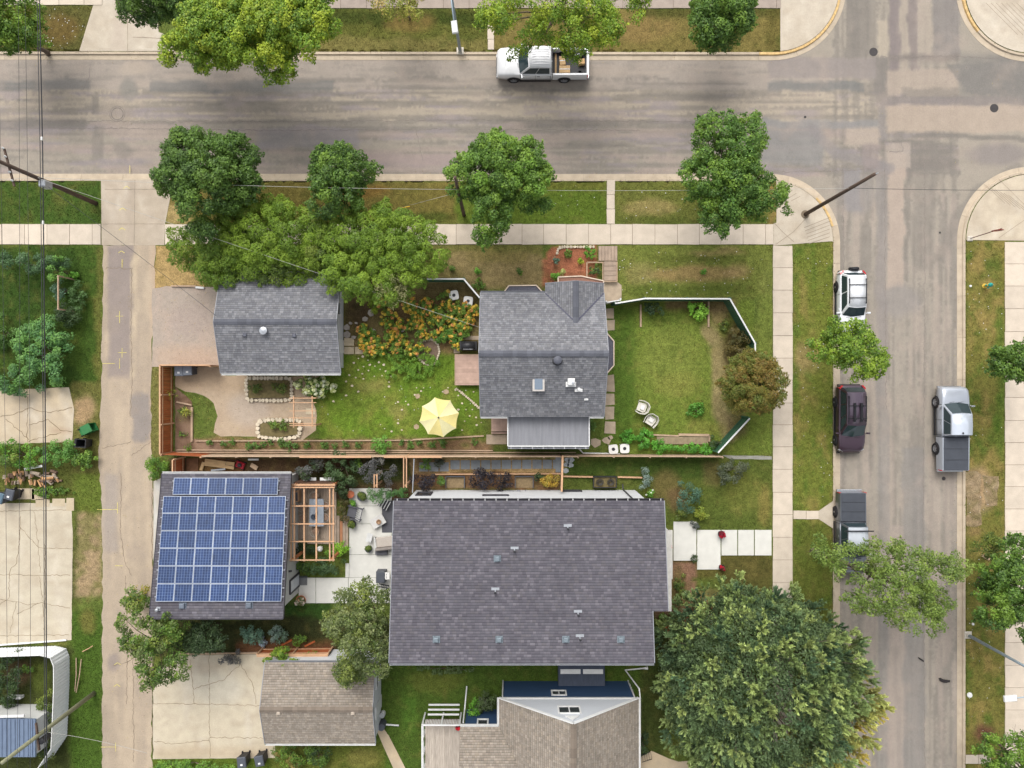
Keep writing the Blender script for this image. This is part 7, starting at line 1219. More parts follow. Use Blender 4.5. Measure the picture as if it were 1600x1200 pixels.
for i, (a, b, lb) in enumerate([((119, 1028), (117, 1080), 'long bare stick standing against the white corrugated fence, left one'), ((127, 1030), (119, 1082), 'long bare stick against the white corrugated fence, right one'), ((129, 1018), (145, 1009), 'orange broken stick on the grass beside the alley')]): m = MB(); m.tube([P(*a, .1), P((a[0] + b[0]) / 2 + 1, (a[1] + b[1]) / 2, .3), P(*b, .15)], .035, 5); o = m.build('stick', M_cedarl if i == 2 else M_rawc); tag(centred(o), lb, 'stick')
# ---- stone beds
M_lime = mat('limestone', L(212, 198, 174), rough=.9, var=.2, scale=4, rnd=.1)
def stone_ring(t, path, size, seed, closed=True, hgt=.3, name='stone_block'):
    r = random.Random(seed); path = path + [path[0]] if closed else path; pts = resample(path, 1.0); acc = 0; i = 0
    while i < len(pts) - 2:
        s = size * r.uniform(.7, 1.35); j = min(len(pts) - 1, i + max(2, int(s))); a, b = pts[i], pts[j]; c = ((a[0] + b[0]) / 2, (a[1] + b[1]) / 2); ln = math.hypot(b[0] - a[0], b[1] - a[1]) / 22; an = -math.atan2(b[1] - a[1], b[0] - a[0]); wd = size * r.uniform(.65, 1.0) / 22; m = MB(); q = P(*c); k = 7
        ol = [(math.cos(2 * math.pi * u / k + .3) * (ln * .52) * r.uniform(.8, 1.12), math.sin(2 * math.pi * u / k + .3) * wd * .62 * r.uniform(.8, 1.15)) for u in range(k)]; ca, sa = math.cos(an), math.sin(an)
        ol = [(q.x + x * ca - y * sa, q.y + x * sa + y * ca) for x, y in ol]; h = hgt * r.uniform(.75, 1.1); cx, cy = q.x, q.y
        m.prism(ol, -.02, [h * r.uniform(.9, 1.05) for _ in ol]); m.build(name, M_lime, t); i = j
t = thing('raised_bed', 'rectangular raised bed edged with pale stone blocks below the grey garage', 'raised bed', P(420, 608)); stone_ring(t, [(386, 591), (456, 591), (457, 624), (440, 626), (387, 625)], 6, 1, hgt=.22); m = MB(); m.prism([tuple(P(x, y)[:2]) for x, y in ((389, 594), (454, 594), (454, 621), (390, 622))], 0, .2); m.build('soil', mat('bed_soil', L(116, 104, 70), rough=1, var=.25, scale=5), t)
t = thing('raised_bed', 'oval raised bed edged with large pale stones beside the little wooden arbour', 'raised bed', P(437, 668)); stone_ring(t, [(404, 660), (414, 656), (450, 656), (470, 657), (471, 668), (467, 682), (440, 686), (404, 682)], 7, 2, hgt=.22); m = MB(); m.prism([tuple(P(x, y)[:2]) for x, y in ((408, 660), (466, 660), (466, 678), (440, 683), (408, 680))], 0, .2); m.build('soil', mat('bed_soil'), t)
# timber edging
def timber(label, a, b, w_=.14, h=.14, mm=None, cat='timber edging', z=.07): m = MB(); m.bar(P(*a, z), P(*b, z), w_, h); o = m.build('timber_edging', mm or M_rawc); tag(centred(o), label, cat)
timber('grey timber edge standing between the mulch bed and the curved grass patch', (300, 636), (300, 690)); timber('grey timber edge slanting from the cedar fence to the curved grass patch', (276, 628), (300, 633), .1); timber('long thin timber edge along the bottom of the back lawn, left half', (306, 689), (645, 688), .08, .1); timber('long thin timber edge along the bottom of the back lawn, right half', (645, 687), (756, 681), .1, .1)
timber('pale timber lying on the front lawn, left one under the fence', (1001, 476), (1001, 511), .12); timber('pale timber lying on the front lawn, right one under the fence', (1107, 471), (1107, 511), .12)
timber('pale timber along the dirt strip beside the gravel pad', (268, 447), (306, 447), .1); timber('short white timber at the end of the dirt strip', (306, 449), (319, 450), .14, mm=M_trimw)
timber('wooden sleeper behind the vegetable row, long upper one', (1060, 679), (1108, 680), .16, .2); timber('wooden sleeper behind the vegetable row, left one', (1012, 679), (1060, 681), .1, .16); timber('short wooden sleeper closing the right end of the vegetable bed', (1108, 680), (1108, 690), .12, .2)
m = MB(); m.box(*P(1026, 682)[:2], .0, *P(1106, 694)[:2], .1); o = m.build('plank_bed', mat('bed_planks', L(150, 134, 108), rough=.9, var=.2, scale=4)); tag(centred(o), 'low plank base behind the vegetable row', 'plank bed')
# ---- stones in the lawns
def loose(parent, x, y, s, seed, z=.03, mm=None, name='stepping_stone', k=6, h=.04):
    r = random.Random(seed); q = P(x, y); m = MB(); a0 = r.uniform(0, 6); m.prism([(q.x + math.cos(a0 + 6.283 * u / k) * s * r.uniform(.75, 1.15), q.y + math.sin(a0 + 6.283 * u / k) * s * r.uniform(.6, 1.0)) for u in range(k)], -.02, h); m.build(name, mm or M_lime, parent)
SP = [(553, 567), (560, 560), (567, 557), (575, 563), (585, 558), (592, 566), (578, 570), (568, 573), (586, 572), (560, 578), (546, 586), (556, 590), (566, 584), (576, 579), (594, 577), (600, 570), (568, 592), (541, 596), (597, 587), (603, 580), (550, 603), (585, 588), (523, 604), (521, 627), (612, 588), (608, 597), (541, 618), (560, 612),
      (651, 606), (658, 611), (648, 617), (662, 606), (634, 627), (638, 632), (628, 640), (622, 628), (628, 672), (622, 661), (612, 674), (700, 606), (692, 612), (716, 618), (722, 630), (728, 640), (734, 650), (726, 658), (716, 640), (738, 640), (744, 652), (752, 660), (722, 672), (740, 612), (712, 609), (745, 664), (608, 604)]
for i, (x, y) in enumerate(SP): loose(ground, x, y, random.Random(i).uniform(.05, .11), i)
for i, (x, y) in enumerate([(653, 619), (651, 667), (697, 612), (709, 645)]): loose(ground, x, y, .22, 90 + i, mm=mat('flat_tan_stone', L(176, 156, 128), rough=.9, rnd=.08))
for i, (x, y, s) in enumerate([(542, 512, .28), (543, 523, .3), (553, 527, .18), (571, 499, .22), (580, 489, .3), (560, 512, .14), (640, 487, .16), (655, 491, .14), (584, 516, .16), (629, 516, .18), (655, 518, .14), (648, 543, .14), (557, 505, .12), (548, 505, .14)]): loose(ground, x, y, s, 200 + i, mm=mat('garden_boulder', L(186, 176, 166), rough=.9, var=.15, rnd=.12), name='garden_stone', h=.14)
# stone rings: soil circle and curved edge by the deck
t = thing('planting_ring', 'brown soil circle edged with small stones at the right of the flower bed', 'planting bed', P(669, 550)); m = MB(); pl = [(652, 540), (660, 532), (675, 530), (684, 537), (687, 550), (680, 568), (672, 572), (660, 566), (652, 556)]; m.prism([tuple(P(*p)[:2]) for p in pl], 0, .05); m.build('soil', mat('dark_soil', L(128, 108, 92), rough=1, var=.2, scale=6), t); stone_ring(t, pl, 4, 5, hgt=.1)
t = thing('stone_edging', 'curved row of small stones beside the deck steps', 'stone edging', P(735, 620)); stone_ring(t, [(712, 606), (722, 614), (735, 625), (746, 635), (752, 640)], 4, 7, closed=False, hgt=.12)
t = thing('stone_edging', 'row of pale stones along the sidewalk at the red mulch bed', 'stone edging', P(895, 387)); stone_ring(t, [(870, 398), (872, 388), (880, 386), (930, 386)], 5, 9, closed=False, hgt=.12)
# ---- paved paths by the houses
M_flag = mat('flagstone', L(184, 166, 144), rough=.9, var=.12, rnd=.08); M_blues = mat('bluestone', L(138, 143, 146), rough=.85, var=.1, rnd=.07)
for i, (x0, y0, x1, y1) in enumerate([(946, 482, 959, 498), (946, 500, 960, 516), (947, 586, 960, 612), (946, 615, 960, 633), (945, 636, 960, 655), (945, 658, 961, 677)]): m = MB(); r = random.Random(i); q = [P(x + r.uniform(-1, 1), y + r.uniform(-1, 1)) for x, y in ((x0, y0), (x1, y0), (x1, y1), (x0, y1))]; m.prism([tuple(p[:2]) for p in q], -.02, .04); m.build('flagstone', M_flag, ground)
for x, y, s in ((948, 688, .34), (930, 691, .42), (954, 684, .2)): loose(ground, x, y, s, int(x), mm=M_flag, name='flagstone', k=6)
wk = thing('garden_walk', None, None, P(770, 725)); wk['kind'] = 'structure'
for i in range(14):
    x = 656 + i * 16.0 - (i < 3) * 1; y = 726.5 + (3 if i < 3 else 0) - i * .1; m = MB(); a, b = P(x, y - 7), P(x + 14.2, y + 7); m.box(a.x, a.y, -.01, b.x, b.y, .04); m.build('paving_stone', M_blues, wk)
for x0, x1 in ((868, 876),): a, b = P(x0, 712), P(x1, 738); m = MB(); m.box(a.x, a.y, -.01, b.x, b.y, .05); m.build('paving_stone', M_blues, wk)
for i, (x, y) in enumerate([(886, 718), (891, 727), (884, 735), (892, 719), (885, 726)]): loose(wk, x, y, .24, 300 + i, mm=mat('pale_bluestone', L(168, 174, 176), rough=.85, rnd=.06), name='paving_stone')
timber('cedar board edging the paved walk along the wall', (680, 741), (878, 740), .09, .18, M_cedarl); timber('cedar board in front of the planter, left piece beside the gate post', (880, 744), (929, 745), .1, .3, M_cedarl); timber('cedar board in front of the planter, right piece beside the black trellis', (965, 745), (1003, 746), .1, .3, M_cedarl)
# slabs and steps at the garage door and front door
for i, (x0, y0, x1, y1) in enumerate([(538, 528, 554, 541), (538, 542, 554, 554), (555, 542, 570, 554), (478, 638, 493, 648)]): m = MB(); a, b = P(x0, y0), P(x1 - .7, y1 - .7); m.box(a.x, a.y, -.02, b.x, b.y, .05); m.build('paving_slab', mat('tan_slab', L(206, 190, 162), rough=.9, rnd=.05), ground)
t = thing('front_steps', 'grey wooden steps from the sidewalk to the main house porch', 'steps', P(955, 410)); M_step = mat('grey_step_wood', L(172, 152, 134), rough=.9, var=.15, scale=3, rnd=.08)
for i in range(6): x = 935 + i * 4.9; m = MB(); a, b = P(x, 385), P(x + 4.5, 408); m.box(a.x, a.y, 0, b.x, b.y, .16); m.build('plank', M_step, t)
for i in range(4): y = 409.5 + i * 7.6; m = MB(); a, b = P(943, y), P(963, y + 7.1); m.box(a.x, a.y, 0, b.x, b.y, .3 + i * .0); m.build('step_slab', M_step, t)
m = MB(); [m.bar(P(x, 409, .33), P(x, 440, .33), .07, .08) for x in (942, 964)]; m.bar(P(917, 410, .2), P(942, 410, .2), .08, .1); m.bar(P(917, 410, .2), P(917, 434, .2), .08, .1); m.bar(P(942, 440, .33), P(964, 440, .33), .07, .08); m.build('stringer', M_rawc, t)
m = MB(); m.prism([tuple(P(*p)[:2]) for p in ((943, 441), (965, 441), (971, 446), (971, 466), (962, 472), (944, 472))], 0, .06); o = m.build('landing_slab', M_flag); o['kind'] = 'structure'
def deck(label, x0, y0, x1, y1, z, horiz, n, mm, name='deck', edge=True):
    t = thing(name, label, 'deck', P((x0 + x1) / 2, (y0 + y1) / 2)); a, b = P(x0, y0, z), P(x1, y1, z)
    for i in range(n):
        m = MB()
        if horiz: y = a.y + (b.y - a.y) * i / n; y2 = a.y + (b.y - a.y) * (i + .93) / n; m.box(a.x, y, z - .03, b.x, y2, z)
        else: x = a.x + (b.x - a.x) * i / n; x2 = a.x + (b.x - a.x) * (i + .93) / n; m.box(x, a.y, z - .03, x2, b.y, z)
        m.build('plank', mm, t)
    m = MB(); m.box(a.x + .02, a.y - .02, max(0, z - .2), b.x - .02, b.y + .02, z - .032); m.build('frame', M_rawc, t)
    if edge: m = MB(); m.bar((a.x, a.y, z + .01), (b.x, a.y, z + .01), .05, .06); m.bar((a.x, a.y, z + .01), (a.x, b.y, z + .01), .05, .06); m.build('edge_board', M_rawc, t)
    return t
M_pinkd = mat('pinkish_deck_wood', L(196, 166, 150), rough=.85, var=.14, scale=3, rnd=.08)
deck('pinkish wooden deck at the back of the main house', 711, 554, 751, 602, .5, True, 15, M_pinkd); deck('small wooden landing beside the flat grey addition', 768, 652, 793, 674, .5, False, 9, M_pinkd)
m = MB(); q = P(780, 676); m.cbox(q.x, q.y, 0, 1.1, .14, .3); o = m.build('step', M_pinkd); tag(centred(o), 'wooden step below the small landing', 'step'); m = MB(); a, b = P(760, 679), P(792, 694); m.box(a.x, a.y, 0, b.x, b.y, .05); o = m.build('path_slab', M_flag); o['kind'] = 'structure'
m = MB(); m.box(*P(722, 525)[:2], 0, *P(750, 531)[:2], .05); m.box(*P(709, 536)[:2], 0, *P(719, 552)[:2], .05); o = m.build('path_brick_pad', M_flag); o['kind'] = 'structure'
# barbecue by the deck
t = thing('barbecue', 'black covered barbecue beside the main house wall, above the deck', 'barbecue', P(733, 541)); q = P(733, 541); m = MB(); m.cbox(q.x, q.y, .1, 1.25, .62, .75, ch=.05); m.build('cabinet', M_black, t); m = MB(); m.tube([(q.x - .5, q.y, .86), (q.x + .45, q.y, .86)], .27, 12); m.build('lid', M_black, t, smooth=True); m = MB(); m.tube([(q.x - .35, q.y - .26, 1.0), (q.x + .3, q.y - .26, 1.0)], .018, 6); m.build('handle', M_galv, t)
# ---- parasol and table
t = thing('parasol', 'pale yellow eight-sided parasol open on the back lawn', 'parasol', P(687, 650)); q = P(686, 652, 2.3); M_can = mat('parasol_fabric', attr=True, rough=.8, var=.04, trans=.25)
ct = (q.x, q.y)
for i in range(8):
    a0, a1 = D(i * 45 + 12), D(i * 45 + 57); R = 1.38; n = 6; m = MB(); vs = [(ct[0], ct[1], 2.62)]
    for k in range(1, 5):
        f = k / 4
        for j in range(n + 1):
            u = j / n; dx = math.cos(a0) * (1 - u) + math.cos(a1) * u; dy = math.sin(a0) * (1 - u) + math.sin(a1) * u; sg = 4 * u * (1 - u); vs.append((ct[0] + dx * R * f * (1 - .05 * sg * f), ct[1] + dy * R * f * (1 - .05 * sg * f), 2.62 - .36 * f ** 1.25 - .05 * sg * f))
    fs = [(0, 1 + j, 2 + j) for j in range(n)]
    for k in range(3):
        for j in range(n): fs.append((1 + k * (n + 1) + j, 1 + (k + 1) * (n + 1) + j, 2 + (k + 1) * (n + 1) + j, 2 + k * (n + 1) + j))
    m.add(vs, fs, L(255, 238, 160) if i % 2 else L(255, 246, 192)); m.build('canopy_panel', M_can, t, smooth=True)
m = MB(); m.tube([(ct[0], ct[1], 0.05), (ct[0], ct[1], 2.66)], .025, 8); m.lathe([(.05, 2.62), (.06, 2.66), (.03, 2.72), (.001, 2.73)], 10, (ct[0], ct[1], 0)); m.build('pole', M_black, t)
for i in range(8): a = D(i * 45 + 12); m = MB(); m.tube([(ct[0], ct[1], 2.57), (ct[0] + math.cos(a) * 1.3, ct[1] + math.sin(a) * 1.3, 2.2)], .01, 4); m.build('rib', M_galv, t)
m = MB(); m.lathe([(.28, 0), (.28, .05), (.06, .08), (.04, .3)], 16, (ct[0], ct[1], 0)); m.build('base', M_black, t)
# white stools
M_wp = mat('white_plastic', L(238, 236, 232), rough=.4, var=.03, spec=.4)
for lb, px, py, rz in (('white square stool with dark centre hole near the angled fence, left one', 710, 462.5, .2), ('white square stool with dark centre hole touching the angled fence, right one', 732, 471.5, -.1), ('white square stool with dark centre at the long fence, left one', 957, 701, .1), ('white square stool with dark centre at the long fence, beside the vegetable row', 974.5, 700, .05)):
    t = thing('stool', lb, 'stool', P(px, py), rz, 'white square stools'); m = MB(); m.prism([(.33 * math.copysign(abs(math.cos(a)) ** .45, math.cos(a)), .33 * math.copysign(abs(math.sin(a)) ** .45, math.sin(a))) for a in [k * math.pi / 12 + .01 for k in range(24)]], .4, .46); top = m.build('seat', M_wp, t, world=False)
    m = MB(); m.lathe([(.11, .455), (.12, .466), (.001, .466)], 12); m.build('centre_hole', M_black, t, world=False)
    for sx in (1, -1):
        for sy in (1, -1): m = MB(); m.tube([(sx * .22, sy * .22, .42), (sx * .27, sy * .27, 0)], .025, 6); m.build('leg', M_wp, t, world=False)
# white garden armchairs
for lb, px, py, rz in (('white wicker garden armchair with pillow, upper one on the fenced lawn', 1001, 636, D(-110)), ('white wicker garden armchair with pillow, lower one on the fenced lawn', 1015, 657, D(-33))):
    t = thing('garden_armchair', lb, 'garden chair', P(px, py), rz, 'white garden armchairs'); M_ws = mat('white_wicker', L(222, 218, 206), rough=.8, var=.1, scale=20)
    m = MB(); m.prism([(-.28, -.3), (.28, -.3), (.34, .2), (.22, .34), (-.22, .34), (-.34, .2)], .34, .4); m.build('seat', M_ws, t, world=False)
    m = MB(); arcp = [(-.38, -.34), (-.44, .0), (-.38, .3), (-.18, .46), (.18, .46), (.38, .3), (.44, 0), (.38, -.34)]; hs_ = [.58, .6, .74, .86, .86, .74, .6, .58]
    for i in range(7): (x0, y0), (x1, y1) = arcp[i], arcp[i + 1]; m.add([(x0, y0, .32), (x1, y1, .32), (x1 * 1.12, y1 * 1.08, hs_[i + 1]), (x0 * 1.12, y0 * 1.08, hs_[i]), (x0 * .93, y0 * .93, .32), (x1 * .93, y1 * .93, .32), (x1 * 1.02, y1 * 1.0, hs_[i + 1]), (x0 * 1.02, y0 * 1.0, hs_[i])], [(0, 1, 2, 3), (7, 6, 5, 4), (3, 2, 6, 7), (0, 4, 5, 1), (0, 3, 7, 4), (1, 5, 6, 2)])
    m.build('backrest', M_ws, t, world=False); m = MB(); m.cbox(0, .06, .4, .36, .3, .1, ch=.03); m.build('pillow', M_wp, t, world=False)
    for sx in (1, -1):
        for sy in (-.28, .26): m = MB(); m.tube([(sx * .28, sy, .36), (sx * .34, sy * 1.1, 0)], .022, 5); m.build('leg', M_ws, t, world=False)
# ---- little arbour by the oval bed
t = thing('arbour', 'small cedar arbour of thin beams beside the hydrangea and the oval stone bed', 'arbour', P(472, 642)); 
for x in (459, 488): m = MB(); m.bar(P(x, 619, 2.1), P(x, 668, 2.1), .07, .1); m.build('beam', M_cedarl, t)
for y in (622, 629, 642, 653, 661.5, 665): m = MB(); m.bar(P(452, y, 2.17), P(494, y, 2.17), .045, .05); m.build('slat', M_cedarl, t)
for x in (459, 488):
    for y in (622, 665): q = P(x, y, 2.1); m = MB(); m.cbox(q.x, q.y, 0, .08, .08, 2.05); m.build('post', M_cedarl, t)
m = MB(); m.bar(P(460, 664, 1.6), P(488, 664, 1.2), .08, .3); m.build('brace', M_cedarl, t)
# ---- pergola next door
t = thing('pergola', 'large cedar pergola of crossing beams over a grey outdoor table', 'pergola', P(492, 815)); pz = 2.55
for x in (455, 460, 475.5, 494.5, 515.5, 521): m = MB(); m.bar(P(x, 761, pz), P(x, 877, pz), .085, .14); m.build('beam', M_cedarl, t)
for y in (761.5, 790.5, 818.5, 846, 875): m = MB(); m.bar(P(452, y, pz + .12), P(523, y, pz + .12), .07, .1); m.build('rafter', M_cedarl, t)
m = MB(); m.bar(P(454, 757.5, pz - .1), P(524, 757.5, pz - .1), .12, .2); m.build('header_beam', M_cedarl, t)
for x in (458, 518):
    for y in (759, 874): q = P(x, y, pz); m = MB(); m.cbox(q.x, q.y, 0, .15, .15, pz - .05); m.build('post', mat('cedar_post', L(196, 124, 78), rough=.8, var=.1), t)
dk = thing('pergola_deck', 'plank deck with wide steps under the cedar pergola', 'deck', P(500, 810)); 
for i in range(17): x = 456 + i * 4.1; m = MB(); a, b = P(x, 757, .15), P(x + 3.8, 850, .15); m.box(a.x, a.y, .1, b.x, b.y, .15); m.build('plank', mat('grey_deck_plank', L(176, 158, 140), rough=.85, var=.12, scale=3, rnd=.1), dk)
for i, (x, c) in enumerate([(526, 0), (531, 1), (535.5, 0), (540, 0)]): m = MB(); a, b = P(x, 806, .1), P(x + 4.2, 855, .1); m.box(a.x, a.y, .02, b.x, b.y, .1); m.build('step_plank', mat('cedar_step', L(190, 134, 98), rough=.85, var=.12) if c else mat('grey_deck_plank'), dk)
t = thing('outdoor_table', 'long grey slab table with bowl under the cedar pergola', 'table', P(495, 800)); q = P(494.5, 801, .76); m = MB(); m.cbox(q.x, q.y, .70, 1.0, 1.92, .06, ch=.01); m.build('table_top', mat('grey_stone_top', L(166, 174, 184), rough=.5, var=.08, scale=4), t)
for sy in (-.7, .7): m = MB(); m.cbox(q.x, q.y + sy, .0, .7, .1, .7); m.build('leg', M_bing, t)
m = MB(); m.lathe([(.05, .76), (.16, .8), (.19, .88), (.17, .88), (.1, .8), (.001, .79)], 16, (q.x - .18, q.y - .28, 0)); m.tube([(q.x - .18, q.y - .28, .9), (q.x, q.y, .95), (q.x + .1, q.y + .1, .88)], .03, 5); o = m.build('bowl', mat('dark_pottery', L(84, 94, 108), rough=.4)); tag(centred(o), 'dark bowl with driftwood on the grey pergola table', 'bowl')
M_cane = mat('cane', L(150, 124, 106), rough=.8, var=.1)
def wire_chair(lb, px, py, rz, grp):
    t = thing('dining_chair', lb, 'chair', P(px, py, .15), rz, grp); t.location.z = .15; m = MB(); m.lathe([(.24, .43), (.25, .45), (.001, .46)], 14, sy=1.0); m.build('seat', M_cane, t, world=False); m = MB(); n = 9
    for i in range(n): a = math.pi * (i / (n - 1)); m.tube([(math.cos(a) * .24, math.sin(a) * .22, .45), (math.cos(a) * .31, math.sin(a) * .33, .78)], .009, 4)
    m.tube([(math.cos(math.pi * i / 12) * .31, math.sin(math.pi * i / 12) * .33, .78) for i in range(13)], .013, 5); m.build('backrest', mat('chair_wire', L(196, 186, 176), rough=.5), t, world=False)
    for i in range(4): a = D(45 + 90 * i); m = MB(); m.tube([(math.cos(a) * .18, math.sin(a) * .18, .44), (math.cos(a) * .27, math.sin(a) * .27, 0)], .015, 5); m.build('leg', M_cane, t, world=False)
for lb, x, y, rz in (('round cane chair at the upper end of the pergola table', 495, 773, 0), ('round cane chair at the lower end of the pergola table', 496, 828, math.pi), ('cane chair on the left of the pergola table, upper one', 477, 790, math.pi / 2), ('cane chair on the left of the pergola table, lower one', 476, 808, math.pi / 2), ('cane chair on the right of the pergola table, upper one', 511, 788, -math.pi / 2), ('cane chair on the right of the pergola table, lower one', 511, 806, -math.pi / 2)): wire_chair(lb, x, y, rz, 'chairs round the pergola table')
t = thing('side_cabinet', 'cedar framed side cabinet with dark top in the pergola corner', 'cabinet', P(467, 773)); q = P(467, 773); m = MB(); m.cbox(q.x, q.y, .15, .45, .72, .7); m.build('carcass', M_cedarl, t); m = MB(); m.cbox(q.x, q.y, .85, .34, .6, .02); m.build('top', M_bing, t)
t = thing('wall_shelf', 'narrow cedar screen with white shelves at the upper end of the pergola', 'screen', P(492, 751)); m = MB(); m.bar(P(464, 752, 1.0), P(526, 752, 1.0), .05, 1.6); m.build('panel', mat('dark_cedar', L(96, 70, 54), rough=.9, var=.15), t); m = MB(); m.bar(P(474, 748.5, 1.1), P(494, 748.5, 1.1), .2, .05); m.bar(P(500, 748.5, 1.1), P(522, 748.5, 1.1), .2, .05); m.build('shelf', M_trimw, t)
m = MB(); m.lathe([(.12, .5), (.19, .6), (.2, .72), (.12, .86), (.001, .88)], 14, P(504, 854)); m.tube([P(504, 854), P(504, 854) + Vector((0, 0, .55))], .03, 6); o = m.build('globe_lamp', M_wp); tag(centred(o), 'white globe garden lamp among plants below the pergola', 'garden lamp')
# ---- arbour beams between the gardens
for lb, x in (('pair of cedar arbour beams beside the grey-purple tree', 587), ('pair of cedar arbour beams beside the white downpipe pole', 633)):
    t = thing('arbour', lb, 'arbour', P(x, 740)); y0 = 714 if x > 600 else 742
    for dx in (-2.2, 2.2): m = MB(); m.bar(P(x + dx, y0 - 1, 2.2), P(x + dx, 762, 2.2), .07, .12); m.build('beam', M_cedarl, t)
    for y in (y0 + 1, 759): q = P(x, y, 2.2); m = MB(); m.cbox(q.x, q.y, 0, .12, .12, 2.13); m.build('post', M_cedarl, t)
m = MB(); m.tube([P(647, 717, 2.4), P(644.5, 770, 2.4)], .035, 6); o = m.build('pole', M_galv); tag(centred(o), 'thin pale pole between the long fence and the dark-roofed house', 'pole'); 
t = thing('gate', 'cedar gate posts and beam across the end of the paved walk', 'gate', P(877, 740)); m = MB(); m.bar(P(879, 712, 1.9), P(877.5, 768, 1.9), .13, .13); m.build('beam', M_cedarl, t)
for y in (714, 765): q = P(878, y, 1.9); m = MB(); m.cbox(q.x, q.y, 0, .12, .12, 1.86); m.build('post', mat('brown_post', L(112, 84, 66), rough=.9), t)
# black trellis planter
t = thing('planter', 'black rectangular planter with two spiral hoops under the pale wall', 'planter', P(944, 752)); q = P(944, 752); m = MB()
m.bar((q.x - .8, q.y - .38, .3), (q.x + .8, q.y - .38, .3), .05, .4); m.bar((q.x - .8, q.y + .38, .3), (q.x + .8, q.y + .38, .3), .05, .4); m.bar((q.x - .8, q.y - .38, .3), (q.x - .8, q.y + .38, .3), .05, .4); m.bar((q.x + .8, q.y - .38, .3), (q.x + .8, q.y + .38, .3), .05, .4); m.build('frame', M_black, t)
m = MB(); m.box(q.x - .78, q.y - .36, 0, q.x + .78, q.y + .36, .35); m.build('soil', mat('bed_soil'), t)
for s in (-.38, .38):
    m = MB(); m.tube([(q.x + s + math.cos(a * .35) * (.08 + a * .0035), q.y + math.sin(a * .35) * (.07 + a * .003), .52) for a in range(0, 60)], .02, 5); m.build('spiral_hoop', M_black, t)
for x0, x1, lb in ((805, 833, 'low metal window well against the pale wall beside the golden shrub'), (697, 726, 'low metal window well against the pale wall between the black-purple shrubs')):
    t = thing('window_well', lb, 'window well', P((x0 + x1) / 2, 752)); a, b = P(x0, 744), P(x1, 762); m = MB(); m.bar((a.x, b.y, .12), (a.x, a.y, .12), .05, .3); m.bar((b.x, b.y, .12), (b.x, a.y, .12), .05, .3); m.bar((a.x, a.y, .12), (b.x, a.y, .12), .05, .3); m.build('rim', M_bing, t); m = MB(); m.box(a.x, b.y, 0, b.x, a.y, .03); m.build('gravel_fill', mat('brown_gravel', L(142, 122, 92), rough=.95, var=.2, scale=8, fine=.25), t)
# ---- patio furniture
M_slate = mat('slate_cushion', L(96, 96, 102), rough=.9, var=.06); M_frame = mat('white_frame', L(214, 214, 212), rough=.5); M_beige = mat('beige_cushion', L(190, 180, 170), rough=.9, var=.05)
t = thing('lounge_chair', 'grey slatted lounge chair on the white patio beside the steps', 'lounge chair', P(556, 800), D(-14)); m = MB(); m.cbox(-.18, 0, .36, .62, .72, .1, ch=.03); m.build('cushion', M_slate, t, world=False); m = MB(); [m.bar((-.55, s * .42, .55), (.55, s * .42, .6), .07, .05) for s in (1, -1)]; [m.bar((-.55, s * .4, .3), (.45, s * .4, .3), .05, .05) for s in (1, -1)]; m.bar((.56, -.45, .85), (.56, .45, .85), .05, .05); m.build('frame', M_slate, t, world=False)
for i in range(6): m = MB(); y = -.34 + i * .136; m.bar((.12, y, .42), (.56, y, .85), .05, .02); m.build('slat', M_frame, t, world=False)
for sx in (.5, -.5):
    for sy in (.42, -.42): m = MB(); m.cbox(sx, sy, 0, .06, .06, .55); m.build('leg', M_slate, t, world=False)
t = thing('coffee_table', 'pale stone coffee table turned askew on a dark outdoor rug', 'table', P(592, 813), D(30)); m = MB(); m.cbox(0, 0, .38, 1.0, .72, .06, ch=.01); m.build('table_top', mat('pale_stone_top', L(208, 206, 202), rough=.5), t, world=False); 
for sx in (.4, -.4):
    for sy in (.28, -.28): m = MB(); m.cbox(sx, sy, 0, .06, .06, .38); m.build('leg', M_slate, t, world=False)
m = MB(); m.lathe([(.08, .44), (.16, .5), (.18, .58), (.14, .58), (.001, .5)], 14, P(594, 813)); o = m.build('bowl', mat('brown_pottery', L(150, 118, 90), rough=.5)); tag(centred(o), 'brown bowl on the pale coffee table', 'bowl')
m = MB(); a, b = P(597, 782), P(628, 832); m.box(a.x, a.y, .05, b.x, b.y, .062); o = m.build('outdoor_rug', mat('dark_rug', L(92, 92, 98), rough=1, var=.06, scale=12)); tag(centred(o), 'dark grey outdoor rug partly under the dark roof edge', 'rug')
t = thing('sofa', 'beige cushioned outdoor sofa half under the dark roof edge', 'sofa', P(604, 845), D(6)); m = MB(); m.cbox(.1, .02, .3, 1.5, .7, .14, ch=.04); m.build('seat', M_beige, t, world=False); m = MB(); m.cbox(.1, -.42, .3, 1.6, .18, .5, ch=.05); m.build('backrest', mat('taupe_frame', L(140, 132, 126), rough=.8), t, world=False)
m = MB(); m.bar((-.72, -.45, .55), (-.72, .4, .55), .07, .06); m.build('armrest', M_frame, t, world=False); m = MB(); [m.cbox(x, y, 0, .06, .06, .55) for x in (-.72, .8) for y in (-.45, .38)]; m.build('leg', M_frame, t, world=False)
t = thing('ottoman', 'dark grey ottoman below the beige outdoor sofa', 'ottoman', P(597, 861)); q = P(597, 861); m = MB(); m.cbox(q.x, q.y, .1, .85, .4, .3, ch=.04); m.build('cushion', M_slate, t); m = MB(); m.cbox(q.x, q.y, 0, .7, .3, .1); m.build('base', M_black, t)
t = thing('side_table', 'narrow white side table at the left arm of the outdoor sofa', 'table', P(580, 838)); q = P(579, 838); m = MB(); m.cbox(q.x, q.y, .42, .38, .62, .04, rz=-.25); m.build('table_top', M_frame, t); m = MB(); m.cbox(q.x, q.y, 0, .06, .06, .42); m.build('leg', M_black, t)
t = thing('deck_chair', 'black and white striped deck chair at the roof corner', 'deck chair', P(603, 785), D(-30)); 
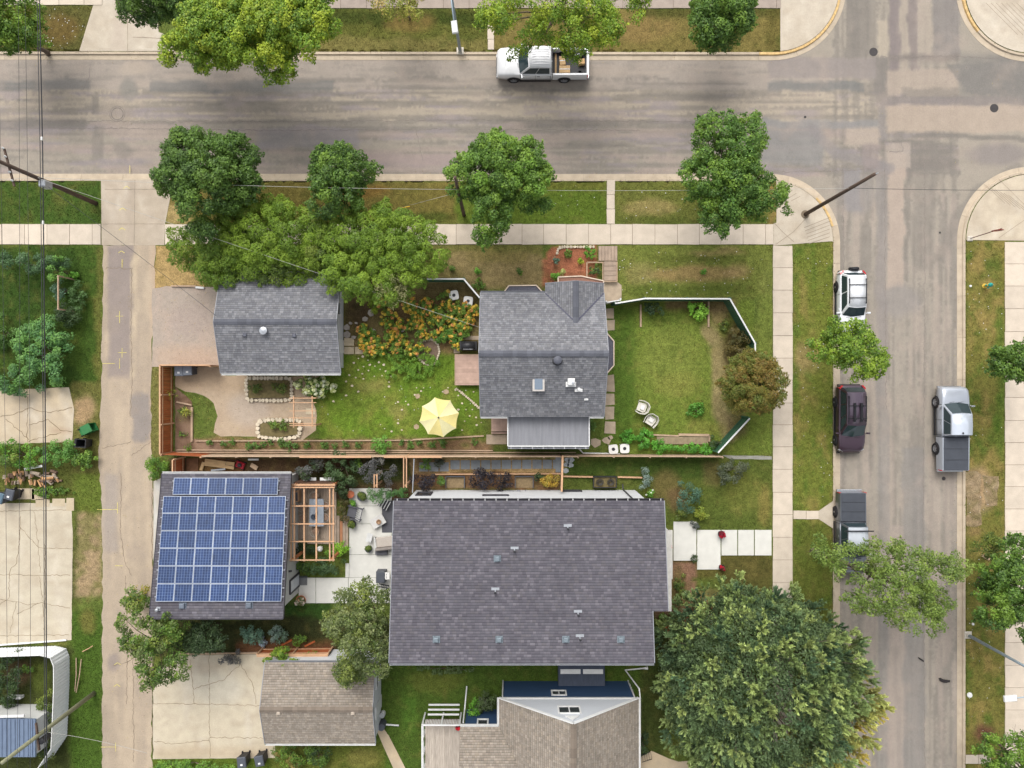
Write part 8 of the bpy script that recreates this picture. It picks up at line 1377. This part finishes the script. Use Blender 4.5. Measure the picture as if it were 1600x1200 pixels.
for i in range(7): m = MB(); m.bar((-.3 + i * .1, -.4, .35), (-.3 + i * .1, .35, .6), .055, .02); m.build('stripe_slat', M_black if i % 2 else M_frame, t, world=False)
m = MB(); [m.bar((s * .36, -.42, .33), (s * .36, .4, .6), .04, .05) for s in (1, -1)]; m.bar((-.36, -.3, .15), (.36, -.3, .15), .04, .3); m.build('frame', M_black, t, world=False)
t = thing('barbecue', 'dark barbecue with white control panel at the patio edge', 'barbecue', P(600, 896)); q = P(598, 897); m = MB(); m.cbox(q.x, q.y, .1, .62, .8, .8, ch=.05); m.build('cabinet', M_bing, t); m = MB(); m.cbox(q.x + .48, q.y + .1, .82, .32, .5, .06, ch=.01); m.build('side_shelf', M_wp, t)
for k in range(3): m = MB(); m.lathe([(.03, .88), (.03, .9), (.001, .9)], 8, (q.x + .42, q.y - .02 + k * .12, 0)); m.build('knob', M_black, t)
m = MB(); m.bar((q.x - .2, q.y - .55, .5), (q.x + .55, q.y - .7, .45), .06, .04); m.bar((q.x - .3, q.y - .72, .5), (q.x + .55, q.y - .9, .45), .06, .04); [m.bar((q.x - .2 + i * .12, q.y - .57 - i * .02, .5), (q.x - .28 + i * .12, q.y - .75 - i * .02, .5), .03, .03) for i in range(7)]; o = m.build('plant_stand', M_black); tag(centred(o), 'black slatted stand below the dark barbecue', 'stand')
m = MB(); 
for i in range(9): m = MB(); a, b = P(467.3 + i * 1.5, 899.5), P(468.3 + i * 1.5, 914); m.box(a.x, a.y, .05, b.x, b.y, .075); m.build('grate_slat', M_bing, pt)
def pot(lb, px, py, r_, h, mm, pal=None, fl=None, z=0.):
    t = thing('plant_pot', lb, 'plant pot', P(px, py)); q = P(px, py, z); t.location.z = z; m = MB(); m.lathe([(r_ * .7, 0), (r_, h), (r_ * 1.06, h), (r_ * 1.06, h + .04), (r_ * .9, h + .04), (r_ * .8, h - .04), (.001, h - .05)], 16, (q.x, q.y, z)); m.build('pot', mm, t)
    if pal:
        rs = np.random.RandomState(int(px)); cl = [(q.x + rs.uniform(-.5, .5) * r_, q.y + rs.uniform(-.5, .5) * r_, z + h + .12, r_ * .75) for _ in range(5)]; a = scatter(cl, 2600, .08, pal, rs); a[0][:, 2] = np.maximum(a[0][:, 2], z + h); link_mesh('foliage', leaf_mesh('foliage', a[0] - np.array(t.location), a[1], a[2], a[3], rs=rs), M_leaf, t)
        if fl:
            cl = [(q.x + rs.uniform(-1, 1) * r_ * .8, q.y + rs.uniform(-1, 1) * r_ * .8, z + h + .2, r_ * .45) for _ in range(6)]; a = scatter(cl, 2200, .08, fl, rs); link_mesh('blossoms', leaf_mesh('blossoms', a[0] - np.array(t.location), a[1], a[2], a[3], asp=.9, rs=rs), M_petal, t)
TC = mat('terracotta', L(206, 124, 88), rough=.8)
pot('round terracotta pot with dark hole on the patio corner', 549.5, 771, .26, .4, TC); pot('dark round pot with green bush below the lounge chair', 552, 817, .28, .4, M_black, OLV); pot('pot with olive bush left of the dark ottoman', 577.5, 856, .24, .35, M_bing, OLV); pot('pot with bright green bush above the lounge chair', 553, 785, .24, .35, M_galv, MID + BRT); pot('large pot with dusky bush beside the terracotta pot', 567, 774, .32, .4, M_bing, DK + OLV)
pot('terracotta pot with white and pink flowers at the solar garage corner', 472, 936, .34, .3, TC, SAGE, [(238, 226, 214), (222, 214, 200), (230, 150, 130)]); pot('pot of deep red flowers on the white walk, upper one', 1125, 833, .22, .3, M_black, [(120, 30, 44)], [(176, 20, 44), (150, 16, 40)], z=.06); pot('pot of deep red flowers beside the white walk, lower one', 1126, 885, .2, .3, M_black, [(110, 60, 50)], [(176, 30, 50), (140, 24, 44)]); pot('small pot of pink flowers at the porch', 1045, 851, .13, .2, TC, [(226, 130, 120)], [(240, 140, 128)], z=.1); pot('pot of red flowers at the corner of the weathered deck', 716, 1134, .16, .25, M_black, [(150, 40, 50)], [(206, 40, 52)], z=1.0)
# ---- clutter behind the cedar fence
t = thing('lawn_mower', 'red lawn mower behind the long fence', 'lawn mower', P(377, 726), D(-20)); m = MB(); m.cbox(0, 0, .12, .62, .46, .16, ch=.06); m.build('mower_deck', mat('mower_red', L(160, 26, 44), rough=.35, var=.04), t, world=False); m = MB(); m.lathe([(.14, .28), (.14, .4), (.08, .44)], 12); m.build('engine', M_black, t, world=False)
for sx in (.26, -.26):
    for sy in (.26, -.26): m = MB(); m.lathe([(.1, -.03), (.1, .03)], 12, (sx, sy, .1), axis='y'); m.build('wheel', M_tyre, t, world=False)
m = MB(); m.tube([(-.3, .2, .3), (-.8, .2, .8), (-.8, -.2, .8), (-.3, -.2, .3)], .015, 5); m.build('handle', M_black, t, world=False)
for i, (x0, y0, x1, y1, w_, mm, lb) in enumerate([(320, 722, 366, 728, .5, M_wood, 'wide tan boards stacked behind the long fence'), (318, 722, 314, 735, .2, M_wood, 'short tan offcut leaning at the left end of the board stack'), (330, 735, 352, 733, .12, M_galv, 'grey metal strip lying below the board stack'), (388, 718, 404, 718, .12, M_trimw, 'white plank beside the red mower'), (392, 726, 402, 732, .3, M_rawc, 'pale board leaning right of the red mower')]): m = MB(); m.bar(P(x0, y0, .12), P(x1, y1, .2), w_, .08); o = m.build('plank_stack', mm); tag(centred(o), lb, 'boards')
for i, (a, b) in enumerate([((372, 1000), (385, 1020)), ((393, 1002), (402, 1021)), ((412, 1001), (420, 1020)), ((452, 1000), (440, 1018)), ((470, 1003), (478, 1018))]): pass
t = thing('fence', 'cedar fence with pale cap between the solar garage bed and the brown garage', 'fence', P(460, 1015)); board_fence(t, P(412, 1013), P(520, 1012), 1.3, .15, M_cedar, M_cedarl, cap=.2, side=1)
timber('pale timber edge of the lower pad beside the dark shrubs', (280, 1022), (412, 1020), .1, .12); timber('long brown plank lying in the bed above the brown garage, left one', (440, 1008), (456, 1000), .12, .06, M_cedar); timber('long brown plank lying in the bed above the brown garage, right one', (476, 1010), (492, 1002), .12, .06, M_cedar)
timber('pale broken branch on the verge below the lone tree', (1534, 868), (1546, 874), .16, .12, cat='branch'); m = MB(); m.tube([P(1010, 735), P(1040, 735)], .01, 4)
t = thing('stair_rail', 'black metal handrail frame lying at the lower walk of the blue house', 'handrail', P(1010, 1182)); m = MB(); m.bar(P(1001, 1180, .4), P(1016, 1175, .4), .03, .03); m.bar(P(1003, 1191, .4), P(1019, 1186, .4), .03, .03); m.build('rail', M_black, t)
for i in range(5): m = MB(); x = 1003 + i * 3.4; m.bar(P(x, 1179.5 - i * 1.1, .4), P(x + 2, 1190.5 - i * 1.1, .4), .02, .02); m.build('baluster', M_black, t)
m = MB(); m.box(*P(1018, 738)[:2], .02, *P(1020, 746)[:2], .1)
# leftover litter on lawns: tiny white blossoms / clover specks
rs = np.random.RandomState(3); m = MB()
for _ in range(260):
    x, y = [(rs.uniform(965, 1200), rs.uniform(385, 460)), (rs.uniform(1242, 1300), rs.uniform(380, 800)), (rs.uniform(1510, 1566), rs.uniform(380, 1150)), (rs.uniform(500, 750), rs.uniform(600, 685)), (rs.uniform(720, 1200), rs.uniform(286, 348)), (rs.uniform(70, 140), rs.uniform(12, 76))][rs.randint(6)]; q = P(x, y); s = rs.uniform(.012, .028); m.add([(q.x - s, q.y - s, .05), (q.x + s, q.y - s, .055), (q.x + s, q.y + s, .05), (q.x - s, q.y + s, .055)], [(0, 1, 2, 3)])
o = m.build('clover_flowers', M_wp, fix=False); tag(o, 'tiny pale clover flowers and specks scattered in the lawns', 'wild flowers', kind='stuff')
rs = np.random.RandomState(9); m = MB(); pal = [L(*c) for c in ((176, 150, 72), (150, 120, 60), (120, 96, 60), (190, 176, 90), (90, 76, 58))]
for _ in range(1500):
    k = rs.randint(6); x, y = [(rs.uniform(0, 1200), rs.choice([rs.uniform(88, 98), rs.uniform(264, 279)])), (rs.choice([rs.uniform(1305, 1318), rs.uniform(1490, 1505)]), rs.uniform(380, 1200)), (rs.uniform(245, 345), rs.uniform(450, 572)), (rs.uniform(160, 240), rs.uniform(385, 1200)), (rs.uniform(270, 500), rs.uniform(600, 690)), (rs.uniform(0, 1600), rs.uniform(95, 270))][k]
    z = -.085 if k in (0, 1, 5) else .03; q = P(x, y); s = rs.uniform(.015, .04); a = rs.uniform(0, 3); dx, dy = math.cos(a) * s, math.sin(a) * s; m.add([(q.x - dx, q.y - dy, z), (q.x + dy * .5, q.y - dx * .5, z + .01), (q.x + dx, q.y + dy, z), (q.x - dy * .5, q.y + dx * .5, z + .012)], [(0, 1, 2, 3)], pal[rs.randint(5)])
o = m.build('fallen_leaves', mat('dry_leaves', attr=True, rough=.9, var=0), fix=False); tag(o, 'small dry fallen leaves scattered on paving and road', 'fallen leaves', kind='stuff')
# ---- walker on the sidewalk under the tall tree
def person(label, px, py, rz):
    t = thing('person', label, 'person', P(px, py)); t.location.z = .045; t.rotation_euler = (0, 0, rz)
    J = {'pel': (0, 0, .95, .15, .11), 'wai': (0, 0, 1.08, .13, .10), 'che': (0, .02, 1.28, .165, .115), 'nek': (0, .03, 1.48, .055, .055), 'hed': (0, .06, 1.56, .07, .075), 'top': (0, .07, 1.68, .085, .095), 'cro': (0, .06, 1.75, .06, .07)}
    for s, f in (('l', 1), ('r', -1)):
        sx = -1 if s == 'l' else 1
        J[s + 'hip'] = (sx * .09, .02 * f, .88, .09, .09); J[s + 'kne'] = (sx * .1, .16 * f + .04, .50, .058, .06); J[s + 'ank'] = (sx * .1, .26 * f - .04, .10, .038, .04); J[s + 'toe'] = (sx * .11, .26 * f + .12, .04, .035, .03)
        J[s + 'sho'] = (sx * .18, .02, 1.42, .055, .055); J[s + 'elb'] = (sx * .25, -.08 * f, 1.16, .038, .038); J[s + 'wri'] = (sx * .24, -.18 * f + .06, .95, .026, .024); J[s + 'pal'] = (sx * .235, -.2 * f + .09, .87, .03, .016)
    E = [('pel', 'wai'), ('wai', 'che'), ('che', 'nek'), ('nek', 'hed'), ('hed', 'top'), ('top', 'cro')]
    for s in 'lr': E += [('pel', s + 'hip'), (s + 'hip', s + 'kne'), (s + 'kne', s + 'ank'), (s + 'ank', s + 'toe'), ('che', s + 'sho'), (s + 'sho', s + 'elb'), (s + 'elb', s + 'wri'), (s + 'wri', s + 'pal')]
    for s in 'lr':
        sx = -1 if s == 'l' else 1; w_ = J[s + 'pal']
        for i, l_ in enumerate((.07, .085, .09, .075, .055)):
            dx = (-.02 + i * .013) if i < 4 else -.03; nm = s + 'f%d' % i; J[nm] = (w_[0] + sx * .004, w_[1] + dx, w_[2] - .03 - (l_ * .5 if i < 4 else 0), .009, .009); J[nm + 't'] = (w_[0] - sx * .012, w_[1] + dx * 1.1 + .01, w_[2] - .03 - (l_ if i < 4 else .03), .008, .008); E += [(s + 'pal', nm), (nm, nm + 't')]
    ks = list(J); me = bpy.data.meshes.new('body'); me.from_pydata([J[k][:3] for k in ks], [(ks.index(a), ks.index(b)) for a, b in E], []); o = bpy.data.objects.new('body', me); COL.objects.link(o); sk = o.modifiers.new('s', 'SKIN')
    for i, k in enumerate(ks): me.skin_vertices[0].data[i].radius = J[k][3:]
    me.skin_vertices[0].data[0].use_root = True; sb = o.modifiers.new('d', 'SUBSURF'); sb.levels = sb.render_levels = 2; dg = bpy.context.evaluated_depsgraph_get(); me2 = bpy.data.meshes.new_from_object(o.evaluated_get(dg)); bpy.data.objects.remove(o)
    mats = [mat('skin', L(206, 156, 130), rough=.6, var=.03), mat('orange_shirt', L(206, 84, 40), rough=.85, var=.06), mat('dark_shorts', L(44, 44, 52), rough=.9), M_wp]
    me2.materials.clear(); [me2.materials.append(x) for x in mats]
    for p in me2.polygons:
        z = p.center.z; x = abs(p.center.x); p.use_smooth = True; p.material_index = 1 if 1.02 < z < 1.5 and (x < .24 or z > 1.18) else 2 if .55 < z <= 1.02 and x < .2 else 3 if z < .11 else 0
    link_mesh('body', me2, None, t)
    m = MB(); m.lathe([(.10, 1.64), (.112, 1.70), (.10, 1.77), (.06, 1.81), (.001, 1.82)], 14, (0, .045, 0)); m.build('hair', mat('dark_hair', L(58, 42, 34), rough=.9), t, world=False, smooth=True)
    m = MB(); m.lathe([(.016, -.03), (.02, 0), (.008, .02)], 8, (0, .165, 1.64)); m.build('nose', mats[0], t, world=False)
    for s in (1, -1): m = MB(); m.lathe([(.001, -.012), (.012, 0), (.001, .012)], 8, (s * .034, .15, 1.665)); m.build('eye', M_black, t, world=False); m = MB(); m.cbox(s * .09, .06, 1.62, .02, .04, .06); m.build('ear', mats[0], t, world=False)
    m = MB(); m.cbox(0, .15, 1.59, .045, .015, .01); m.build('mouth', mat('lips', L(170, 90, 84)), t, world=False)
    return t
person('person in orange shirt and white shoes walking under the tall bright green tree', 776, 371, D(100))
